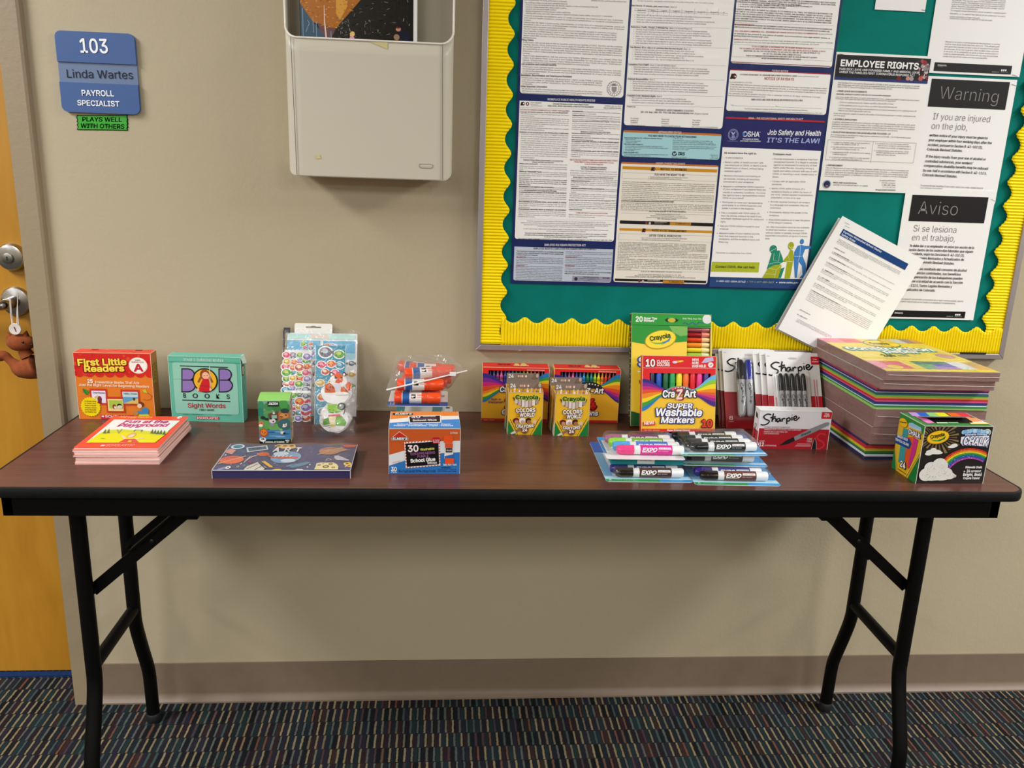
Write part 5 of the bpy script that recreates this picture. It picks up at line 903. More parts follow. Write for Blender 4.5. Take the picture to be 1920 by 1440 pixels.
for u in (826, 840, 854): g.ell(u, 499+(u-826)*0.03, 6, 7, '#eceae6', 2, n=10)
g.text('800.873.7242', 818, 514, 868, 516, 5, '#cfcdc8', 2, 's'); done(mb, o, t, ((1898, 140, 1908, 143),))
mb, o, t = sheet('warning_notice', 'white notice with a black title block of thin grey letters above the Spanish one', 'notice', 0.9225, 1.2330, 1.1215, 1.4895, -0.0128)
g = wall_page(mb, -0.0128).zoom(1660, 0, 3.789)
za_, zb_ = on_wall(1815, 150.5, -0.0128)[2], on_wall(1815, 203, -0.0128)[2]; xa, xb = on_wall(1743, 175, -0.0128)[0], on_wall(1889, 180, -0.0128)[0]; g.rectm(xa, zb_, xb, za_, '#1c1a1b', 1)
g.text('Warning', 374, 700, 804, 732, 88, '#8f8c88', 3, 't'); THN = '#3c3a38'
g.text('If you are injured', 334, 848, 744, 870, 46, THN, 2, 't'); g.text('on the job,', 322, 916, 584, 926, 46, THN, 2, 't')
for (u, v, u1, v1, s) in ((312, 968, 726, 990, 'written notice of your injury must be given to'), (306, 1002, 754, 1024, 'your employer within four working days after the'), (300, 1036, 690, 1056, 'accident, pursuant to Section 8-43-102 (1),'), (295, 1068, 548, 1080, 'Colorado Revised Statutes.'), (286, 1118, 712, 1140, 'If the injury results from your use of alcohol or'), (280, 1152, 622, 1168, "controlled substances, your workers'"), (273, 1184, 728, 1206, 'compensation disability benefits may be reduced'), (267, 1218, 718, 1240, 'by one-half in accordance with Section 8-42-112.5,'), (262, 1250, 510, 1262, 'Colorado Revised Statutes.')): g.text(s, u, v, u1, v1, 18, '#35332f', 2, 'sb')
g.text('To assure the best handling of your claim, report your work-related injury to', 246, 1322, 692, 1342, 12, '#4a4744', 2, 'r', 0.15); g.text('your employer immediately.', 244, 1340, 408, 1348, 12, '#4a4744', 2, 'r', 0.15)
done(mb, o, t, ((1897, 158, 1907, 161),))
mb, o, t = sheet('aviso_notice', 'white Spanish notice with a black title block at the lower right of the board', 'notice', 0.9135, 0.9735, 1.1195, 1.2600, -0.0137)
g = wall_page(mb, -0.0137).zoom(1420, 350, 3.84)
za_, zb_ = on_wall(1778, 367.5, -0.0137)[2], on_wall(1775, 416.5, -0.0137)[2]; xa, xb = on_wall(1707, 390, -0.0137)[0], on_wall(1849, 395, -0.0137)[0]; g.rectm(xa, zb_, xb, za_, '#1c1a1b', 1)
g.text('Aviso', 1148, 196, 1442, 208, 92, '#8f8c88', 3, 't'); g.text('Si se lesiona', 1118, 322, 1434, 334, 46, THN, 2, 't'); g.text('en el trabajo,', 1108, 386, 1424, 396, 46, THN, 2, 't')
for (u, v, u1, v1, s) in ((1098, 432, 1560, 448, 'le debe dar a su empleador un aviso por escrito de la'), (1092, 462, 1552, 476, 'lesión dentro de los cuatro días laborales que siguen'), (1086, 490, 1490, 504, 'al accidente, según las Secciones 8-43-102 (1),'), (1080, 518, 1486, 534, 'Textos Legales Revisados y Actualizados de'), (1075, 546, 1418, 562, 'Colorado, Colorado Revised Statutes.'), (1068, 596, 1506, 612, 'Si la lesión es resultado del consumo de alcohol'), (1062, 626, 1464, 640, 'o de sustancias controladas, sus beneficios'), (1056, 656, 1476, 670, 'por compensación de los trabajadores pueden'), (1050, 686, 1478, 700, 'reducirse a la mitad de acuerdo con la Sección'), (1044, 718, 1400, 728, '8-42-112.5, Textos Legales Revisados y'), (1040, 748, 1280, 756, 'Actualizados de Colorado.')): g.text(s, u, v, u1, v1, 18, '#35332f', 2, 'sb')
g.text('Para asegurar que se trate con prontitud de la mejor manera posible, reporte', 1022, 812, 1480, 830, 11, '#4a4744', 2, 'r', 0.15); g.text('su lesión relacionada con el trabajo a su empleador inmediatamente.', 1018, 830, 1425, 846, 11, '#4a4744', 2, 'r', 0.15)
g.zoom(0, 0, 1); zz = on_wall(1740, 589, -0.0137)[2]; xa, xb = on_wall(1671, 587, -0.0137)[0], on_wall(1809, 592, -0.0137)[0]; g.rectm(xa, zz-0.0075, xb, zz+0.0075, '#171615', 1)
g.zoom(1420, 350, 3.84); g.text('PINNACOL', 986, 914, 1048, 916, 11, '#eceae6', 2, 'b'); g.text('pinnacol.com', 1362, 935, 1408, 936, 6, '#cfcdc8', 2, 's')
for u in (1428, 1442, 1456): g.ell(u, 922, 6, 7, '#eceae6', 2, n=10)
g.text('800.873.7242', 1420, 936, 1470, 938, 5, '#cfcdc8', 2, 's'); done(mb, o, t, ((1859, 373, 1867, 377), (1819, 599, 1818, 607)))
mb, o, t = sheet('posted_sheet', 'lower edge of a white sheet at the photo top between poster and footer-bar sheet', 'notice', 0.7890, 1.6120, 0.8965, 1.71, -0.0119); done(mb, o, t, ((1728, 18, 1737, 20),))

# tilted safety rules, two sheets: the loose one bellies out and curls at its right corner
c0 = np.array([0.7732, 1.1971]); ex_ = np.array([0.9674-0.7732, 1.1087-1.1971]); Lw = np.linalg.norm(ex_); ex_ /= Lw; ey_ = np.array([0.6548-0.7732, 0.9492-1.1971]); Lh = np.linalg.norm(ey_); ey_ /= Lh
def bend(a, b):                                                     # a across, b down, in metres -> point of the curled sheet
    A_, B_ = a/0.216, b/0.275; q = c0+ex_*a+ey_*b
    lift = 0.004+0.020*max(0, B_-0.25)**1.3 + 0.022*max(0, A_-0.55)*max(0, 0.75-abs(B_-0.35)) + 0.010*max(0, A_-0.8)
    return np.array([q[0], -0.0225-lift, q[1]])
mb = MB(); nx, ny = 16, 22
mb.grid(lambda a, b: bend(a*0.216, b*0.275), nx, ny, mat('#f3f1ef', 0.6))
def place(x, y, d):
    p_ = bend(x, y); e = 0.002; ta = (bend(x+e, y)-p_)/e; tb = (bend(x, y+e)-p_)/e; n_ = np.cross(ta, tb); n_ /= np.linalg.norm(n_)
    if n_[1] > 0: n_ = -n_
    return p_+n_*d
# photo pixel -> sheet metres, solved against the curled surface
def proj(P):
    d = P-CAM; w = d@FW; return np.array([960+FPX*(d@RT)/w, 720-FPX*(d@UP)/w])
def to_sheet(u, v):
    s = np.array([0.1, 0.13])
    for _ in range(8):
        p_ = proj(bend(*s)); e = 1e-4; J = np.stack([(proj(bend(s[0]+e, s[1]))-p_)/e, (proj(bend(s[0], s[1]+e))-p_)/e], 1); s = s-np.linalg.solve(J, p_-np.array([u, v]))
    return s
g = Page(mb, (0, 0, 0), (1, 0, 0), (0, 1, 0), (0, -1, 0), place=place, base=0.0004)
# sheet page coordinates: x across, y down; print in page millimetres
class SheetPage(Page):
    def text(s, t_, x, y, x1, h, c='#55524f', lay=2, sty='s'):
        nat = text_width(t_); sy = h/CAP; sx = (x1-x)/max(nat, 1e-6); xx = 0; V = []; F = []; Zs = []; o_ = 0
        for ch in t_:
            gl = GLY.get((sty, ch))
            if gl is not None and len(gl[0]):
                V.append(np.stack([x+(xx+gl[0][:, 0])*sx, y-gl[0][:, 1]*sy], 1)); Zs.append(gl[2]); F += [tuple(i+o_ for i in f) for f in gl[1]]; o_ += len(gl[0])
            xx += ADV.get(ch, ADV['n'])
        if V: s.put(np.concatenate(V), F, c, lay, np.concatenate(Zs))
g.__class__ = SheetPage
def sblock(t_, x, y, x1, y1, n, last=0.6, c='#55524f', sty='s'):
    words = t_.split(); tot = sum(len(w)+1 for w in words); lines = []; cur = []; acc = 0
    for w in words:
        cur.append(w); acc += len(w)+1
        if acc >= tot*(len(lines)+1)/n-2 and len(lines) < n-1: lines.append(' '.join(cur)); cur = []
    lines.append(' '.join(cur))
    for i, ln in enumerate(lines): g.text(ln, x, y+(y1-y)*(i/(n-1) if n > 1 else 0), x+(x1-x)*(last if i == n-1 and n > 1 else 1), 0.0017, c, 2, sty)
NB = 12
for i in range(NB): g.put([(0.017+0.172*i/NB, 0.0225), (0.017+0.172*(i+1)/NB, 0.0225), (0.017+0.172*(i+1)/NB, 0.0375), (0.017+0.172*i/NB, 0.0375)], [(0, 1, 2, 3)], '#123f7c', 1)
g.text('Gunnison Watershed School District', 0.0195, 0.0290, 0.121, 0.0040, '#e8edf4', 2, 'b'); g.text('Safety Rules', 0.0195, 0.0358, 0.056, 0.0040, '#e8edf4', 2, 'b')
sblock("These safety rules are designed to provide you with knowledge of the recognized and established safe practices and procedures that apply to many of the work situations you may encounter while employed here. It would be impossible to cover every work situation. If you are in doubt about the safety of any condition, consult your supervisor for guidance.", 0.019, 0.046, 0.183, 0.0545, 4, 0.5)
g.text('GENERAL RULES', 0.021, 0.0665, 0.049, 0.0019, INK, 2, 'sb')
for (y, y1, n, hd, hw, tx, la) in ((0.0755, 0.0785, 2, '1. ACCIDENT REPORTING:', 0.045, "1. ACCIDENT REPORTING: Report all accidents or near misses to your supervisor immediately. Accidents, treatment and an investigation report are also required by law.", 0.5), (0.0885, 0.0915, 2, '2. HAZARD REPORTING:', 0.043, "2. HAZARD REPORTING: Notify your immediate supervisor of any unsafe condition and/or practice.", 0.1), (0.1005, 0.1075, 3, '3. ALCOHOL OR ILLEGAL DRUGS:', 0.056, "3. ALCOHOL OR ILLEGAL DRUGS: No illegal drugs or alcohol will be allowed on the property. Anyone using medication must notify a supervisor of its influence and of any risk to safety while working here at the time.", 0.3), (0.1175, 0.1245, 3, '4. DRIVING:', 0.03, "4. DRIVING: Obey posted speed limits in company vehicles and when on company business. Seat belts must be worn at all times. Report accidents and traffic violations to your supervisor.", 0.25), (0.1345, 0.1415, 3, '5. LIFTING:', 0.03, "5. LIFTING: Lift correctly with legs, not back. If the load is too heavy GET HELP. Avoid twisting, keep objects close. Proper lifting should be used with all of the materials handled in the work.", 0.35), (0.1515, 0.1585, 3, '6. FALLS:', 0.028, "6. FALLS: Keep aisles, work places and stairways clean, clear and well lighted. Walk, do not run. Watch your step and wear the correct shoes for the surface and season.", 0.55), (0.1685, 0.1915, 7, '7. PERSONAL PROTECTIVE EQUIPMENT (PPE):', 0.075, "7. PERSONAL PROTECTIVE EQUIPMENT (PPE): Appropriate PPE must be used for the appropriate task. PPE includes goggles, gloves, hearing protection, safety shoes and any other equipment that is needed. Inspect the equipment before each use and replace it when worn. Ask the supervisor which equipment is required. Failure to wear the equipment may result in discipline. Wear gloves with chemicals, goggles where particles may fly and hearing protection near loud equipment at all times of the day.", 0.3)):
    sblock(tx, 0.022, y, 0.186, y1, n, la); g.text(hd, 0.022, y, 0.022+hw, 0.0018, INK, 3, 'sb')
g.text('SPECIFIC RULES', 0.022, 0.217, 0.050, 0.0019, INK, 2, 'sb'); g.text('ALL EMPLOYEES', 0.022, 0.2285, 0.049, 0.0019, INK, 2, 'sb')
sblock("1. Cleaning up water and spills at once and putting the mop and bucket away. 2. Training, in the safe use of equipment and in the materials that are used at work.", 0.028, 0.237, 0.12, 0.2425, 3, 0.9)
for (x, y) in ((0.012, 0.009), (0.016, 0.015)): g.put([(x, y), (x+0.012, y-0.0005), (x+0.012, y+0.0002), (x, y+0.0007)], [(0, 1, 2, 3)], '#8d8b88', 2)
go_ = bend(0.1, 0.1); tag(mb.build('safety_rules_sheet', smooth=60, origin=go_), 'tilted white sheet of safety rules with a dark blue title bar, curling off the board', 'notice')
mb = MB(); c1 = c0+np.array([-0.006, -0.004]); e1 = ex_*0.995+np.array([0.02, 0.03]); e1 /= np.linalg.norm(e1)
mb.grid(lambda a, b: (lambda q: np.array([q[0], -0.0215-0.010*b*b, q[1]]))(c1+ex_*a*0.2+ey_*b*0.272), 4, 10, mat('#d6d2cd', 0.65)); tag(mb.build('backing_sheet', smooth=60, origin=(c1[0], -0.0215, c1[1])), 'second white sheet peeping out behind the tilted safety rules at their left edge', 'notice')
# ================================================================== things on the table
# ---- red and orange boxed reader set
c = Carton(0.1525, 0.036, 0.1415, dict(front='#e07a20', top='#e8432c', right='#a8681e', left='#c25a18'), edge='#e7b79a')
g = c.page('front', [(10, 90), (1440, 165), (1510, 1385), (92, 1395)]); w_, h_ = c.w, c.h
z1 = g.m(750, 560)[1]; g.rectm(0.0003, z1+0.004, w_-0.0003, h_-0.0003, '#d02a24', 1)
sc = [(0, 0.0)]
for i in range(8):
    cx_ = w_*(i+0.42)/7.6
    P = [(cx_+0.0095*math.cos(R(a)), z1+0.0045-0.0075*abs(math.sin(R(a)))) for a in np.linspace(180, 0, 12)]; P = [(min(max(x, 0.0003), w_-0.0003), z) for x, z in P]
    if i < 8: g.put([p for p in P][::-1], [tuple(range(12))], '#d02a24', 1)
for _ in range(26): g.ell(rng.uniform(30, 1400), rng.uniform(120, 520), *([rng.uniform(22, 50)]*2), ['#dd4a2c', '#d63a2a', '#c72022'][rng.integers(3)], 2, n=16)
for (t, u, v, u1, v1, hh) in (('First Little', 95, 345, 1025, 355, 120), ('Readers', 220, 468, 980, 472, 112)):
    g.text(t, u-6, v+8, u1+4, v1+8, hh, '#7a1d12', 3, 'o'); g.text(t, u, v, u1, v1, hh, '#f4dd4a', 4, 'h')
g.ell(1225, 375, 166, 150, '#f3e6cf', 3); g.ell(1225, 375, 150, 136, '#f4f1ea', 4); g.text('A', 1152, 478, 1318, 482, 130, '#c0273a', 5, 'h'); g.text('GUIDED', 1172, 288, 1272, 292, 26, '#8c6a4a', 5, 'b'); g.text('READING LEVEL', 1112, 318, 1332, 330, 26, '#c0485a', 5, 'b')
g.text('25', 272, 682, 388, 684, 66, '#fbf1e2', 3, 'h'); g.text('Irresistible Books That Are', 420, 694, 1238, 718, 46, '#f6e3cc', 3, 'b'); g.text('Just the Right Level for Beginning Readers', 104, 738, 1415, 790, 46, '#f6e3cc', 3, 'b')
for (u0, v0, u1, v1, fc, tt, bg) in ((312, 795, 655, 1110, '#c6392c', 'Cold Dunes', '#e4dcec'), (893, 818, 1248, 1122, '#c6392c', 'Hello, Ocean', '#bfd6dc'), (615, 955, 975, 1262, '#c13a2a', 'Sweet Treat', '#f2d98a')):
    k_ = 3 if u0 != 615 else 5
    g.rect(u0, v0, u1, v1, fc, k_); g.rect(u0+32, v0+42, u1-30, v1-34, bg, k_+1); g.text(tt, u0+60, v0+92, u1-50, v0+100, 30, '#1d3550', k_+2, 'b')
g.rect(935, 960, 1215, 1090, '#5f9cc4', 5); g.poly([(940, 1085), (1215, 985), (1215, 1090)], '#d9bc62', 6); g.ell(1140, 1000, 20, 30, '#4a2f20', 7)
g.ell(500, 1000, 42, 60, '#7c3b2a', 5); g.poly([(455, 1080), (540, 1080), (530, 1000), (480, 990)], '#7a2a38', 6); g.poly([(400, 960), (470, 920), (430, 1000)], '#d6b540', 5)
g.rect(672, 1020, 930, 1180, '#a9c24a', 7); g.poly([(700, 1190), (800, 1130), (930, 1190)], '#d8c79a', 8); g.ell(775, 1145, 36, 46, '#8c3a2c', 8); g.ell(870, 1120, 42, 34, '#23211f', 8); g.ell(880, 1150, 44, 34, '#d9cdb8', 9); g.ell(790, 1160, 20, 26, '#ecdccb', 9)
g.star(322, 1150, 196, 178, 24, '#ecd412', 6)
for i, (s, a) in enumerate((('A Great Way', 210), ('to Teach Your', 205), ('Child to Read!', 205), ('Includes a Parent', 210), ('Guide Filled With', 205), ('Easy Reading Tips!', 205))): g.text(s, a, 1050+42*i, a+225, 1054+42*i, 24, '#8a5a12', 7, 'b')
g.rect(505, 1308, 1135, 1380, '#c8243a', 3); g.rect(525, 1322, 575, 1350, '#f3e4e2', 4, r=10); g.text('SCHOLASTIC', 592, 1356, 1120, 1370, 44, '#f5e7e4', 4, 'b')
# running child, leaf and kite
g.ell(1255, 1105, 60, 52, '#6a3a28', 4); g.ell(1235, 1130, 42, 44, '#f0c8a0', 5); g.poly([(1265, 1195), (1345, 1150), (1400, 1200), (1385, 1280), (1255, 1290), (1190, 1240), (1205, 1215), (1275, 1240)], '#3f86bd', 5); g.poly([(1225, 1290), (1385, 1285), (1440, 1345), (1415, 1370), (1330, 1325), (1240, 1385), (1200, 1350)], '#d3cf3a', 4); g.ell(1170, 1270, 45, 36, '#b08a52', 4); g.ell(1215, 1375, 36, 16, '#38506e', 5); g.ell(1445, 1360, 24, 22, '#38506e', 5)
g.poly([(180, 790), (240, 810), (310, 850), (275, 900), (230, 910), (185, 860)], '#3d8a34', 4); g.line([(185, 800), (265, 920)], 8, '#205422', 5); g.poly([(1290, 830), (1350, 820), (1385, 890), (1320, 880)], '#b7c23c', 4); g.line([(1385, 890), (1440, 930), (1450, 990), (1380, 1020), (1300, 1005)], 6, '#5a3216', 4, smooth=5)
g.line([(95, 945), (600, 930)], 3, '#b75a1c', 2)
q = c.page('top')
for _ in range(14): q.ell(rng.uniform(0.004, 0.148), rng.uniform(0.003, 0.033), 0.005, 0.004, ['#f26a3a', '#ee5636'][rng.integers(2)], 1, n=12)
for x in (0.027, 0.114): q.rectm(x, 0.024, x+0.014, 0.029, '#5a1f14', 2)
q = c.page('right'); ys_ = [0.118-0.0075*i for i in range(7)]
for i, s in enumerate(('FIRST', 'LITTLE', 'READERS')): q.text(s, 0.006+0.008*i, 0.122, 0.006+0.008*i, 0.075, 0.005, '#d6c23a', 1, 'b')
for i in range(6): q.rectm(0.008, 0.05-0.006*i, 0.029, 0.0515-0.006*i, '#c9925a', 1)
c.done('reader_box', 'upright red and orange book box with yellow title, leftmost on the table', 'book box', -0.7572, -0.0840, rz=R(0.5))
# ---- teal boxed reader set
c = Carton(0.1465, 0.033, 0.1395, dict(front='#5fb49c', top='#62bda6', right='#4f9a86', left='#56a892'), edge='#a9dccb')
g = c.page('front', [(1042, 205), (1765, 222), (1785, 865), (1090, 850)]); PT = '#8fc6b2'
g.rect(1085, 268, 1745, 790, PT, 1, r=26); g.line([(1045, 262), (1768, 276)], 4, '#3f8f7a', 3); g.text('STAGE 2: EMERGING READER', 1198, 254, 1600, 264, 24, '#e3f3ec', 2, 'r')
BK = '#14171a'; g.line([(1163, 305), (1642, 320)], 9, BK, 3); g.line([(1186, 645), (1662, 660)], 9, BK, 3)
def bobB(u):                                                          # big rounded B: black outline, violet fill
    for (gr, cc, k) in ((11, BK, 4), (0, '#8d74b4', 5)):
        P = [(u-gr, 340-gr)]+[(u+52+(60+gr)*math.cos(R(a)), 392+(52+gr)*math.sin(R(a))) for a in np.linspace(-90, 62, 12)]+[(u+46+(74+gr)*math.cos(R(a)), 500+(58+gr)*math.sin(R(a))) for a in np.linspace(-62, 90, 12)]+[(u-gr, 558+gr)]
        g.poly(P, cc, k)
    g.line([(u+2, 446), (u+92, 446)], 9, BK, 6)
bobB(1190); bobB(1558); g.ell(1415, 450, 125, 122, BK, 5); g.ell(1415, 450, 112, 110, '#eab22c', 6)
g.ell(1412, 392, 48, 52, '#8d4a24', 7); g.ell(1420, 402, 36, 36, '#f0b490', 8); g.line([(1385, 400), (1345, 470)], [26, 18], '#9a5426', 7); g.line([(1448, 400), (1490, 470)], [26, 18], '#9a5426', 7)
g.poly([(1392, 432), (1448, 432), (1482, 545), (1462, 560), (1362, 560), (1348, 545)], '#c8202c', 9); g.line([(1356, 500), (1475, 508)], 3, '#7e1420', 10)
for u in (1406, 1436): g.ell(u, 400, 4, 5, BK, 9, n=8)
g.ell(1345, 540, 12, 14, '#f0b490', 10, n=10); g.ell(1468, 540, 12, 14, '#f0b490', 10, n=10); g.line([(1462, 305), (1466, 540)], 5, '#dfe6e2', 10)
for i, ch in enumerate('BOOKS'): u = (1196, 1288, 1405, 1520, 1622)[i]; g.text(ch, u, 620+i*3, u+(30, 56, 56, 36, 36)[i], None, 42, BK, 4, 'b')
g.text('Sight Words', 1240, 718, 1615, 722, 42, '#b3243a', 4, 'b'); g.text('FIRST GRADE', 1356, 750, 1502, 752, 18, '#1c3a34', 4, 'b'); g.text('BOBBY LYNN MASLEN', 1196, 788, 1392, 792, 10, '#2c5a50', 4, 'r'); g.text('LYNN MASLEN KERTELL', 1510, 794, 1668, 797, 10, '#2c5a50', 4, 'r')
g.rect(1322, 806, 1548, 836, '#c02a38', 3); g.text('SCHOLASTIC', 1352, 830, 1540, 834, 19, '#f4e8e4', 4, 'b'); g.rect(1330, 814, 1346, 828, '#f4e8e4', 4)
g.line([(1090, 440), (1180, 436)], 3, '#5a9a88', 2); q = c.page('right')
q.rectm(0.006, 0.098, 0.020, 0.122, '#3a3226', 1, r=0.004); q.rectm(0.009, 0.101, 0.017, 0.118, '#c9b98c', 2)
for i in range(16): q.rectm(0.007, 0.090-0.0048*i, 0.024-0.003*(i % 3), 0.0912-0.0048*i, '#3b7f6c', 1)
q = c.page('top'); q.rectm(0.003, 0.002, 0.143, 0.0035, '#86d0bb', 1)
ob = c.done('reader_box', 'upright teal book box with black letters beside the red and orange box', 'book box', -0.5703, -0.0942, rz=R(-2.2))
m = MB(); m.add([(0.0733, 0.001, 0.139), (0.0733, 0.030, 0.139), (0.0775, 0.029, 0.122), (0.0768, 0.004, 0.126)], [(0, 1, 2, 3)], '#cfe6dc'); m.add([(0.070, 0.012, 0.1396), (0.0748, 0.012, 0.141), (0.0748, 0.026, 0.1408), (0.070, 0.026, 0.1396)], [(0, 1, 2, 3)], '#dff0e8'); m.build('torn_flap', ob)

# ---- pile of thin red booklets
nb = 9; th = 0.0031
for i in range(nb):
    top = i == nb-1; dx, dy, rz = rng.uniform(-0.003, 0.003)+0.0008*(8-i), rng.uniform(-0.003, 0.003), R(rng.uniform(-1.3, 1.3)+0.6)
    if top: dx = dy = 0; rz = R(0.8)
    m = MB(); W_, D_ = 0.1455, 0.190; x0, y0 = -W_/2, 0.0
    m.box(x0+0.0008, x0+W_-0.0008, 0.0008, D_-0.0008, 0.0004, th-0.0006, mat('#e6d9d2', 0.7))
    cov = mat('#ee4a30', 0.35) if top else mat(('#e8b0a4', '#e07868', '#eec2b8')[i % 3], 0.45); m.box(x0, x0+W_, 0, D_, th-0.0006, th-0.0001, cov); m.box(x0, x0+W_, 0, D_, 0.0, 0.0004, mat('#efc6bb', 0.5) if i % 2 else mat('#e2a094', 0.5))
    if top:
        A = np.array
        g = Page(m, (x0, 0, th), (1, 0, 0), (0, 1, 0), (0, 0, 1), W_, D_, quad=[(425, 832), (1188, 838), (945, 1132), (118, 1122)]); g.rough = 0.3
        g.poly([(440, 868), (1110, 880), (905, 1086), (225, 1082)], '#e8ece6', 1); g.poly([(352, 985), (1020, 985), (905, 1086), (225, 1082)], '#e2dc1e', 2); g.poly([(330, 1000), (395, 965), (560, 962), (760, 975), (1010, 990), (960, 1022), (560, 985), (340, 1008)], '#cfd43a', 3)
        for (u, v) in ((380, 962), (415, 960), (850, 965), (880, 968), (910, 972), (940, 972), (975, 976)): g.poly([(u-16, v+38), (u+2, v-6), (u+20, v+38)], '#4a6a4e', 3)
        g.text('First Little Readers', 478, 856, 812, 858, 15, '#f3c84a', 2, 'b'); g.ell(1098, 850, 24, 12, '#f2e8e0', 2); g.text('A', 1090, 855, 1106, 856, 9, '#c0273a', 3, 'b')
        g.text('Fun at the', 528, 902, 980, 906, 26, '#c4307e', 3, 'h', 0.1); g.text('Playground', 478, 936, 985, 938, 28, '#c4307e', 3, 'h', 0.1)
        g.line([(500, 965), (525, 1000)], 3, '#8a8f86', 4); g.line([(545, 960), (520, 1000)], 3, '#8a8f86', 4); g.line([(670, 968), (755, 970)], 3, '#5f6a66', 4); g.line([(680, 968), (668, 985)], 3, '#5f6a66', 4); g.line([(750, 970), (742, 988)], 3, '#5f6a66', 4); g.line([(360, 1045), (400, 1048)], 3, '#6a7a3a', 4)
        g.ell(655, 1018, 40, 22, '#d9ab5a', 4); g.ell(655, 1026, 28, 16, '#f2d0b2', 5); g.poly([(600, 1052), (700, 1052), (745, 1084), (545, 1082)], '#d94a4a', 4); g.poly([(640, 1066), (672, 1068), (665, 1082), (630, 1082)], '#e8c83a', 5); g.line([(700, 1056), (780, 1040)], 7, '#f2d0b2', 4); g.line([(600, 1052), (560, 1020)], 7, '#f2d0b2', 4)
        g.text('SCHOLASTIC', 420, 1116, 700, 1118, 18, '#f2a89a', 2, 'b'); g.rect(385, 1102, 412, 1116, '#f2c8c0', 2)
    o = m.build('booklet', smooth=None); o.location = (-0.6625+dx+0.0006*(nb-1-i)*-0.6, -0.3395+dy-0.0012*(nb-1-i), TZ+i*th); o.rotation_euler = (0, 0, rz)
    nm = ['bottom', 'second from the bottom', 'third from the bottom', 'fourth from the bottom', 'middle', 'fourth from the top', 'third from the top', 'second from the top', 'topmost'][i]
    tag(o, ('topmost booklet of the red pile, pink title over a yellow playground' if top else 'thin red edged booklet, %s in the pile under the playground booklet' % nm), 'booklet', 'pile of thin red booklets')

# ---- small green sticker box with a domed top
W_, D_, H_ = 0.0595, 0.0430, 0.0875
c = Carton(W_, D_, H_, dict(front='#4f9a5c', right='#b7a98e', left='#6aa564', back='#6aa564', bottom='#5a8a50'), skip=('top',))
c.mb.add([(x, D_*t, H_+0.0058*math.sin(t*math.pi*0.62)) for t in np.linspace(0, 1, 9) for x in (-W_/2, W_/2)], [(2*i, 2*i+1, 2*i+3, 2*i+2) for i in range(8)], mat('#8fce67', 0.32))
for sx in (-1, 1): c.mb.add([(sx*W_/2, D_*t, H_+0.0058*math.sin(t*math.pi*0.62)) for t in np.linspace(0, 1, 9)]+[(sx*W_/2, D_, H_), (sx*W_/2, 0, H_)], [tuple(range(11))], mat('#6f9a58', 0.4))
c.mb.box(-W_/2-0.0003, W_/2+0.0003, -0.0004, 0.0006, H_-0.0006, H_+0.0004, mat('#b9e29a', 0.35))
g = c.page('front', [(40, 275), (835, 290), (870, 1340), (100, 1340)]); g.rough = 0.32
g.rect(42, 285, 860, 620, '#7fae8e', 1)
for (u, v, a, b, cc) in ((120, 420, 90, 130, '#3f8a66'), (110, 560, 85, 110, '#2f7d68'), (330, 430, 130, 110, '#4a8c50'), (520, 440, 130, 120, '#3f7f48'), (690, 380, 110, 120, '#4c9a4e'), (790, 470, 70, 90, '#3e8448'), (300, 560, 120, 60, '#5a9a5a')): g.ell(u, v, a, b, cc, 2)
g.rect(288, 300, 578, 432, '#27332c', 4); g.text('JIKZEM', 312, 380, 555, 382, 52, '#eef2ec', 5, 'h')
g.poly([(310, 600), (560, 540), (620, 620), (560, 760), (320, 720)], '#6a4a3c', 3); g.poly([(560, 560), (840, 560), (850, 720), (700, 740), (560, 800)], '#a86a3c', 4); g.ell(700, 660, 110, 70, '#c98a50', 5); g.ell(720, 540, 105, 60, '#2c463f', 6)
for (u, v) in ((620, 680), (655, 690), (740, 640), (760, 650)): g.ell(u, v, 18, 14, '#5a1e18', 7, n=10)
g.ell(720, 870, 175, 130, '#3f6468', 6); g.ell(200, 880, 180, 120, '#5f9e52', 5); g.ell(480, 940, 160, 90, '#6aa552', 5); g.ell(180, 700, 60, 40, '#24302c', 6); g.ell(270, 735, 50, 30, '#24302c', 6); g.rect(395, 640, 530, 720, '#8fb89c', 6)
g.ell(420, 780, 85, 60, '#d8cdd2', 7); g.ell(380, 725, 26, 22, '#2a2a2c', 8); g.ell(505, 745, 28, 24, '#2a2a2c', 8); g.ell(440, 795, 16, 18, '#2a2a2c', 8); g.ell(410, 870, 60, 50, '#8d8a96', 7); g.ell(450, 590, 30, 24, '#dfe3dc', 8)
g.ell(140, 845, 60, 62, '#d87a5a', 7); g.ell(130, 890, 52, 36, '#f0e2d4', 8); g.ell(150, 830, 10, 12, '#2a1712', 8, n=8)
g.rect(82, 1000, 868, 1230, '#4b82ad', 6)
for (u, v, a) in ((400, 1060, 110), (600, 1050, 140), (480, 1150, 150), (620, 1170, 120), (760, 1100, 80)): g.ell(u, v, a, 16, ['#6fa3c8', '#2f5f8c', '#7fb2d2'][int(u) % 3], 7)
g.star(205, 1065, 112, 98, 14, '#b8562a', 8); g.ell(205, 1062, 78, 72, '#e07f3c', 9); g.ell(170, 1045, 12, 14, '#3a1a10', 10, n=8); g.ell(235, 1062, 12, 14, '#3a1a10', 10, n=8); g.line([(185, 1080), (205, 1095), (225, 1082)], 6, '#6a2a18', 10)
g.poly([(665, 940), (680, 850), (720, 870), (770, 835), (770, 910), (735, 940)], '#e6e2e0', 8); g.ell(730, 890, 20, 18, '#d9868c', 9); g.ell(660, 1070, 46, 34, '#e6dccf', 8); g.ell(710, 1090, 32, 28, '#2c3038', 9); g.ell(630, 1000, 40, 30, '#7ab870', 8)
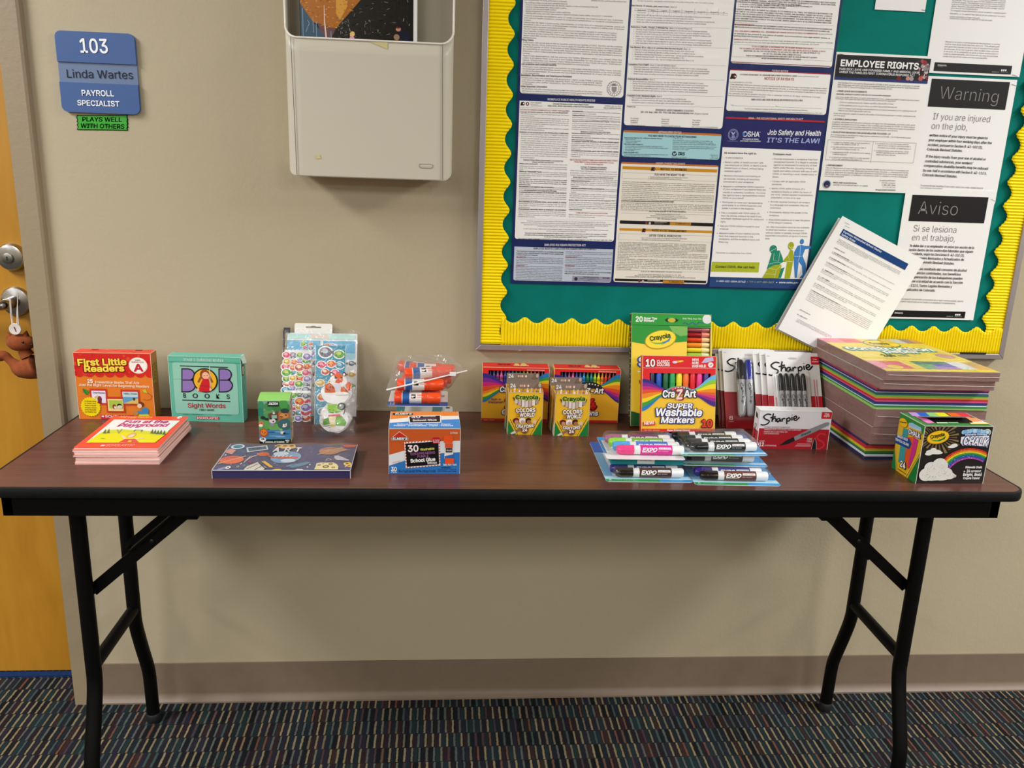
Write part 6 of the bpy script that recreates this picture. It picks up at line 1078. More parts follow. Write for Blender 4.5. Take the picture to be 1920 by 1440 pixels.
g.rect(100, 1230, 870, 1338, '#13231c', 8); g.ell(182, 1230, 82, 56, '#e9ece4', 9); g.poly([(170, 1280), (215, 1320), (205, 1270)], '#e9ece4', 9); g.text('24', 140, 1235, 222, 1236, 48, '#1b2a22', 10, 'h'); g.text('ANIMAL STICKERS', 245, 1308, 712, 1310, 34, '#eef0ea', 9, 'h'); g.text('MINI', 735, 1272, 835, 1273, 26, '#eef0ea', 9, 'h'); g.text('SET', 755, 1310, 832, 1311, 24, '#eef0ea', 9, 'h')
q = c.page('right'); q.rough = 0.2
for _ in range(40): q.ell(rng.uniform(0.005, 0.038), rng.uniform(0.006, 0.080), rng.uniform(0.002, 0.005), rng.uniform(0.002, 0.005), ['#d9a08c', '#c9c2a8', '#a8b89a', '#d8c79c', '#9a8f9c', '#c98a6a', '#e6ddd0'][rng.integers(7)], 1+_ % 4, n=12)
c.done('sticker_box', 'small green sticker box with jungle animals between teal box and clear pouches', 'box', -0.4052, -0.2292, rz=R(4.0))

# ---- flat space-themed activity box
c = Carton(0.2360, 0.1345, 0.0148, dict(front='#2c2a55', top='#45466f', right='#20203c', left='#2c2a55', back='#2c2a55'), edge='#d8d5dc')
g = c.page('top', [(285, 90), (1800, 90), (1706, 388), (60, 386)]); g.rough = 0.14
for _ in range(90): g.ell(rng.uniform(150, 1700), rng.uniform(95, 380), 5, 4, ['#8f92b8', '#6b6f9c', '#c9c7d8', '#b8677a'][rng.integers(4)], 1, n=6)
def saturn(u, v, a, b, cc, rc): g.ell(u, v, a, b, cc, 2); g.line([(u-a*1.15, v+b*1.0), (u, v+b*0.05), (u+a*1.2, v-b*0.95)], 9, rc, 3, smooth=4); g.line([(u-a*0.7, v-b*0.4), (u+a*0.6, v-b*0.75)], 4, '#b8481e', 3)
saturn(295, 270, 140, 45, '#e8663a', '#d9a070'); g.ell(372, 118, 78, 27, '#e4e6ea', 2); g.ell(372, 118, 56, 19, '#3d7fa0', 3); g.poly([(470, 130), (715, 100), (730, 150), (480, 182)], '#d6d8de', 2); g.poly([(490, 136), (700, 112), (710, 144), (500, 172)], '#3f6580', 3); g.text('TICKET', 535, 156, 660, 144, 16, '#142a3a', 4, 'b')
g.poly([(215, 170), (290, 140), (350, 160), (300, 205), (230, 190)], '#d99a86', 2); g.poly([(590, 205), (640, 180), (720, 180), (745, 205), (700, 225), (620, 225)], '#d2653f', 2)
for k in range(4): g.line([(600-28*k, 215+4*k), (490-18*k, 250+18*k)], 4, '#c9b6b8', 2)
g.poly([(500, 280), (545, 290), (515, 315), (475, 292)], '#8a2f4a', 2); g.ell(250, 360, 30, 16, '#f0eee8', 3); g.ell(250, 360, 11, 7, '#2c2a55', 4); g.poly([(110, 380), (230, 345), (250, 365), (160, 386)], '#8d93b8', 2)
g.poly([(430, 386), (470, 345), (600, 295), (700, 360), (660, 386)], '#d8d2c4', 2); g.line([(470, 375), (600, 318)], 4, '#55546a', 3); g.line([(560, 386), (660, 335)], 4, '#55546a', 3); g.line([(610, 300), (690, 372)], 6, '#3a3850', 3)
for k in range(3): g.poly([(640+38*k, 290+24*k), (690+36*k, 285+24*k), (735+22*k, 318+20*k), (690+22*k, 320+18*k)], '#edb54a', 3)
g.ell(935, 238, 180, 68, '#7fa3c6', 2); g.ell(880, 200, 90, 26, '#c9dcea', 3); g.ell(960, 280, 90, 22, '#c9dcea', 3); g.poly([(700, 205), (760, 230), (860, 240), (1075, 235), (1085, 255), (860, 255), (745, 245)], '#d9543a', 4)
for k in range(5): g.line([(800+45*k, 240), (825+45*k, 222)], 6, '#f0d8c8', 5)
g.poly([(800, 108), (850, 88), (1050, 88), (1060, 130), (1000, 145), (960, 132), (900, 142), (860, 128)], '#e3c07c', 3)
for u in (850, 930, 1010): g.ell(u, 108, 26, 9, '#8a6a3c', 4)
for (ch, u, u1) in (('A', 780, 852), ('R', 905, 985), ('T', 1040, 1105)): g.text(ch, u, 178, u1, None, 46, '#f2ede2', 6, 'h')
saturn(1465, 163, 132, 44, '#b8784e', '#c9966a'); g.poly([(1330, 165), (1600, 128), (1700, 150), (1580, 178)], '#b98a64', 3); g.poly([(1600, 92), (1790, 92), (1770, 118), (1660, 122)], '#e0563a', 2); g.poly([(1520, 222), (1560, 215), (1700, 270), (1680, 278), (1540, 266), (1515, 245)], '#c9ccd6', 2); g.poly([(1640, 240), (1690, 225), (1660, 262)], '#5d6a80', 3); g.line([(1415, 272), (1440, 248), (1480, 270), (1415, 272)], 5, '#cfcbd8', 2)
g.poly([(1270, 380), (1290, 340), (1300, 310), (1360, 300), (1420, 303), (1500, 300), (1545, 320), (1562, 345), (1555, 380)], '#f0e2a0', 2)
for (u, v, a) in ((1330, 330, 20), (1410, 348, 38), (1470, 318, 26), (1500, 358, 22), (1380, 315, 12)): g.ell(u, v, a, a*0.45, '#5a5136', 3, inner=0.0); g.ell(u, v+1, a*0.6, a*0.26, '#cdb96c', 4)
g.poly([(1625, 305), (1690, 293), (1718, 305), (1712, 355), (1680, 350), (1630, 325)], '#edc94a', 2); g.ell(1670, 312, 18, 7, '#6a5424', 3); g.ell(1690, 335, 14, 6, '#6a5424', 3); g.poly([(950, 340), (1040, 318), (1200, 290), (1235, 300), (1160, 330), (1000, 365)], '#4f86a0', 2); g.line([(935, 345), (1010, 325)], 5, '#9fc0cf', 3)
g.poly([(760, 386), (800, 376), (860, 374), (890, 386)], '#edc94a', 2); g.poly([(1030, 386), (1070, 374), (1130, 376), (1140, 386)], '#d8dce4', 2)
for (u, v) in ((405, 315), (1220, 325), (1190, 355), (1650, 345), (225, 215)): g.star(u, v, 14, 5, 4, '#f0e8e0', 3)
for (u, v, a) in ((365, 348, 16), (440, 335, 10), (800, 310, 10)): g.ell(u, v, a, a*0.6, '#c9c39a', 3, inner=0.6)
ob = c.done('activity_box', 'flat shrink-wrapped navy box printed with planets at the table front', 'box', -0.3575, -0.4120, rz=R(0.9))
m = MB(); m.grid(lambda a, b: ((a-0.5)*0.2366, b*0.1350, 0.0178+0.0012*math.sin(a*23+b*9)*math.sin(b*17)), 30, 18, M_WRAP); m.build('shrink_wrap', ob, smooth=60)

# ---- pouches of animal stickers leaning on the wall
def pouch(name, label, w, h, loc, lean, rz, back='#ece9e6', film_=M_POUCH, depth=0.006):
    o = empty(name, loc, rz, -lean); tag(o, label, 'sticker pack', 'clear pouches of animal stickers')
    return o
def film_sheet(w, h, y, amp, mat_, seed, top_ext=0.0, lip=0.004):
    r_ = np.random.default_rng(seed); ph = r_.uniform(0, 6, 6); mb = MB()
    def f(a, b):
        e = min(a, 1-a, b*1.2, 1-b); edge = min(1, e*9)
        d = amp*edge*(0.6+0.25*math.sin(a*19+ph[0]+b*7)+0.2*math.sin(b*27+ph[1]-a*11)+0.15*math.sin((a+b)*41+ph[2]))
        return ((a-0.5)*w+0.0015*math.sin(b*31+ph[3])*(abs(a-0.5) > 0.47), y-d, b*h)
    mb.grid(f, 26, 34, mat_); return mb
def blotch(p, u, v, s, kind, lay=3):
    """one little printed sticker: white die-cut edge, body, lighter belly or fin, an eye"""
    C1, C2 = [('#e46a3a', '#f3b06a'), ('#d84a6a', '#f0a0b0'), ('#5ea84a', '#c6d86a'), ('#3f8fae', '#9fd0dc'), ('#8d7ab8', '#d0c4e4'), ('#e0b23c', '#f2e0a0'), ('#c9583a', '#f0d8c0'), ('#6a6f7c', '#c2c6d0')][kind % 8]
    p.ell(u, v, s*1.22, s*1.02, '#f4f4f2', lay, n=16); p.ell(u, v, s, s*0.8, C1, lay+1, n=16); p.ell(u-s*0.15, v+s*0.2, s*0.6, s*0.42, C2, lay+2, n=12)
    p.poly([(u+s*0.8, v), (u+s*1.35, v-s*0.5), (u+s*1.3, v+s*0.5)], C1, lay+1); p.ell(u-s*0.5, v-s*0.15, s*0.12, s*0.14, '#1b1b1b', lay+3, n=8); p.line([(u-s*0.7, v+s*0.25), (u-s*0.4, v+s*0.35)], max(s*0.08, 0.0004), '#5a2a20', lay+3)
def mpage(mb, y, w): return Page(mb, (-w/2, y, 0), (1, 0, 0), (0, 0, 1), (0, -1, 0))
# big back pouch with hang tab and black slider zip
LB = R(15)
o = pouch('sticker_pouch', 'large clear zip pouch of sticker sheets with white hang tab against the wall', 0.158, 0.195, (-0.3428, -0.0660, TZ+0.002), LB, 0)
m = MB(); m.box(-0.072, 0.076, -0.001, 0.002, 0.004, 0.182, mat('#efedea', 0.4)); g = mpage(m, -0.0012, 0.148); g.rough = 0.25
for (x0, x1) in ((0.002, 0.072), (0.078, 0.146)):
    g.rectm(x0, 0.004, x1, 0.168, '#f1f0ee', 1); g.rectm(x0, 0.140, x1, 0.166, '#6fb4d6', 2); g.rectm(x0, 0.126, x1, 0.140, '#a8d4e4', 2)
    for k in range(7): blotch(g, x0+rng.uniform(0.008, 0.06), rng.uniform(0.132, 0.160), rng.uniform(0.004, 0.0065), rng.integers(8))
    for k in range(14): blotch(g, x0+0.010+0.017*(k % 4), 0.118-0.024*(k//4), 0.0068, rng.integers(8))
g.rectm(0.004, 0.169, 0.146, 0.1805, '#bfe6e0', 2); g.rectm(0.05, 0.171, 0.09, 0.179, '#f0d9d0', 3)
m.build('sticker_sheet', o)
m = MB(); P = rr(-0.058, 0.170, 0.022, 0.203, 0.004, 5, (0, 1, 1, 0)); m.prism(P, lambda x, z, h: (x, h, z), 0.0035, 0.0045, mat('#e6e3dc', 0.45)); g = Page(m, (0, 0.0035, 0), (1, 0, 0), (0, 0, 1), (0, -1, 0)); g.rectm(-0.034, 0.1935, -0.002, 0.1963, '#8f866f', 1, r=0.0008); g.ell(-0.018, 0.1963, 0.0055, 0.0018, '#8f866f', 2); m.build('hang_tab', o)
m = MB(); m.box(-0.0795, -0.067, -0.003, 0.004, 0.181, 0.1925, '#141315'); m.path([(-0.0792, 0.001, 0.186), (-0.0798, 0.0, 0.09), (-0.0802, -0.002, 0.003)], 0.0024, mat('#1d1c1e', 0.35), 8); m.build('zip', o, smooth=40)
film_sheet(0.160, 0.190, -0.003, 0.006, M_POUCH, 3).build('clear_film', o, smooth=60)
def flat_pack(name, label, w, h, x, y, lean, seed, n, bg, art=None):
    o = pouch(name, label, w, h, (x, y, TZ+0.001), lean, 0); m = MB(); m.box(-w/2+0.003, w/2-0.003, -0.0006, 0.0012, 0.004, h-0.004, mat(bg, 0.35)); g = mpage(m, -0.0008, w); g.rough = 0.22
    art(g, w, h); m.build('sticker_sheet', o); film_sheet(w, h, -0.0022, 0.0035, M_POUCH, seed).build('clear_film', o, smooth=60); return o
def art_land(g, w, h):
    for k in range(48):
        a, b = k % 4, k//4
        if b < 12: blotch(g, 0.008+a*(w-0.014)/3.6+rng.uniform(-0.002, 0.002), 0.010+b*(h-0.02)/11.5+rng.uniform(-0.002, 0.002), rng.uniform(0.0065, 0.0098), rng.integers(8), 2+(k % 3)*4)
    g.rectm(0.004, h*0.40, w-0.004, h*0.435, '#f4f3f1', 15)
def art_sea(g, w, h):
    g.rectm(0.004, 0.004, w-0.004, h-0.004, '#2f93b0', 1)
    for (x, z, s, k) in ((0.016, 0.128, 0.0085, 1), (0.036, 0.130, 0.0085, 0), (0.054, 0.127, 0.0085, 3), (0.024, 0.113, 0.0075, 6), (0.044, 0.112, 0.0075, 1), (0.052, 0.150, 0.0100, 2), (0.024, 0.154, 0.013, 7), (0.014, 0.09, 0.008, 5), (0.040, 0.09, 0.009, 2), (0.018, 0.06, 0.009, 0), (0.048, 0.06, 0.009, 4), (0.02, 0.03, 0.009, 3), (0.046, 0.03, 0.009, 6)): blotch(g, x, z, s, k, 2)
flat_pack('sticker_pouch', 'narrow clear pouch of puffy animal stickers behind the small green box', 0.0625, 0.158, -0.3855, -0.1010, R(15), 11, 0, '#e9e6e3', art_land)
flat_pack('sticker_pouch', 'clear pouch with a blue sea-animal sticker sheet behind the tiger stickers', 0.0690, 0.172, -0.3160, -0.1180, R(15), 12, 0, '#e6eef0', art_sea)
# front pouch: stack of white die-cut stickers, tiger above frog
o = pouch('sticker_pouch', 'clear pouch of white die-cut stickers with tiger and frog, frontmost of the pouches', 0.082, 0.118, (-0.2995, -0.1800, TZ+0.001), R(15), R(2))
m = MB()
for k in range(10):
    r_ = 0.0285+rng.uniform(-0.001, 0.002); cx_, cz_ = 0.003+rng.uniform(-0.003, 0.003), 0.037+rng.uniform(-0.003, 0.002)
    P = [(cx_+(r_+0.0015*math.sin(5*t+k))*math.cos(t), cz_+(r_+0.0012*math.cos(4*t+k))*math.sin(t)*1.02) for t in np.linspace(0, 2*math.pi, 30, endpoint=False)]; m.prism(P, lambda x, z, h: (x, h, z), 0.010-0.0011*k, 0.0107-0.0011*k, mat('#f3f2f0' if k % 2 else '#d6d4d2', 0.35))
    P = [(cx_+0.002+(0.0275+0.0015*math.sin(4*t+k))*math.cos(t), 0.086+(0.0235+0.0015*math.cos(3*t+k))*math.sin(t)) for t in np.linspace(0, 2*math.pi, 30, endpoint=False)]; m.prism(P, lambda x, z, h: (x, h, z), 0.010-0.0011*k, 0.0107-0.0011*k, mat('#f3f2f0' if k % 2 else '#dcdad8', 0.35))
g = Page(m, (0, -0.0001, 0), (1, 0, 0), (0, 0, 1), (0, -1, 0)); g.rough = 0.3
def fr(u, v): return (u-1262)/1772*0.190+0.006, 0.0375-(v-1000)/1772*0.190
def P_(l): return [fr(*q) for q in l]
K = 0.190/1772
OG, DKB = '#e0662e', '#2a1c18'
g.ell(*fr(1300, 320), 150*K, 120*K, '#f0ece6', 2); g.ell(*fr(1290, 275), 100*K, 92*K, OG, 3); g.ell(*fr(1160, 195), 36*K, 38*K, DKB, 2); g.ell(*fr(1400, 195), 36*K, 38*K, DKB, 2); g.ell(*fr(1162, 198), 22*K, 24*K, '#f3e4d8', 3); g.ell(*fr(1396, 198), 22*K, 24*K, '#f3e4d8', 3); g.ell(*fr(1190, 290), 60*K, 62*K, '#f4efe8', 4); g.ell(*fr(1370, 290), 44*K, 50*K, '#f4efe8', 4); g.ell(*fr(1320, 300), 56*K, 56*K, '#e4602a', 5); g.ell(*fr(1240, 258), 22*K, 22*K, DKB, 6); g.ell(*fr(1350, 258), 18*K, 20*K, DKB, 6); g.poly(P_([(1290, 300), (1350, 300), (1325, 340)]), '#c23a24', 6)
g.poly(P_([(1040, 540), (1040, 400), (1130, 350), (1210, 430), (1260, 540)]), OG, 3); g.poly(P_([(1350, 430), (1430, 470), (1490, 560), (1260, 570)]), OG, 3); g.poly(P_([(1200, 380), (1340, 380), (1330, 560), (1250, 560)]), '#d9d9e4', 4); g.ell(*fr(1340, 555), 150*K, 30*K, '#f2ece2', 5)
for q in ([(1100, 380), (1150, 450), (1120, 520)], [(1170, 400), (1200, 470)], [(1060, 460), (1110, 500)]): g.line(P_(q), 13*K, DKB, 5)
g.ell(*fr(1485, 420), 46*K, 84*K, '#d84a2c', 3); g.ell(*fr(1462, 420), 30*K, 70*K, '#e87a4a', 4); g.line(P_([(1380, 430), (1480, 540)]), 10*K, DKB, 5)
GR = '#8cc83a'; g.poly(P_([(1095, 740), (1140, 770), (1250, 755), (1330, 790), (1350, 880), (1280, 920), (1130, 915), (1090, 870)]), GR, 3); g.ell(*fr(1352, 800), 74*K, 70*K, '#23241f', 3); g.ell(*fr(1345, 800), 52*K, 50*K, '#8d9690', 4); g.ell(*fr(1330, 780), 20*K, 20*K, '#f3f4f2', 5); g.ell(*fr(1135, 865), 10*K, 13*K, '#203010', 5, n=8); g.ell(*fr(1205, 868), 10*K, 13*K, '#203010', 5, n=8); g.line(P_([(1110, 905), (1200, 922), (1300, 890)]), 7*K, '#2c4a18', 5); g.line(P_([(1420, 850), (1390, 950)]), 14*K, '#2c4a18', 4)
g.poly(P_([(1110, 960), (1320, 945), (1340, 990), (1110, 1000)]), '#d86a78', 4); g.poly(P_([(1110, 990), (1250, 985), (1240, 1140), (1180, 1160), (1130, 1110)]), '#f2e6c0', 4); g.poly(P_([(1250, 985), (1350, 980), (1440, 1100), (1420, 1160), (1240, 1160)]), '#6fb04a', 3); g.ell(*fr(1300, 1080), 62*K, 80*K, '#7fc052', 4); g.poly(P_([(1020, 1040), (1110, 1010), (1140, 1120), (1040, 1160), (1005, 1140)]), '#6fb04a', 3); g.ell(*fr(1180, 1160), 40*K, 22*K, '#e3cf4a', 5); g.line(P_([(1020, 1170), (1060, 1175), (1140, 1150)]), 9*K, '#23301a', 5)
for k in range(34): a_ = rng.uniform(0, 6.28); g.ell(0.003+0.027*math.cos(a_)*rng.uniform(0.8, 1.12), 0.037+0.028*math.sin(a_)*rng.uniform(0.8, 1.12), 0.0008, 0.0006, ['#3a3a3a', '#8d8a88', '#c98a5a'][k % 3], 1, n=6)
m.build('sticker_stack', o); film_sheet(0.083, 0.119, -0.0022, 0.004, M_POUCH, 21).build('clear_film', o, smooth=60)
# ---- glue sticks: orange knob, printed barrel, orange cap; lies along x
def cyl_page(mb, r, ang=-50): # printing wrapped on a barrel lying along x: x along, y round it
    def place(x, y, d):
        a = R(ang)+y/r; return np.array([x, -(r+d)*math.cos(a), (r+d)*math.sin(a)])
    return Page(mb, (0, 0, 0), (1, 0, 0), (0, 1, 0), (0, 0, 1), place=place, base=0.00012)
def glue_stick(label, loc, rz=0, ry=0, roll=0):
    o = empty('glue_stick', loc, rz, roll, ry); tag(o, label, 'glue stick', 'glue sticks')
    X = (1, 0, 0); r = 0.0122; L = 0.092
    m = MB(); m.lathe((-L/2, 0, 0), X, [(0.0100, 0), (0.0116, 0.001), (r, 0.002), (r, 0.0145), (0.0115, 0.0148)], mat('#ef4a1c', 0.28), 20); m.build('knob', o, smooth=40)
    m = MB()
    for (a, b, cc) in ((0.0148, 0.0165, '#f2e9e4'), (0.0165, 0.030, '#2a5fa4'), (0.030, 0.054, '#f0e6e0'), (0.054, 0.0665, '#e8502a')): m.lathe((-L/2, 0, 0), X, [(0.0118, a), (0.0118, b)], mat(cc, 0.32), 20, caps=False)
    g = cyl_page(m, 0.0118, 30); g.rough = 0.3
    for dy in (0.0, -0.0245):
        g.rectm(-0.0125, -0.004+dy, -0.0035, 0.004+dy, '#1a1716', 1, r=0.0015); g.text('ELMERS', -0.0118, -0.001+dy, -0.0042, None, 0.002, '#f2ece6', 2, 's'); g.rectm(-0.001, 0.002+dy, 0.014, 0.0035+dy, '#e8502a', 1); g.rectm(-0.001, -0.002+dy, 0.012, -0.0005+dy, '#e8a08a', 1)
    m.build('barrel', o, smooth=40)
    m = MB(); m.lathe((-L/2, 0, 0), X, [(0.0118, 0.0655), (r, 0.066), (r, 0.0895), (0.0112, 0.0918), (0.004, 0.092)], mat('#f0501e', 0.26), 20); m.build('cap', o, smooth=40); return o

# box of thirty
c = Carton(0.1262, 0.1040, 0.0852, dict(front='#c8561f', top='#ee8a34', right='#d9d6d0', left='#c8561f', back='#2f72b8'), edge='#e6d8cc')
g = c.page('front', [(172, 890), (938, 888), (928, 1370), (172, 1375)])
g.poly([(173, 1170), (350, 1120), (520, 1060), (735, 1020), (934, 1016), (930, 1140), (735, 1150), (560, 1190), (380, 1220), (173, 1285)], '#dcdfe2', 1); g.poly([(173, 1285), (380, 1218), (560, 1188), (735, 1152), (931, 1138), (927, 1369), (173, 1374)], '#2f72b8', 2)
g.poly([(200, 985), (285, 916), (380, 985), (378, 1012), (200, 1012)], '#f2e6dc', 3); g.poly([(206, 984), (285, 922), (373, 984)], '#c8281e', 4); g.rect(204, 978, 374, 1008, '#18223c', 5); g.text("ELMER'S", 210, 1005, 368, 1006, 24, '#f4f1ec', 6, 'h', 0.12)
g.poly([(336, 1032), (716, 1006), (722, 1280), (352, 1312)], '#f3eeea', 4)
for k in range(11): g.poly([(345+34*k, 1031-2.3*k), (358+34*k, 1030-2.3*k), (352+34*k, 1042-2.3*k), (340+34*k, 1043-2.3*k)], '#c24a44', 5); g.poly([(360+33*k, 1300-2.6*k), (373+33*k, 1299-2.6*k), (368+33*k, 1310-2.6*k), (356+33*k, 1311-2.6*k)], '#c24a44', 5)
for k in range(8): g.poly([(340+1.6*k, 1050+31*k), (350+1.6*k, 1048+31*k), (351+1.6*k, 1062+31*k), (341+1.6*k, 1064+31*k)], '#c24a44', 5); g.poly([(706+0.6*k, 1040+29*k), (716+0.6*k, 1038+29*k), (717+0.6*k, 1052+29*k), (707+0.6*k, 1054+29*k)], '#c24a44', 5)
g.poly([(350, 1046), (702, 1022), (708, 1268), (364, 1296)], '#141112', 6); g.text('30', 372, 1134, 492, 1128, 66, '#f3e2e2', 7, 'h'); g.text('Washable', 508, 1122, 660, 1108, 24, '#e6e26a', 7, 'b'); g.text('DISAPPEARING', 402, 1172, 668, 1152, 26, '#b06fa8', 7, 'r'); g.text('PURPLE', 474, 1196, 598, 1190, 24, '#b06fa8', 7, 'r'); g.text('School Glue', 402, 1250, 670, 1228, 36, '#f6f4f2', 7, 'h'); g.text('Sticks', 582, 1266, 686, 1258, 24, '#f6f4f2', 7, 'b')
g.ell(662, 1012, 30, 34, '#b81c30', 7); g.ell(690, 1010, 30, 34, '#b81c30', 7); g.text('#1 Teacher', 640, 1014, 714, 1012, 12, '#f2dcdc', 8, 'b'); g.text('Brand', 646, 1034, 706, 1032, 14, '#f2dcdc', 8, 'b')
g.text('30 Pack', 828, 940, 908, 940, 20, '#f0d8c4', 3, 'b'); g.rect(760, 962, 856, 1040, '#e8531e', 5, r=14); g.rect(768, 1036, 858, 1206, '#e4e0de', 4); g.poly([(768, 1180), (858, 1160), (860, 1206), (770, 1206)], '#2f62a8', 5); g.rect(772, 1042, 856, 1092, '#d4522c', 5); g.rect(780, 1094, 850, 1140, '#17131a', 5); g.text('GLUE', 786, 1126, 844, 1126, 16, '#efe9e4', 6, 'b'); g.rect(772, 1204, 866, 1262, '#e8531e', 6, r=8)
g.text('Safe, Non-Toxic', 752, 1282, 898, 1280, 20, '#f0f2f4', 4, 'b'); g.text('ACID FREE', 212, 1258, 300, 1242, 14, '#d98a80', 4, 'r'); g.text('30', 194, 1342, 256, 1342, 42, '#f4f4f2', 4, 'h'); g.text('STICKS', 194, 1360, 256, 1360, 10, '#f0f0f0', 4, 'b'); g.text('30 x 7 g (0.24 OZ) TOTAL 210 g (7.2 OZ)', 272, 1354, 672, 1352, 22, '#12284e', 4, 'b'); g.text('WARNING:', 732, 1312, 836, 1312, 16, '#12284e', 4, 'b'); g.text('Choking hazard - small parts.', 692, 1332, 898, 1332, 15, '#12284e', 4, 's'); g.text('Not for children under 3 years.', 692, 1350, 898, 1350, 15, '#12284e', 4, 's')
g = c.page('top', [(182, 702), (888, 700), (938, 888), (172, 890)])
g.poly([(178, 790), (380, 768), (560, 752), (900, 748), (912, 788), (560, 800), (177, 830)], '#f0ece8', 1); g.poly([(177, 830), (560, 798), (912, 786), (938, 887), (172, 889)], '#3f8ad4', 2); g.rect(205, 722, 412, 742, '#241a1e', 3); g.text("ELMER'S", 225, 741, 400, 741, 17, '#f4f1ec', 4, 'h', 0.1)
g.poly([(365, 756), (712, 742), (726, 826), (384, 834)], '#f3eeea', 3); g.poly([(378, 762), (700, 750), (712, 818), (394, 826)], '#17131a', 4); g.text('30', 400, 778, 500, 776, 22, '#f3e2e2', 5, 'h'); g.text('Washable', 524, 768, 660, 764, 12, '#e8e4e0', 5, 'b'); g.text('DISAPPEARING PURPLE', 440, 792, 670, 786, 9, '#b06fa8', 5, 'r'); g.text('School Glue', 420, 814, 676, 806, 17, '#f6f4f2', 5, 'h')
g.text('School Projects · Artwork · Paper', 255, 853, 830, 850, 13, '#eaf2fa', 4, 'h'); g.text('Posters · Decorations · Paper · Pictures', 222, 868, 858, 866, 13, '#eaf2fa', 4, 'h')
c.done('glue_box', 'orange and blue box of thirty glue sticks in the middle of the table front', 'box', -0.1108, -0.3862, rz=R(1.8))

# cards of glue sticks piled up behind it
def card_pack(name, label, cat, x0, x1, y0, y1, z, cols, bl, grp, bh=0.02, rz=0):
    o = empty(name, ((x0+x1)/2, y0, z), rz); tag(o, label, cat, grp); w = x1-x0; d = y1-y0
    m = MB(); m.prism(rr(-w/2, 0, w/2, d, 0.006, 4), lambda x, y, h: (x, y, h), 0.0, 0.0009, mat(cols[0], 0.35)); g = Page(m, (-w/2, 0, 0.0009), (1, 0, 0), (0, 1, 0), (0, 0, 1), w, d); g.rough = 0.3
    for (a, b, c_, e, cc) in cols[1]: g.rectm(a*w, b*d, c_*w, e*d, cc, 1)
    for t in cols[2] if len(cols) > 2 else (): g.text(t[0], t[1]*w, t[2]*d, t[3]*w, None, t[4]*d, t[5], 3, 'b')
    m.build('backing_card', o)
    a0, b0, a1, b1 = bl; m = MB(); k = 5; V = []
    for j, (ins, z_) in enumerate(((0.0, 0.0012), (0.0015, bh*0.55), (0.0035, bh*0.9), (0.007, bh))):
        V.append([(x, y, z_) for x, y in rr(-w/2+a0*w+ins, b0*d+ins, -w/2+a1*w-ins, b1*d-ins, 0.006, k)])
    n = len(V[0]); m.add(np.concatenate([np.array(v) for v in V]), [(j*n+i, j*n+(i+1) % n, (j+1)*n+(i+1) % n, (j+1)*n+i) for j in range(3) for i in range(n)]+[tuple(3*n+i for i in range(n))], M_BLISTER); m.build('blister', o, smooth=50); return o
TE = '#147f86'
card_pack('glue_pack', 'lowest teal and white glue card of the pile behind the glue box', 'glue pack', -0.1800, -0.0640, -0.212, -0.085, TZ, ('#dfe2e2', ((0, 0, 0.16, 1, TE), (0.66, 0, 0.84, 1, TE))), (0.05, 0.1, 0.86, 0.9), 'glue packs behind the box', 0.030)
card_pack('glue_pack', 'teal and white glue card with a hang hole, second in the pile behind', 'glue pack', -0.1775, -0.0600, -0.214, -0.082, TZ+0.0355, ('#e3e5e4', ((0, 0, 0.14, 1, TE), (0.64, 0, 0.82, 1, TE), (0.88, 0.88, 0.95, 0.95, '#26385a'))), (0.07, 0.08, 0.86, 0.9), 'glue packs behind the box', 0.030)

card_pack('glue_pack', 'blue and white card of orange glue sticks under the zip bag', 'glue pack', -0.1900, -0.0705, -0.204, -0.090, 0.8085, ('#e6e2e4', ((0, 0, 1, 0.26, '#2d4fa0'), (0.03, 0.30, 0.11, 0.9, '#d9d4d8')), (('1.2', 0.03, 0.06, 0.12, 0.12, '#e8ecf4'), ('2 STICKS', 0.82, 0.6, 0.95, 0.1, '#d24a3a'))), (0.10, 0.06, 0.90, 0.92), 'glue packs behind the box', 0.0265)
for k, (yy, wrd) in enumerate(((-0.1880, 'front orange glue stick sealed on the blue and white card'), (-0.1625, 'rear orange glue stick sealed on the blue and white card'))): glue_stick(wrd, (-0.1310, yy, 0.8095+0.0125), R(0.5-k), 0, R(10*k))
bag = [((-0.126, -0.187, 0.8495), 4, 0, 'orange glue stick lowest at the zip edge of the bag'), ((-0.118, -0.161, 0.8495), -3, 0, 'orange glue stick lowest in the middle of the zip bag'), ((-0.110, -0.135, 0.8495), 2, 0, 'orange glue stick lowest at the back of the zip bag'), ((-0.112, -0.174, 0.8710), 9, -2, 'orange glue stick on top nearest the zip edge of the bag'), ((-0.104, -0.147, 0.8710), 3, 3, 'orange glue stick on top in the middle of the zip bag'), ((-0.128, -0.118, 0.8665), -14, 0, 'orange glue stick with its blue end out at the back left of the bag')]
for (l, rz, ry, lab) in bag: glue_stick(lab, l, R(rz), R(ry), R(rng.uniform(-25, 25)))
zo = empty('zip_bag', (-0.115, -0.16, 0.8375)); tag(zo, 'clear zip bag stuffed with orange glue sticks on top of the glue card pile', 'bag')
cFL, cFR, cBR, cBL = np.array([-0.1915, -0.2050, 0.8420]), np.array([-0.0330, -0.1850, 0.8790]), np.array([-0.0720, -0.088, 0.8900]), np.array([-0.1800, -0.092, 0.8850])
def bagf(top):
    def f(a, b):
        p = (cFL*(1-a)+cFR*a)*(1-b)+(cBL*(1-a)+cBR*a)*b; e = max(0.0, min(1, min(a, 1-a)*5.5))*max(0.0, min(1, min(b, 1-b)*6))
        zt = 0.8870+0.0022*math.sin(a*21+b*5)*math.sin(b*13) if top else 0.8367
        q = p.copy(); q[2] = p[2]*(1-e)+zt*e+0.0012*math.sin(a*33+b*17)*(1-e)
        return q-np.array([-0.115, -0.16, 0.8375])
    return f
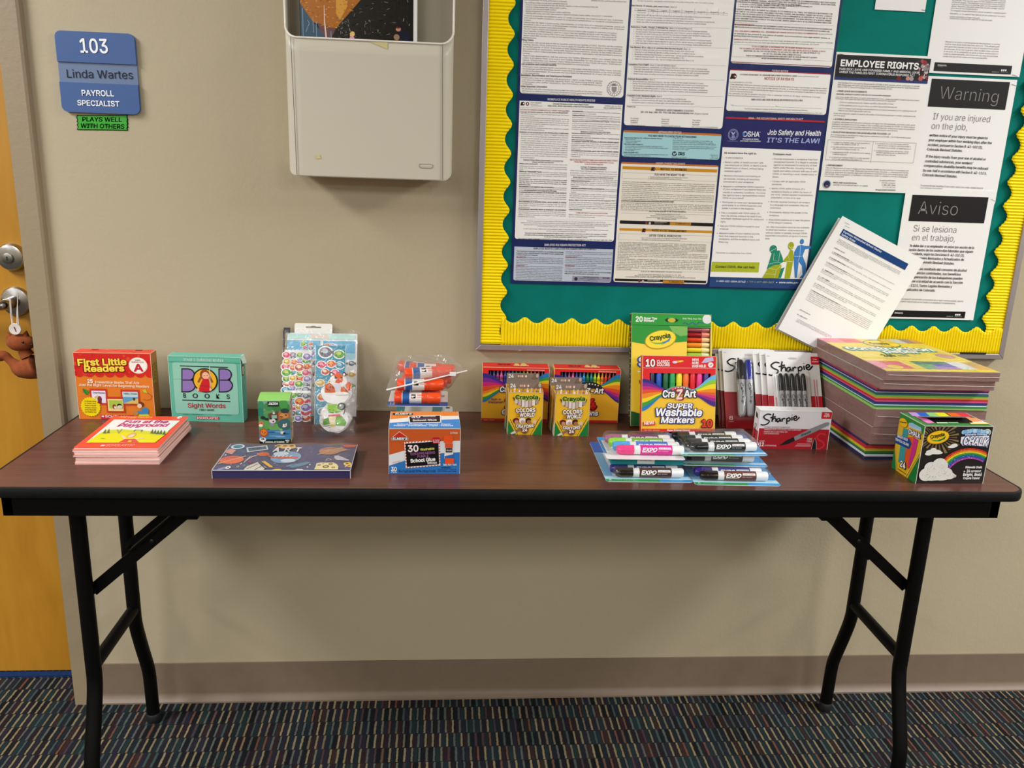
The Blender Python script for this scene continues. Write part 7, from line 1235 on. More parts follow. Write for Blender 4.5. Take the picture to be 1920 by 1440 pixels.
m = MB(); m.grid(bagf(True), 34, 26, M_BAG); m.grid(bagf(False), 20, 16, M_BAG); m.build('bag_film', zo, smooth=70)
m = MB(); m.path([cFL-zo.location, (cFL*0.5+cFR*0.5)+np.array((0, -0.002, 0))-zo.location, cFR-zo.location], [0.0018, 0.0015, 0.0012], mat('#f1ece8', 0.35), 8); q = cFL*0.18+cFR*0.82-zo.location; m.box(q[0]-0.006, q[0]+0.006, q[1]-0.004, q[1]+0.003, q[2]-0.003, q[2]+0.0035, mat('#f2f0ee', 0.35)); m.build('zip', zo, smooth=40)

# ---- crayon boxes with a window: a real opening with crayons standing behind it
CRX = ['midnight', 'indigo', 'plum', 'pink', 'violet', 'blue', 'sky blue', 'green', 'teal', 'lime', 'yellow', 'orange', 'vermilion', 'red', 'brown']
CRC = ['#2a2348', '#4a3a8a', '#9a3a78', '#e0529a', '#3a3a90', '#1f4fae', '#2a86d0', '#2a8a3c', '#1f8a7a', '#9cc83a', '#f0d41f', '#ee8a2a', '#e0522a', '#c0302c', '#8a3a2e']
def crayon(label, loc, col, L=0.092, r=0.0039, grp='', parent=None):
    o = empty('crayon', loc); tag(o, label, 'crayon', grp); cm = mat(col, 0.35)
    m = MB(); m.lathe((0, 0, 0), (0, 0, 1), [(r*0.9, 0), (r*0.9, L*0.86), (r*0.62, L*0.875), (r*0.34, L-0.001), (r*0.25, L)], cm, 12); m.build('wax', o, smooth=35)
    m = MB(); m.lathe((0, 0, 0), (0, 0, 1), [(r, 0.004), (r, L*0.82)], cm, 12, caps=False)
    for z in (0.008, 0.011, L*0.775, L*0.80): m.lathe((0, 0, 0), (0, 0, 1), [(r*1.02, z), (r*1.02, z+0.0012)], '#1c1a1a', 12, caps=False)
    m.build('wrapper', o, smooth=35); return o
def window_front(c, g, win, col, inner='#1d1518', dep=0.0135):
    """front board with a rectangular opening (page metres) and a dark lining behind"""
    x0, z0, x1, z1 = win; w, h = c.w, c.h; a = w/2
    for (p, q, r_, s) in ((0, 0, w, z0), (0, z1, w, h), (0, z0, x0, z1), (x1, z0, w, z1)): c.mb.add([(p-a, 0, q), (r_-a, 0, q), (r_-a, 0, s), (p-a, 0, s)], [(0, 1, 2, 3)], mat(col, 0.4))
    c.mb.box(-a+0.001, a-0.001, dep, dep+0.0006, 0.001, h-0.001, mat(inner, 0.7))
def swoosh(g, uL, vL, uR, vR, cols, lay, bow=0.0):
    n = len(cols)
    for i in range(n):
        T_ = []; B_ = []
        for t in np.linspace(0, 1, 10):
            s_ = t*t*(3-2*t); u = uL+(uR-uL)*t
            T_.append((u, vL[i]+(vR[i]-vL[i])*s_+bow*math.sin(math.pi*t))); B_.append((u, vL[i+1]+(vR[i+1]-vL[i+1])*s_+bow*math.sin(math.pi*t)))
        g.poly(T_+B_[::-1], cols[i], lay+(i % 2))
RB = ['#3a2a80', '#7a2a8a', '#c8287a', '#e2502c', '#ef8a22', '#f2d02a', '#3f9a3c', '#2a7ab8']
def craz_crayons(x, y, rz, where, label):
    c = Carton(0.1440, 0.0420, 0.1200, dict(top='#e22a26', right='#e8b21f', left='#efc04a', back='#e8b21f'), edge='#e8c08a', skip=('front',))
    g = c.page('front', [(160, 310), (950, 318), (925, 960), (145, 945)]); A = g.m(224, 536); B = g.m(892, 354); win = (A[0], A[1], B[0], B[1])
    window_front(c, g, win, '#efb420'); w, h = c.w, c.h
    for (p, q, r_, s) in ((0.0002, B[1], w-0.0002, h-0.0002), (0.0002, A[1]+0.012, A[0], B[1]), (B[0], A[1]+0.012, w-0.0002, B[1])): g.rectm(p, q, r_, s, '#e02a26', 1)
    g.text('ADVENTURE AWAITS IN COLOR', 680, 345, 892, 350, 12, '#f6dcd8', 2, 'b')
    swoosh(g, 160, [382, 438, 488, 538, 598, 632, 668, 700, 730], 450, [505, 515, 524, 532, 540, 548, 556, 564, 572], RB, 3, -12); swoosh(g, 945, [372, 425, 462, 505, 560, 610, 650, 690, 722], 700, [505, 514, 522, 531, 540, 549, 558, 566, 574], RB[::-1], 3, -10)
    g.poly([(400, 545), (440, 500), (500, 470), (575, 458), (650, 470), (705, 500), (745, 545)], '#23262e', 7)
    for k in range(7): g.ell(470+35*k, 512-24*math.sin(math.pi*(k+0.6)/7.2), 9, 9, ['#e0c86a', '#f0e8c8'][k % 2], 8, n=10)
    g.text('Cra-Z-Art', 352, 603, 745, 603, 62, '#17171c', 7, 'o', 0.12); g.text('Cra-Z-Art', 355, 600, 742, 600, 60, '#f7f5f2', 9, 'h', 0.12)
    g.text('Built-in', 258, 706, 372, 706, 26, '#5a2a6a', 3, 'b', 0.15); g.text('Sharpener!', 222, 738, 400, 738, 26, '#5a2a6a', 3, 'b', 0.15); g.text('24', 414, 796, 668, 796, 118, '#7a1418', 4, 'o'); g.text('24', 418, 792, 664, 792, 116, '#d4241f', 5, 'h')
    g.text('Crayons', 378, 873, 692, 873, 58, '#1f2a6a', 6, 'o', 0.12); g.text('Crayons', 382, 870, 688, 870, 56, '#f4f4f6', 7, 'h', 0.12); g.rect(146, 918, 926, 958, '#c8242a', 2); g.text('Non-Toxic', 175, 946, 300, 946, 14, '#e88a84', 3, 'b')
    q = c.page('top', [(160, 248), (945, 265), (950, 318), (160, 310)]); q.text('Cra-Z-Art', 365, 282, 520, 284, 14, '#1d1518', 2, 'h', 0.1); q.ell(600, 280, 28, 16, '#e6c25a', 2); q.ell(680, 280, 34, 18, '#e6c25a', 2); q.text('Crayons', 560, 294, 735, 296, 11, '#f2e6da', 3, 'h')
    o = c.done('crayon_box', label, 'box', x, y, rz=rz, group='boxes of crayons'); pitch = (win[2]-win[0])/15
    for i in range(15):
        lx = win[0]-w/2+pitch*(i+0.5); px_, py_ = x+lx*math.cos(rz)-0.0062*math.sin(rz), y+lx*math.sin(rz)+0.0062*math.cos(rz)
        crayon('%s crayon in the window of the %s red and yellow crayon box' % (CRX[i], where), (px_, py_, TZ+h-0.092-(h-win[3])+0.0003), CRC[i], 0.092, 0.0038, 'crayons behind the window of the %s box' % where)
craz_crayons(0.0755, -0.0645, R(-1.2), 'left', 'red and yellow windowed crayon box, the one nearer the glue box')
craz_crayons(0.2310, -0.0680, R(-1.2), 'right', 'red and yellow windowed crayon box, the one nearer the green marker box')

SK = ['#d9b49a', '#c89a7c', '#e6cdb8', '#a87a5c', '#efe0d0', '#b98a6a', '#8a5c44', '#dcc0a8']; SKN = ['light tan', 'warm tan', 'cream', 'brown', 'ivory', 'caramel', 'deep brown', 'sand']
def world_box(x, y, rz, label, flap, who=None, xo=0):
    W_, D_, H_ = 0.0712, 0.0315, 0.0912
    c = Carton(W_, D_, H_, dict(front='#edb81f', right='#e0a81c', left='#c9a24a', back='#edb81f'), edge='#d9c690', skip=('top',))
    g = c.page('front', [(465, 612), (882, 612), (865, 1125), (455, 1115)])
    g.poly([(512, 672), (845, 672), (838, 700), (800, 752), (745, 785), (690, 795), (630, 788), (565, 755), (525, 705)], '#6a3a26', 1)
    for k in range(7):
        u = 538+42*k; vb = 790-((u+17-680)/165)**2*75; g.rect(u, 695, u+34, vb, ['#d8c4b8', '#c9b0a2', '#e4d8d0', '#dccfc8', '#c2a898', '#e8dccf', '#a89490'][k], 2)
    g.text('Crayola', 538, 694, 826, 690, 50, '#d4dc4a', 3, 'o'); g.text('Crayola', 542, 692, 822, 688, 48, '#1c4a2c', 5, 'h')
    for (t, u, v, u1, v1, hh) in (('COLORS', 552, 850, 790, 843, 44), ('WORLD', 600, 905, 780, 898, 44)): g.text(t, u-3, v+2, u1+3, v1+2, hh+2, '#5a2a1c', 3, 'o'); g.text(t, u, v, u1, v1, hh, '#f6f1ea', 5, 'h')
    g.text('OF', 556, 884, 590, 883, 16, '#8a3a24', 5, 'b'); g.text('THE', 552, 908, 594, 907, 16, '#8a3a24', 5, 'b')
    for (u, hc, fc) in ((558, '#6a2430', '#c98a6a'), (632, '#efe6e0', '#c8a08c'), (706, '#3a1f18', '#a86c4a'), (772, '#e0b83a', '#e6bc98')): g.ell(u, 952, 40, 36, hc, 3, n=14); g.ell(u+4, 966, 24, 24, fc, 4, n=12)
    g.text('CRAYONS', 552, 1030, 775, 1024, 36, '#5a2a1c', 5, 'o', arc=-0.3); g.text('CRAYONS', 556, 1028, 770, 1022, 34, '#f6f1ea', 7, 'h', arc=-0.3); GN_ = '#1d7a36'
    g.poly([(466, 950), (556, 1118), (456, 1114)], GN_, 2); g.poly([(872, 925), (866, 1124), (756, 1120)], GN_, 2)
    for (du, cc) in ((12, '#f2d84a'), (22, '#3a2a12'), (30, '#f2d84a')): g.line([(466+du*0.9, 945-du*0.6), (558+du, 1118)], 5, cc, 3); g.line([(870-du*0.9, 915-du*0.6), (752-du, 1120)], 5, cc, 3)
    g.ell(662, 1062, 46, 44, '#7a4a30', 6); g.text('24', 630, 1078, 694, 1077, 36, '#f4efe8', 8, 'h'); g.poly([(500, 1112), (470, 1116), (490, 1095), (545, 1066), (620, 1036), (630, 1052), (560, 1096)], '#8a6a52', 5); g.poly([(492, 1097), (545, 1068), (560, 1094), (505, 1113)], '#d9cabf', 6); g.text('NON TOXIC', 632, 1112, 688, 1112, 8, '#6a5012', 3, 's')
    q = c.page('left'); q.rectm(0.001, 0.012, 0.030, 0.09, '#b98a4a', 1); q.poly([(0.0, 0.0), (0.0315, 0.0), (0.0315, 0.035)], '#c9c4ba', 2)
    for k in range(10): q.rectm(0.004, 0.080-0.006*k, 0.024-(k % 3)*0.004, 0.0815-0.006*k, '#7a5a2a', 3)
    # raised back flap
    m_ = c.mb; m_.box(-W_/2+0.001+xo, W_/2-0.001+xo, D_-0.0006, D_, H_, H_+flap, mat('#84756a', 0.45)); p = Page(m_, (-W_/2+xo, D_-0.0006, H_), (1, 0, 0), (0, 0, 1), (0, -1, 0)); f0 = flap-0.0125
    p.text('24', 0.004, f0+0.002, 0.016, None, 0.0075, '#eeeae4', 2, 'h'); p.ell(0.034, f0+0.006, 0.013, 0.0042, '#8d7a6c', 1)
    for k in range(5): p.ell(0.026+0.004*k, f0+0.006, 0.0019, 0.0026, SK[k], 2, n=10)
    p.poly([(0.054, f0), (0.060, f0+0.0115), (0.069, f0+0.0118), (0.066, f0+0.001)], '#7a6355', 2); p.ell(0.066, f0+0.008, 0.003, 0.0045, '#b9a99c', 3, n=12)
    c.mb.box(-W_/2+0.0006, W_/2-0.0006, 0.0006, D_-0.0006, 0.001, 0.0015, '#b98a2a')
    o = c.done('crayon_box', label, 'box', x, y, rz=rz, group='boxes of crayons')
    if who:
        pn = ['nearest the glue box', 'second from the glue box', 'third from the glue box', 'fourth from the glue box', 'fourth from the green box', 'third from the green box', 'second from the green box', 'nearest the green box']
        for row in range(2):
            for i in range(8):
                lx = -W_/2+0.0048+i*0.00880; ly = 0.0075+row*0.0125; crayon('%s crayon %s, %s row of the %s small open box' % (SKN[(i+3*row) % 8], pn[i], ('front', 'back')[row], who), (x+lx*math.cos(rz)-ly*math.sin(rz), y+lx*math.sin(rz)+ly*math.cos(rz), TZ+0.0016), SK[(i+3*row) % 8], 0.0925+0.001*row, 0.0040, 'crayons standing in the %s small box' % who)
    return o
world_box(0.0895, -0.1590, R(-1.5), 'small open yellow crayon box in front of the red box nearer the glue', 0.0125, 'left')
world_box(0.0875, -0.1235, R(-1.5), 'small yellow crayon box mostly hidden, its tall flap above the left open box', 0.0240)
world_box(0.1862, -0.1665, R(1.0), 'small open yellow crayon box in front of the red box nearer the green box', 0.0135, 'right')
world_box(0.1835, -0.1305, R(1.0), 'small yellow crayon box mostly hidden behind the right open box', 0.0180, None, -0.003)

# ---- tall green and yellow marker box leaning on the wall
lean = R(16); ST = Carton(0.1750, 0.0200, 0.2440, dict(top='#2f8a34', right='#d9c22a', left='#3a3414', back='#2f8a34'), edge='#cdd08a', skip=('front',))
g = ST.page('front', [(120, 100), (930, 115), (940, 1300), (120, 1290)]); A = g.m(690, 800); B = g.m(944, 240); win = (A[0], A[1], B[0], B[1]); window_front(ST, g, win, '#f2d02e', '#2a221a', 0.0125); g.zoom(0, 0, 1)
w, h = ST.w, ST.h; gt = g.m(130, 398)[1]
g.rectm(0.0002, g.m(130, 238)[1], w-0.0002, h-0.0002, '#2f9a38', 1); g.poly([(122, 232), (690, 236), (690, 395), (560, 405), (420, 430), (260, 425), (122, 400)], '#2f9436', 2); g.line([(122, 222), (932, 236)], 5, '#1f6a28', 3)
g.poly([(500, 232), (690, 236), (690, 330), (620, 340), (540, 300)], '#7ab85a', 3)
g.text('20', 155, 187, 232, 188, 52, '#f2f5ea', 3, 'h'); g.text('Super Tips', 240, 163, 376, 166, 22, '#f2f5ea', 3, 'h'); g.text('Markers', 240, 188, 348, 190, 22, '#f2f5ea', 3, 'h'); g.text('Draw Thick, Draw Thin', 638, 162, 832, 166, 16, '#e6f0d8', 3, 'b', 0.1)
g.poly([(455, 168), (480, 152), (575, 155), (600, 172), (575, 192), (478, 190)], '#16301a', 3); g.ell(526, 172, 40, 24, '#c9b43a', 4); g.ell(890, 160, 48, 48, '#dfe4e0', 3); g.line([(640, 212), (670, 196), (700, 218), (740, 194), (775, 220), (810, 192), (850, 205)], 8, '#3a5a8a', 3, smooth=4)
g.ell(415, 377, 165, 98, '#b8981f', 3, rot=12); g.ell(415, 374, 156, 90, '#f5dc3a', 4, rot=12); g.text('Crayola', 308, 392, 520, 350, 46, '#3a4a14', 6, 'h'); g.poly([(298, 392), (345, 408), (420, 408), (480, 385), (525, 345), (505, 392), (440, 425), (360, 425)], '#7fb04a', 5); g.poly([(430, 408), (480, 385), (525, 345), (505, 392), (450, 420)], '#4a86b8', 6)
g.text('Super', 186, 660, 600, 660, 96, '#2a4f9a', 3, 'o'); g.text('Super', 192, 656, 594, 656, 92, '#f2f2ee', 4, 'h'); g.text('Tips', 186, 790, 440, 790, 80, '#f2f2ee', 4, 'h'); g.text('Washable', 200, 845, 420, 845, 40, '#3a3a34', 4, 'h'); g.line([(190, 720), (215, 700), (260, 712)], 6, '#8a7a2a', 4)
g.poly([(122, 1125), (240, 1160), (420, 1180), (700, 1170), (936, 1120), (939, 1298), (121, 1288)], '#1f5a2a', 2); g.line([(122, 1130), (240, 1163), (420, 1183), (700, 1173), (936, 1124)], 6, '#e6d84a', 3)
q = ST.page('left')
for k in range(40): q.ell(rng.uniform(0.004, 0.016), 0.01+0.0057*k, 0.0025, 0.0016, ['#e6e0c8', '#6a5f2a'][k % 2], 1, n=8)
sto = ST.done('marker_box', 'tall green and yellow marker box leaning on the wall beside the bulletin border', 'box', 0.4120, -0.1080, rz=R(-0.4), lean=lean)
MR = Matrix.Translation(sto.location) @ sto.rotation_euler.to_matrix().to_4x4()
for k, (cc, ce, nm) in enumerate((('#a8505c', '#b86a6c', 'dusty pink'), ('#a01c28', '#e68a72', 'dark red'), ('#e0481e', '#f2c890', 'orange red'), ('#f0942a', '#f4d79a', 'orange'), ('#f2dc2a', '#f3e49a', 'yellow'), ('#a8cc3a', '#d8e0a0', 'lime'), ('#4a9a3a', '#b8d0a0', 'green'), ('#2a8a8a', '#a8d0d0', 'teal'), ('#2a6ab8', '#a8c0e0', 'blue'))):
    zz = win[3]-0.0062-0.0112*k; o = empty('felt_marker', (0, 0, 0)); o.matrix_world = MR @ Matrix.Translation((w/2-0.030, 0.0068, zz)); tag(o, '%s felt marker lying in the window of the tall green box' % nm, 'marker', 'markers in the tall green box')
    m = MB(); m.lathe((-0.0245, 0, 0), (1, 0, 0), [(0.0045, 0), (0.0050, 0.001), (0.0050, 0.0355)], mat(cc, 0.25), 14); m.build('barrel', o, smooth=40)
    m = MB(); m.lathe((0.0110, 0, 0), (1, 0, 0), [(0.0053, 0), (0.0053, 0.0165), (0.0045, 0.0175)], mat(ce, 0.3), 14); m.build('cap', o, smooth=40)

# ---- red and yellow box of ten washable markers leaning on it
lean = R(13); CM = Carton(0.1600, 0.0170, 0.1620, dict(top='#d92a2c', right='#e8b81f', left='#d8402a', back='#e8b81f'), edge='#eccf9a', skip=('front',))
g = CM.page('front', [(238, 525), (978, 545), (992, 1345), (235, 1345)]); A = g.m(312, 902); B = g.m(930, 724); win = (A[0], A[1], B[0], B[1]); window_front(CM, g, win, '#f4c21c', '#1c1416', 0.0145); w, h = CM.w, CM.h
for (p, q_, r_, s) in ((0.0002, B[1], w-0.0002, h-0.0002), (0.0002, B[1]-0.016, A[0], B[1]), (B[0], B[1]-0.016, w-0.0002, B[1])): g.rectm(p, q_, r_, s, '#e0242a', 1)
g.line([(238, 655), (985, 668)], 6, '#f2a89a', 3); g.text('10', 258, 642, 370, 644, 74, '#8a1218', 2, 'o'); g.text('10', 262, 640, 366, 642, 72, '#fbf6f0', 4, 'h'); g.text('CLASSIC', 382, 604, 512, 607, 28, '#fbeee8', 3, 'h'); g.text('COLORS', 382, 638, 514, 641, 28, '#fbeee8', 3, 'h')
g.poly([(536, 600), (580, 585), (640, 580), (658, 592), (610, 606), (560, 612)], '#e6a03a', 3); g.ell(565, 600, 26, 13, '#e8d0e0', 4); g.poly([(590, 590), (650, 582), (625, 600)], '#f2dc3a', 4)
for i, s in enumerate(('NEW!', 'MORE', 'WASHABLE!')): g.text(s, 738, 588+33*i, (804, 806, 880)[i], 589+33*i, 24, '#fbeee8', 3, 'h')
g.poly([(830, 612), (870, 560), (945, 552), (955, 590), (880, 610)], '#c9b8d8', 3); g.ell(925, 632, 27, 27, '#f3e8e4', 4); g.line([(915, 632), (925, 640), (938, 622)], 6, '#b8485a', 5)
swoosh(g, 238, [772, 812, 850, 890, 932, 985, 1030, 1075, 1122], 500, [885, 892, 899, 906, 913, 920, 927, 934, 941], RB, 3, -8); swoosh(g, 988, [735, 785, 830, 885, 925, 955, 985, 1020, 1072], 745, [890, 898, 906, 914, 922, 930, 938, 946, 954], ['#6ab8e0', '#8cc83a', '#f2d82a', '#ef8a22', '#e2602c', '#d8387a', '#9a2a80', '#4a2a80'], 3, -6)
g.poly([(455, 930), (490, 885), (545, 858), (620, 848), (695, 860), (745, 890), (785, 935)], '#8d9096', 8); g.poly([(480, 930), (510, 893), (560, 868), (620, 860), (680, 870), (725, 895), (760, 935)], '#4a4d52', 9)
for k in range(7): g.ell(550+28*k, 890-20*math.sin(math.pi*(k+0.8)/7.4), 14-1.4*k, 14-1.4*k, ['#e8605a', '#f09a8a', '#f2c0a8', '#f4e0b8', '#e8ece0', '#c8d4dc', '#aab4c4'][k], 10, n=12)
g.text('Cra', 440, 972, 575, 972, 76, '#17151a', 8, 'o', 0.05); g.text('Art', 660, 972, 790, 972, 76, '#17151a', 8, 'o', 0.05); g.text('Cra', 443, 969, 572, 969, 72, '#f7f5f2', 11, 'h', 0.05); g.text('Art', 664, 969, 786, 969, 72, '#f7f5f2', 11, 'h', 0.05); g.text('Z', 578, 995, 656, 990, 104, '#a81820', 10, 'o', 0.1); g.text('Z', 584, 990, 650, 986, 96, '#f2d8d4', 12, 'h', 0.1)
NV = '#2b2a6a'
for (t, u, v, u1, hh) in (('SUPER', 492, 1086, 752, 50), ('Washable', 372, 1168, 852, 76), ('Markers', 430, 1246, 776, 64)): g.text(t, u-4, v+4, u1+4, None, hh+4, NV, 8, 'o', 0.16); g.text(t, u, v, u1, None, hh, '#f8f8fa', 10, 'h', 0.16)
g.text('10', 848, 1292, 968, None, 78, '#7a1a14', 8, 'o'); g.text('10', 852, 1288, 964, None, 74, '#e8402a', 10, 'h'); g.poly([(246, 1240), (374, 1230), (378, 1272), (252, 1280)], '#d8352a', 8); g.text('NEW!', 258, 1268, 366, 1260, 30, '#f8ece8', 9, 'h', 0.1); g.rect(236, 1312, 991, 1344, '#dc2a2a', 8); g.text('NON-TOXIC · WASHABLE', 262, 1334, 425, None, 13, '#f2a89c', 9, 'b'); g.text('Super Brighter Colors!', 500, 1336, 738, None, 18, '#fbeee8', 9, 'h', 0.12)
cmo = CM.done('marker_box', 'red and yellow box of ten washable markers in front of the tall green box', 'box', 0.4205, -0.1410, rz=R(1.0), lean=lean)
MR = Matrix.Translation(cmo.location) @ cmo.rotation_euler.to_matrix().to_4x4(); pitch = (win[2]-win[0])/9.0
for i, (cc, nm) in enumerate((('#1c1a3a', 'black'), ('#1f54b8', 'blue'), ('#14603a', 'dark green'), ('#1fa052', 'green'), ('#f2dc1f', 'yellow'), ('#f2702a', 'orange'), ('#e0202c', 'red'), ('#ee3a8a', 'pink'), ('#4a2a80', 'purple'))):
    o = empty('felt_marker', (0, 0, 0)); o.matrix_world = MR @ Matrix.Translation((win[0]-w/2+pitch*(i+0.45), 0.0072, 0.004)); tag(o, '%s felt marker standing in the window of the washable marker box' % nm, 'marker', 'markers in the washable marker box')
    m = MB(); m.lathe((0, 0, 0), (0, 0, 1), [(0.0055, 0), (0.0062, 0.002), (0.0062, 0.100)], mat(cc, 0.22), 16); m.build('barrel', o, smooth=40); m = MB(); m.lathe((0, 0, 0.100), (0, 0, 1), [(0.0066, 0), (0.0066, 0.030), (0.005, 0.034)], mat(cc, 0.22), 16); m.build('cap', o, smooth=40)

# ---- permanent marker signature, drawn as pen strokes
SIG = [[(778, 924), (735, 918), (692, 948), (712, 978), (758, 1000), (738, 1034), (690, 1050), (660, 1042)], [(806, 908), (796, 955), (790, 1010)], [(768, 962), (832, 944)], [(792, 992), (815, 966), (834, 972), (834, 1008)], [(886, 968), (856, 972), (846, 996), (862, 1010), (884, 980), (890, 1008)], [(908, 966), (908, 1006)], [(908, 988), (926, 966), (944, 972)], [(962, 962), (964, 1034)], [(962, 976), (986, 958), (1002, 974), (988, 998), (964, 996)], [(1022, 948), (1024, 992)], [(1021, 924), (1024, 929)], [(1046, 972), (1078, 956), (1070, 936), (1046, 950), (1048, 980), (1074, 988), (1112, 948)]]
def signature(g, u, v, k, c_='#141214', lay=3, wd=14, ky=None, vert=False, n=99):
    for s_ in SIG[:n]:
        pts = [((u+(a-660)*k, v+(b-980)*(ky or k)) if not vert else (u+(b-980)*k, v+(a-660)*k)) for a, b in s_]; g.line(pts, wd*abs(k), c_, lay, smooth=4 if len(pts) > 2 else 0)
def pen(label, M_, L, r, capc, grp, name='permanent_marker'):
    o = empty(name, (0, 0, 0)); o.matrix_world = M_; tag(o, label, 'marker', grp); Z = (0, 0, 1)
    m = MB(); m.lathe((0, 0, 0), Z, [(r*0.5, 0), (r*0.86, 0.003), (r*0.95, 0.012), (r, L*0.25), (r, L*0.64)], mat('#a5a6a8', 0.38), 16)
    pg_ = Page(m, (0, 0, 0), (1, 0, 0), (0, 1, 0), (0, 0, 1), place=lambda x, y, d: np.array([(r+d)*math.sin(x/r), -(r+d)*math.cos(x/r), y]), base=0.0001)
    for s_ in SIG: pg_.line(spline([((b-980)*-0.00007*-1, L*0.60-(a-660)*0.00011) for a, b in s_], 3), 0.0009, '#1c1b1d', 1)
    m.build('barrel', o, smooth=40); m = MB(); m.lathe((0, 0, 0), Z, [(r*1.02, L*0.64), (r*1.02, L*0.70), (r*0.94, L*0.93), (r*0.6, L*0.99), (r*0.3, L)], mat(capc, 0.22), 16); m.box(-r*0.22, r*0.22, -r*1.25, -r*0.9, L*0.70, L*0.97, mat(capc, 0.22)); m.build('cap', o, smooth=40)
    return o
LN = R(27)
def sharpie_pack(x, y, label, num=None, red='#a81c26', bl=None, front=False):
    o = empty('marker_pack', (x, y, TZ+0.0012), R(0.5), -LN); tag(o, label, 'marker pack', 'blister packs of permanent markers'); w, h = 0.1215, 0.1800
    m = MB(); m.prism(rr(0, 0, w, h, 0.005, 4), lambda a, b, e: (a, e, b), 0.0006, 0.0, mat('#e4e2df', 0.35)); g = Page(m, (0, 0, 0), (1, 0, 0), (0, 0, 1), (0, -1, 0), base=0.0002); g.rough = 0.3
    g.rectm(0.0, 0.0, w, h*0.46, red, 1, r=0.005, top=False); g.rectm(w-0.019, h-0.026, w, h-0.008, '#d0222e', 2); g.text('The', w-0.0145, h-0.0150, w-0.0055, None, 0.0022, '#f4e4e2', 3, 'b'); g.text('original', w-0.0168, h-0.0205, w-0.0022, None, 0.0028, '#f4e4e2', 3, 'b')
    g.rectm(0.003, h-0.0085, 0.010, h-0.0078, '#8a8886', 2)
    keep = g.to_m; g.to_m = lambda u, v: np.array([u, -v]); signature(g, 0.004, -(h-0.036), 0.000225); g.to_m = keep
    g.ell(w*0.5, h-0.0125, 0.010, 0.0022, '#bdbab6', 2)
    if num: g.text(num, 0.006, 0.020, 0.017, None, 0.0085, '#efe9e6', 2, 'r'); g.text('COUNT', 0.006, 0.0150, 0.017, None, 0.0022, '#e0c8c6', 2, 's')
    if front: g.rectm(0.012, 0.03, w-0.026, h-0.048, '#f0eeec', 3, r=0.006); g.rectm(0.0155, 0.03, 0.019, h*0.44, '#d99a9e', 4)
    if front:
        for k in range(2): g.rectm(w-0.0165+0.0055*k, 0.05, w-0.0145+0.0055*k, h-0.06, '#d98a90', 4)
    m.build('backing_card', o)
    if bl:
        a0, b0, a1, b1, dp = bl; m = MB(); V = []
        for (ins, e) in ((0, 0.0008), (0.001, dp*0.6), (0.003, dp*0.92), (0.006, dp)): V.append([(a, -e, b) for a, b in rr(a0+ins, b0+ins, a1-ins, b1-ins, 0.006, 4)])
        n = len(V[0]); m.add(np.concatenate([np.array(v) for v in V]), [(j*n+i, j*n+(i+1) % n, (j+1)*n+(i+1) % n, (j+1)*n+i) for j in range(3) for i in range(n)]+[tuple(3*n+i for i in range(n))], M_BLISTER); m.build('blister', o, smooth=50)
    return Matrix.Translation(o.location) @ o.rotation_euler.to_matrix().to_4x4()
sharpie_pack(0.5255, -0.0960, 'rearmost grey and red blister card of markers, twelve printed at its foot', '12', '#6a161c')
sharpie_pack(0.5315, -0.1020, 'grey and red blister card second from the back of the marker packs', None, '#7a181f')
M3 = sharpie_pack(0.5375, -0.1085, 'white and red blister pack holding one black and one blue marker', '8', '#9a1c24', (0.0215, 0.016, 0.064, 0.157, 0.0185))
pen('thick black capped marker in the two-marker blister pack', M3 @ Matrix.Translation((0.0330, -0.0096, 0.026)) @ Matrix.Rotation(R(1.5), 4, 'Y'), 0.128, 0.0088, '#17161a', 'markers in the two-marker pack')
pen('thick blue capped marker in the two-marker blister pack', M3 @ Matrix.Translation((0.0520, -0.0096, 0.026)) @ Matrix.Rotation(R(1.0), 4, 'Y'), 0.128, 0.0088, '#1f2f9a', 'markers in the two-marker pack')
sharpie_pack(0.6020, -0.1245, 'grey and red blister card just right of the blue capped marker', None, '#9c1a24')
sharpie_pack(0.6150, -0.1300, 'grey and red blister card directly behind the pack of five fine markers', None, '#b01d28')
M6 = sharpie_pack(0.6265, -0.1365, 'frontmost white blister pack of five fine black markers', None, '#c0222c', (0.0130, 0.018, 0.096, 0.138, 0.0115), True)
for k in range(5): pen('fine black marker, %s in the five-marker blister pack' % ('nearest the blue marker', 'second from the blue marker side', 'middle one', 'second from the paper stack side', 'nearest the paper stack')[k], M6 @ Matrix.Translation((0.0280+0.0128*k, -0.0062, 0.022)), 0.110, 0.0053, '#131215', 'fine markers in the five-marker pack')

# boxed dozen
c = Carton(0.1470, 0.0310, 0.0810, dict(front='#e2e0e3', top='#f2f1f2', right='#a81c28', left='#e8e6e8', back='#b01e2a'), edge='#f4f2f2')
g = c.page('front', [(660, 880), (1500, 885), (1450, 1340), (628, 1335)]); w, h = c.w, c.h; zr = g.m(1000, 1098)[1]; g.rectm(0, 0, w, zr, '#b01e2a', 1); g.rectm(0, zr, w, zr+0.0006, '#c9b8bc', 1)
signature(g, 664, 985, 1.0, wd=15); g.rect(1380, 888, 1499, 970, '#cc2430', 2); g.text('The', 1405, 920, 1462, 921, 20, '#f4e4e2', 3, 'b'); g.text('original', 1400, 946, 1470, 944, 24, '#f4e4e2', 3, 'b')
for (t, u, v, u1, cc) in (('MARKS ON MOST SURFACES', 708, 1086, 1008, '#a8888e'), ('MARQUE SUR LA PLUPART DES SURFACES', 706, 1116, 1138, '#e8c8ca'), ('MARCA EN LA MAYORIA DE', 704, 1142, 980, '#e8c8ca'), ('LAS SUPERFICIES', 702, 1164, 882, '#e8c8ca')): g.text(t, u, v, u1, v+1, 15, cc, 2, 'b')
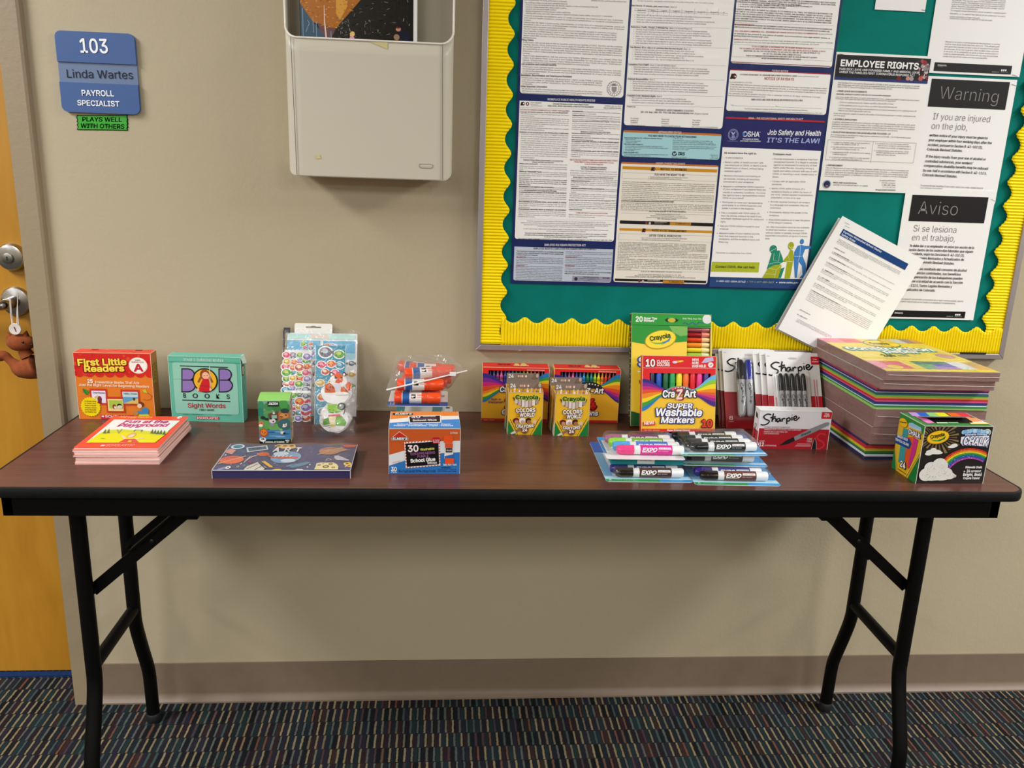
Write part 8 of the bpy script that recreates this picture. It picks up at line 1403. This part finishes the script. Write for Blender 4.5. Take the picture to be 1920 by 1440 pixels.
g.text('CONT.', 656, 1255, 724, None, 14, '#f0e0e0', 2, 'b'); g.text('12', 652, 1306, 712, None, 42, '#f6eeee', 2, 'h'); g.text('CT/PCS/PZAS.', 718, 1306, 860, None, 15, '#f0e0e0', 2, 'b')
g.poly([(1058, 1192), (1250, 1090), (1430, 1012), (1460, 1010), (1472, 1025), (1460, 1048), (1280, 1140), (1072, 1238)], '#8f9094', 3); g.poly([(890, 1298), (960, 1240), (1056, 1192), (1070, 1238), (985, 1280)], '#1c1a1c', 4); g.text('Sharpie', 1140, 1186, 1256, 1134, 26, '#2a282a', 4, 'b', 0.2)
g.line([(1430, 1160), (1370, 1150), (1330, 1185), (1350, 1225), (1400, 1250), (1410, 1295), (1360, 1330), (1310, 1325)], 20, '#d8323a', 2, smooth=5); g.text('FINE', 1212, 1226, 1270, None, 22, '#f0dcdc', 3, 'r', 0.2); g.text('FINO', 1206, 1254, 1266, None, 22, '#f0dcdc', 3, 'r', 0.2); g.poly([(1265, 1336), (1282, 1250), (1304, 1200), (1322, 1260), (1324, 1336)], '#201c20', 4); g.line([(1265, 1336), (1282, 1250), (1304, 1200), (1322, 1260), (1324, 1336)], 4, '#d8c8ca', 5)
for v in (1272, 1286, 1298): g.rect(1100-(v-1272), v, 1258, v+6, '#e0b8ba', 3)
q = c.page('left'); q.rectm(0, 0, 0.031, 0.036, '#c03a44', 1); q.to_m = lambda u, v: np.array([u, -v]); signature(q, 0.013, -0.050, 0.00008, vert=True, wd=12); q.to_m = lambda u, v: np.array([u, v]); q.poly([(0.010, 0.062), (0.020, 0.060), (0.016, 0.070), (0.008, 0.072)], '#1c1a1c', 2)
q = c.page('top')
for k in range(5): q.rectm(0.020+0.012*k, 0.010, 0.0285+0.012*k, 0.0125, '#dcd9da', 1)
c.done('marker_carton', 'white and red carton of a dozen fine markers in front of the blister packs', 'box', 0.6330, -0.2335, rz=R(-1.6))

# ---- dry-erase marker packs lying in two piles
def dry_marker(label, loc, rz, col, capc, grp):
    o = empty('dry_erase_marker', loc, rz); tag(o, label, 'marker', grp); X = (1, 0, 0); r = 0.0088
    m = MB(); m.lathe((-0.062, 0, 0), X, [(0.0030, 0), (0.0062, 0.0006), (0.0078, 0.004), (0.0086, 0.009), (r, 0.010), (r, 0.0315), (0.0080, 0.032)], mat(capc, 0.2), 18)
    m.lathe((-0.062, 0, 0), X, [(0.0092, 0.0115), (0.0092, 0.0130)], mat(capc, 0.2), 18); m.build('cap', o, smooth=40)
    m = MB(); m.lathe((-0.062, 0, 0), X, [(0.0080, 0.031), (0.0083, 0.0315), (0.0083, 0.041), (r, 0.0425), (r, 0.1215), (0.0078, 0.124), (0.004, 0.1245)], mat('#ecebea', 0.3), 18); m.build('barrel', o, smooth=40)
    m = MB(); m.lathe((-0.062, 0, 0), X, [(r+0.0001, 0.0430), (r+0.0001, 0.1020)], mat(col, 0.3), 18, caps=False); g = cyl_page(m, r+0.0001, 22); g.rough = 0.3
    g.text('EXPO', -0.0165, -0.0035, 0.011, None, 0.0066, '#f6f5f4', 1, 'h', 0.28); g.line([(-0.016, -0.0048), (0.008, -0.0042)], 0.0009, '#f6f5f4', 1); g.rectm(0.0145, 0.0005, 0.0375, 0.0042, '#f2f1f0', 1); g.text('low odor', 0.016, 0.0014, 0.036, None, 0.0018, col, 2, 's'); g.text('dry erase', 0.0135, -0.0035, 0.032, None, 0.0018, '#d8d6d4', 1, 's')
    m.build('label', o, smooth=40); return o
def expo_pack(label, x0, x1, y0, d, z, rz, cols, blist):
    bl_, gr_ = '#2f8fd0', '#2f9a56'
    o = card_pack('dry_erase_pack', label, 'marker pack', x0, x1, y0, y0+d, z, cols, blist, 'packs of dry-erase markers', 0.0205, rz); return o
CB = ('#dfeaf0', ((0.0, 0.0, 0.62, 0.050, '#2f9a56'), (0.62, 0.0, 1.0, 0.050, '#3a9ad8'), (0.0, 0.05, 1.0, 0.12, '#b8dcec'), (0.80, 0.12, 1.0, 0.60, '#3a9ad8'), (0.0, 0.12, 0.10, 0.7, '#7ab0d4'), (0.0, 0.70, 1.0, 1.0, '#2a5aa8')), (('4', 0.03, 0.008, 0.07, 0.03, '#e8f4ec'), ('DRY ERASE', 0.10, 0.012, 0.34, 0.02, '#8ad0a0')))
CW = ('#ece9ea', ((0.0, 0.85, 1.0, 1.0, '#3a9ad8'), (0.0, 0.25, 0.035, 1.0, '#3a8ac8')))
CT = ('#128a92', ((0.38, 0.0, 0.62, 0.10, '#d8dcdc'),))
expo_pack('lowest blue and green pack with brown and violet markers, left pile', 0.2145, 0.3725, -0.4210, 0.2150, TZ, R(-1.2), CB, (0.10, 0.06, 0.94, 0.44))
m_ = 'dry-erase markers, lowest pack of the left pile'
dry_marker('brown labelled dry-erase marker at the front of the lowest left pack', (0.2960, -0.3990, TZ+0.0102), R(-1.2), '#4a221c', '#1f1412', m_); dry_marker('violet capped dry-erase marker behind the brown one, lowest left pack', (0.2900, -0.3795, TZ+0.0102), R(-1.2), '#2f2f86', '#3a2a80', m_)
tp = empty('dry_erase_pack', (0.2930, -0.3900, TZ+0.0218), R(-1)); tag(tp, 'thin teal pack with a white tag, squeezed between two packs of the left pile', 'marker pack', 'packs of dry-erase markers')
m = MB(); m.box(-0.0660, 0.0680, 0, 0.100, 0, 0.0148, mat('#107f88', 0.35)); g = Page(m, (-0.066, 0, 0), (1, 0, 0), (0, 0, 1), (0, -1, 0)); g.rectm(0.048, 0.002, 0.080, 0.0138, '#d6dad9', 1); g.text('bullet tip', 0.053, 0.0080, 0.074, None, 0.0022, '#3a3a3a', 2, 's'); m.build('box', tp)
expo_pack('top white pack of four bright markers, left pile', 0.2160, 0.3600, -0.4050, 0.1200, TZ+0.0370, R(-1), CW, (0.05, 0.16, 0.97, 0.92))
nm_ = 'bright markers in the top left pack'
for k, (cc, cp, n_) in enumerate((('#e0289a', '#ee4a8c', 'pink'), ('#3a6fd0', '#4aa8e8', 'blue'), ('#7ab82a', '#9ae03a', 'lime green'), ('#7a2a6a', '#a8608c', 'plum'))): dry_marker('%s dry-erase marker in the top pack of the left pile' % n_, (0.2990-0.0035*k, -0.3805+0.0205*k, TZ+0.0370+0.0102), R(-1), cc, cp, nm_)
CK = '#17181a'
expo_pack('lowest blue and green pack with brown and violet markers, right pile', 0.3735, 0.5300, -0.4350, 0.2100, TZ, R(-1.8), CB, (0.10, 0.07, 0.94, 0.46))
m_ = 'dry-erase markers, lowest pack of the right pile'
dry_marker('brown labelled dry-erase marker at the front of the lowest right pack', (0.4490, -0.4120, TZ+0.0102), R(-1.8), '#6a3a2c', '#1f1412', m_); dry_marker('violet capped dry-erase marker behind the brown one, lowest right pack', (0.4440, -0.3925, TZ+0.0102), R(-1.8), '#2f2f86', '#3a2a80', m_)
expo_pack('middle blue and green pack of black markers, right pile', 0.3590, 0.5180, -0.3950, 0.1500, TZ+0.0218, R(-2.4), CB, (0.10, 0.07, 0.94, 0.46))
dry_marker('black dry-erase marker in the middle pack of the right pile', (0.4350, -0.3720, TZ+0.0320), R(-2.4), CK, CK, 'black markers in the middle right pack')
expo_pack('top blue and green pack of four black markers, right pile', 0.3540, 0.5150, -0.4010, 0.1250, TZ+0.0440, R(1.5), CB, (0.06, 0.10, 0.96, 0.84))
for k in range(4): dry_marker('black dry-erase marker, %s in the top pack of the right pile' % ('frontmost', 'second from the front', 'third from the front', 'rearmost')[k], (0.4360-0.0060*k, -0.3790+0.0205*k, TZ+0.0542), R(1.5), CK, CK, 'black markers in the top right pack')

# ---- stack of construction paper
def edge_mat():
    t = NT('coloured_paper_edges'); o = t.scaled(t.obj(), (6, 6, 900)); n1 = t.noise(o, 1.0, 4, 0.7)
    t.l(t.ramp(n1, [(0.3, '#5f403b'), (0.42, '#86625c'), (0.52, '#9a766f'), (0.6, '#76544e'), (0.72, '#ad8d84')]), t.b.inputs['Base Color']); t.b.inputs['Roughness'].default_value = 0.75; return t.m
M_EDGES = edge_mat()
def pad(label, x, y, z, t, rz, top='#d9d5cf', wrap=True, layers=None):
    o = empty('paper_pad', (x, y, z), rz); tag(o, label, 'paper pad', 'pads of construction paper'); w, d = 0.2270, 0.3030
    m = MB()
    if layers:
        tot = sum(l[1] for l in layers); zz = 0.0
        for k, (cc, q) in enumerate(layers): e = t*q/tot; j = rng.uniform(-0.0008, 0.0008); m.box(j, w+j*0.5, -j, d, zz, zz+e, mat(cc, 0.6)); zz += e
    else: m.box(0, w, 0, d, 0, t-0.0004, M_EDGES); m.box(0.0003, w-0.0003, 0.0003, d-0.0003, t-0.0004, t, mat(top, 0.5))

    return o, m, w, d
def wrap_film(o, w, d, t, seed, top):
    r_ = np.random.default_rng(seed); ph = r_.uniform(0, 6, 4); e = 0.0012; m = MB()
    if top: m.grid(lambda a, b: (-e+a*(w+2*e), -e+b*(d+2*e), t+0.0012+0.0006*math.sin(a*17+ph[0])*math.sin(b*21+ph[1])), 20, 24, M_WRAP)
    m.grid(lambda a, b: (-e+a*(w+2*e), -e-0.0006*math.sin(a*31+ph[2])*math.sin(b*6), b*t), 24, 4, M_WRAP); m.grid(lambda a, b: (-e-0.0006*math.sin(a*29+ph[3])*math.sin(b*6), -e+(1-a)*(d+2*e), b*t), 24, 4, M_WRAP); m.build('shrink_wrap', o, smooth=60)
    m = MB(); m.path([(0.004, -0.0020, t*0.62), (w*0.4, -0.0024, t*0.54), (w*0.75, -0.0022, t*0.48), (w-0.001, -0.0020, t*0.45)], 0.00035, mat('#e6dcd8', 0.25), 5); m.build('film_seam', o)
RNB = [('#1f2a6a', 1), ('#e4e0dc', 0.7), ('#2a7ab0', 1), ('#2f8a3c', 1), ('#8cc84a', 0.9), ('#e6c22a', 0.8), ('#e0702a', 0.9), ('#c42a2c', 1), ('#e85a8a', 0.9)]
x0 = 0.7540
for (lab, x, y, z, t, rz, ly) in (('lowest pad of the paper stack with dark blue, white, yellow and red sheet edges', 0.7580, -0.2905, TZ, 0.0360, 0.0, [('#1c2c58', 1.4), ('#dfe2e4', 1.2), ('#1f6a4a', 0.8), ('#4a8a3a', 0.7), ('#d8c43a', 1), ('#d9802a', 0.4), ('#c0343a', 1.6), ('#3a2a5a', 0.7), ('#5a3a6a', 0.8)]), ('mauve edged wrapped paper pad second from the bottom of the stack', 0.7565, -0.3050, TZ+0.0362, 0.0358, 0.0, None), ('mauve edged wrapped paper pad with white top, third from the bottom, behind the chalk box', 0.7585, -0.3060, TZ+0.0722, 0.0366, R(0.3), None), ('rainbow edged paper pad just above the white topped pad', 0.7545, -0.3060, TZ+0.1090, 0.0215, R(-0.6), [('#9ad06a', 1.6), ('#2f8a4a', 1.2), ('#dfe4ea', 0.6), ('#27508a', 1), ('#3a2a6a', 1.3), ('#d9589a', 0.9), ('#c8243a', 1.4)]), ('rainbow edged paper pad under the two wrapped pads on top', 0.7540, -0.3055, TZ+0.1307, 0.0245, R(-0.5), [('#d9a23a', 1), ('#7ab84a', 1.2), ('#1f6a4a', 1), ('#27407a', 0.8), ('#dfe4ea', 0.4), ('#3a2a6a', 1.3), ('#a83a6a', 0.7), ('#c8343a', 1.2), ('#e85a7a', 0.8)]), ('mauve edged wrapped paper pad second from the top of the stack', 0.7470, -0.3310, TZ+0.1555, 0.0184, R(0.4), None), ('topmost wrapped paper pad with a yellow printed cover', 0.7505, -0.3360, TZ+0.1745, 0.0178, R(0.5), None)):
    o, m, w, d = pad(lab, x, y, z, t, rz, layers=ly)
    if lab.startswith('topmost'):
        g = Page(m, (0, 0, t), (1, 0, 0), (0, 1, 0), (0, 0, 1), w, d, quad=[(45, 80), (1075, 75), (1880, 430), (740, 405)]); g.rough = 0.4
        g.rectm(0.0004, 0.0004, w-0.0004, d-0.0004, '#fbe436', 1)
        def sw(xa, xb, ya, yb, cc, k=2): g.rectm(xa*w, ya*d, xb*w, yb*d, cc, k)
        for (a, b, cc) in ((0, 0.20, '#f08aa0'), (0.20, 0.38, '#e8605c'), (0.38, 0.50, '#f0d05a'), (0.50, 0.62, '#a8b89a'), (0.62, 0.72, '#f2dc8a'), (0.72, 0.82, '#cfe0e4'), (0.82, 0.92, '#8a7a9a'), (0.92, 1, '#e09a4a')): sw(a, b, 0.84, 0.995, cc)
        for (a, b, cc) in ((0, 0.12, '#f08aa8'), (0.12, 0.30, '#e8586a'), (0.30, 0.40, '#f2dc3a'), (0.40, 0.55, '#5aa86a'), (0.55, 0.72, '#6a6ac0'), (0.72, 0.86, '#e8ece8'), (0.86, 0.99, '#e0b87a')): sw(a, b, 0.06, 0.27, cc)
        sw(0.40, 0.72, 0.20, 0.27, '#2f7a5a', 3); sw(0.50, 0.72, 0.06, 0.12, '#a87ac0', 3); g.ell(820, 372, 70, 14, '#f0d83a', 4)
        g.ell(712, 140, 185, 36, '#3a8a6a', 3); g.ell(712, 139, 172, 31, '#f4d02e', 4); g.text('Crayola', 610, 148, 800, 148, 18, '#2a5a3a', 5, 'h'); g.text('construction', 372, 212, 1296, 222, 34, '#2f9a86', 3, 'o'); g.text('construction', 380, 208, 1286, 219, 30, '#f6f6ea', 5, 'h'); g.text('paper', 728, 240, 1128, 244, 26, '#2f9a86', 3, 'o'); g.text('paper', 736, 237, 1118, 240, 22, '#f6f6ea', 5, 'h'); g.text('240', 730, 276, 860, 276, 18, '#3a5a2a', 4, 'h'); g.text('9x12 IN', 880, 274, 1000, 276, 14, '#3a5a2a', 4, 'b'); g.ell(1370, 268, 90, 22, '#d9a08a', 3); g.rect(520, 286, 830, 292, '#e0a03a', 2)
    m.build('sheets', o, bevel=0.0)
    if not ly: wrap_film(o, w, d, t, int(z*1000), lab.startswith('topmost'))

# ---- box of sidewalk chalk at the front right corner
W_, D_, H_ = 0.1312, 0.0830, 0.1115
c = Carton(W_, D_, H_, dict(front='#1b1614', top='#3a8a3c', right='#1b1614', left='#e6b81f', back='#1b1614'), edge='#d8d8d0')
g = c.page('front', [(660, 370), (1835, 355), (1664, 1335), (518, 1340)])
for k in range(26):
    a = 2*math.pi*k/26; ca, sa = math.cos(a), math.sin(a); g.poly([(875+190*math.cos(a-0.04), 555+120*math.sin(a-0.04)), (875+(330+40*(k % 3))*math.cos(a-0.065), 555+(225+30*(k % 3))*math.sin(a-0.065)), (875+(330+40*(k % 3))*math.cos(a+0.065), 555+(225+30*(k % 3))*math.sin(a+0.065)), (875+190*math.cos(a+0.04), 555+120*math.sin(a+0.04))], ['#6a5638', '#8a7348'][k % 2], 1)
g.ell(875, 556, 190, 112, '#c28a14', 3, rot=9); g.ell(875, 553, 180, 103, '#f2c21c', 4, rot=9); g.text('Crayola', 745, 580, 985, 524, 56, '#1f2a14', 6, 'h'); g.poly([(725, 580), (790, 602), (870, 600), (950, 570), (1012, 520), (985, 580), (900, 620), (800, 620)], '#3f9a3c', 5); g.poly([(870, 600), (950, 570), (1012, 520), (985, 580), (905, 612)], '#1f6a3c', 6)
def cloud(P, cc='#e4e2dc', lay=5):
    for (u, v, a, b) in P: g.ell(u, v, a, b, cc, lay, n=20)
cloud(((1150, 690, 62, 28), (1110, 712, 66, 20), (1165, 676, 40, 20))); cloud(((805, 800, 130, 40), (800, 770, 50, 36), (720, 835, 62, 28), (860, 815, 100, 26)))
def arc(r0, r1, cc, k):
    O_ = (1440, 1330); P = [(O_[0]+r*1.04*math.cos(R(a)), O_[1]-r*math.sin(R(a))) for r, rng_ in ((r1, np.linspace(152, 60, 24)), (r0, np.linspace(60, 152, 24))) for a in rng_]
    g.poly([(min(p[0], 1722), p[1]) for p in P], cc, k)
for i, cc in enumerate(('#c8321f', '#e07a22', '#e6cc2a', '#2f9a3c', '#1f6a8a', '#3a4aa0', '#b04aa8')): arc(600-26*(i+1), 600-26*i, cc, 3+i % 2)
for k in range(90):
    a = R(rng.uniform(75, 148)); r = rng.uniform(425, 598); u, v = 1440+r*1.04*math.cos(a), 1330-r*math.sin(a)
    if u < 1700: g.ell(u, v, rng.uniform(3, 8), 3, ['#f0e6d0', '#2a1c18', '#d9c8b0'][k % 3], 6, rot=math.degrees(-a)+90, n=6)
CL = ((905, 1010, 120, 105), (760, 1060, 110, 90), (690, 1180, 125, 110), (850, 1160, 180, 120), (1000, 1160, 130, 95), (960, 1050, 90, 110), (1080, 1200, 90, 60), (780, 1225, 130, 60), (1160, 1205, 38, 26), (940, 1220, 160, 60)); cloud(CL, '#dedcd4', 8)
for k in range(130):
    q_ = CL[k % 9]; a = rng.uniform(0, 6.28); r = rng.uniform(0, 0.85); g.ell(q_[0]+q_[2]*r*math.cos(a), q_[1]+q_[3]*r*math.sin(a), rng.uniform(4, 12), 4, ['#f4f3ee', '#a8a69e', '#bdbbb4'][k % 3], 9, rot=rng.uniform(0, 180), n=6)
for k in range(12): g.ell(1310+38*k, 470-34*math.sin(math.pi*(k+1)/13)-rng.uniform(0, 10), 34, 36, ['#9ac8e8', '#7ab0dc', '#b8dcf0'][k % 3], 3+k % 2, n=14)
g.line([(1660, 425), (1740, 405), (1780, 450), (1750, 500)], 14, '#e8e6d0', 5, smooth=4); g.text('Washable Sidewalk', 1325, 520, 1715, 508, 34, '#2a5aa8', 6, 'o', arc=0.3); g.text('Washable Sidewalk', 1328, 518, 1712, 506, 32, '#eaf2fa', 8, 'b', arc=0.3); g.poly([(1270, 540), (1430, 520), (1600, 520), (1750, 510), (1765, 560), (1725, 715), (1580, 690), (1420, 685), (1300, 690), (1258, 640)], '#e8e8ee', 5); g.text('CHALK', 1290, 664, 1716, 690, 128, '#2c3c78', 7, 'o', 0.06); g.text('CHALK', 1294, 660, 1712, 686, 126, '#f2f0f6', 9, 'h', 0.06)
for (t, u, v, u1, v1, hh) in (('Sidewalk Chalk', 1350, 1072, 1640, 1070, 34), ('in', 1325, 1138, 1352, 1138, 24), ('24', 1372, 1142, 1432, 1141, 46), ('DIFFERENT,', 1446, 1140, 1632, 1136, 28), ('Bright, Bold', 1312, 1204, 1636, 1200, 44), ('Crayola Colors!', 1316, 1258, 1602, 1256, 34)): g.text(t, u, v, u1, v1, hh, '#f2f0ee', 4, 'h')
g = c.page('left', [(205, 120), (660, 370), (515, 1335), (90, 1085)]); w, h = D_, H_
g.poly([(205, 122), (658, 370), (640, 540), (560, 440), (380, 330), (190, 260)], '#2f8a36', 1); g.poly([(180, 420), (270, 470), (235, 1000), (200, 980), (160, 620)], '#d9b83a', 2); g.poly([(275, 400), (370, 430), (310, 1000), (205, 990), (240, 640)], '#3f9a9c', 3); g.poly([(350, 560), (480, 560), (440, 960), (385, 1100), (320, 1000)], '#e0582a', 4); g.poly([(480, 570), (550, 610), (500, 860), (395, 1110), (400, 960)], '#d0308a', 5)
g.ell(275, 305, 80, 82, '#b8881a', 5); g.ell(275, 305, 72, 74, '#f2c21c', 6); g.text('Crayola', 212, 300, 335, 318, 26, '#1f2a14', 7, 'h'); g.poly([(375, 310), (440, 310), (600, 400), (610, 470), (380, 370)], '#9ac8e8', 5); g.text('Washable', 385, 385, 590, 460, 24, '#eaf2fa', 7, 'b'); g.text('CHALK', 372, 500, 590, 590, 84, '#2c3c78', 6, 'o'); g.text('CHALK', 376, 496, 586, 586, 80, '#f2f0f6', 8, 'h')
g.poly([(140, 500), (400, 590), (440, 680), (400, 770), (120, 650)], '#1f4a8c', 7); g.text('BRIGHT BOLD', 180, 560, 370, 632, 40, '#e8eef6', 8, 'h'); g.text('CRAYOLA COLORS', 145, 610, 390, 722, 40, '#e8eef6', 8, 'h')
g.text('24', 240, 1056, 352, 1112, 100, '#2a2a1c', 8, 'o'); g.text('24', 246, 1052, 348, 1106, 96, '#f6f4ea', 10, 'h'); g.text('Sidewalk Chalk', 205, 1110, 355, 1196, 18, '#3a3010', 4, 'b')
g.poly([(118, 740), (175, 1130), (92, 1083)], '#1d7a36', 4); g.poly([(585, 890), (515, 1333), (385, 1255)], '#1d7a36', 4)
for (du, cc) in ((10, '#f2e06a'), (24, '#2a2a12'), (36, '#f2e06a')): g.line([(120+du*0.6, 720-du), (175+du*0.6, 1135)], 7, cc, 5); g.line([(588-du*0.2, 870-du), (380-du, 1255-du*0.6)], 8, cc, 5)
q = c.page('top', [(205, 115), (1435, 100), (1835, 350), (660, 365)])
for i, (u, cc) in enumerate(((330, '#c8a0e0'), (480, '#2a6ad0'), (660, '#9ad87a'), (840, '#f2e82a'), (1060, '#f0702a'), (1250, '#e83a4a'))): q.poly([(u, 105), (u+180, 103), (u+290, 185), (u+100, 188)], cc, 2)
q.poly([(430, 160), (560, 150), (860, 310), (700, 325)], '#f08ac8', 2); q.poly([(640, 195), (1440, 190), (1560, 300), (830, 312)], '#14110f', 3); q.poly([(850, 300), (1040, 296), (1060, 320), (870, 325)], '#bfe0b8', 4); q.poly([(1050, 296), (1230, 292), (1250, 316), (1070, 320)], '#8fc08a', 4); q.poly([(1400, 200), (1590, 210), (1690, 270), (1500, 285)], '#f2a06a', 4); q.poly([(1430, 300), (1740, 285), (1780, 318), (1460, 325)], '#e8dc7a', 4); q.poly([(1480, 285), (1690, 270), (1740, 290), (1520, 300)], '#f0eee6', 4)
ob = c.done('chalk_box', 'black and yellow sidewalk chalk box with a rainbow at the front right corner', 'box', 0.8576, -0.4190, rz=R(0.8))
m = MB(); V = [(-0.050, 0.060, H_+0.0006), (0.038, 0.060, H_+0.0006), (0.038, 0.030, H_+0.0085), (-0.044, 0.030, H_+0.0075)]
m.prism([(0.060, H_+0.0006), (0.030, H_+0.0085), (0.030, H_+0.0078), (0.060, H_-0.0001)], lambda y, z, x: (x, y, z), -0.047, 0.038, mat('#cfd2cc', 0.4)); p = Page(m, (-0.047, 0.060, H_+0.0006), (1, 0, 0), np.array((0, -0.030, 0.0079))/0.0310, np.array((0, 0.0079, 0.030))/0.0310)
for i, cc in enumerate(('#2a8ad8', '#a8e0d0', '#f2e82a', '#f0702a', '#e83a4a')): p.rectm(0.002+0.0166*i, 0.002, 0.018+0.0166*i, 0.026, cc, 1)
m.build('lid_flap', ob)
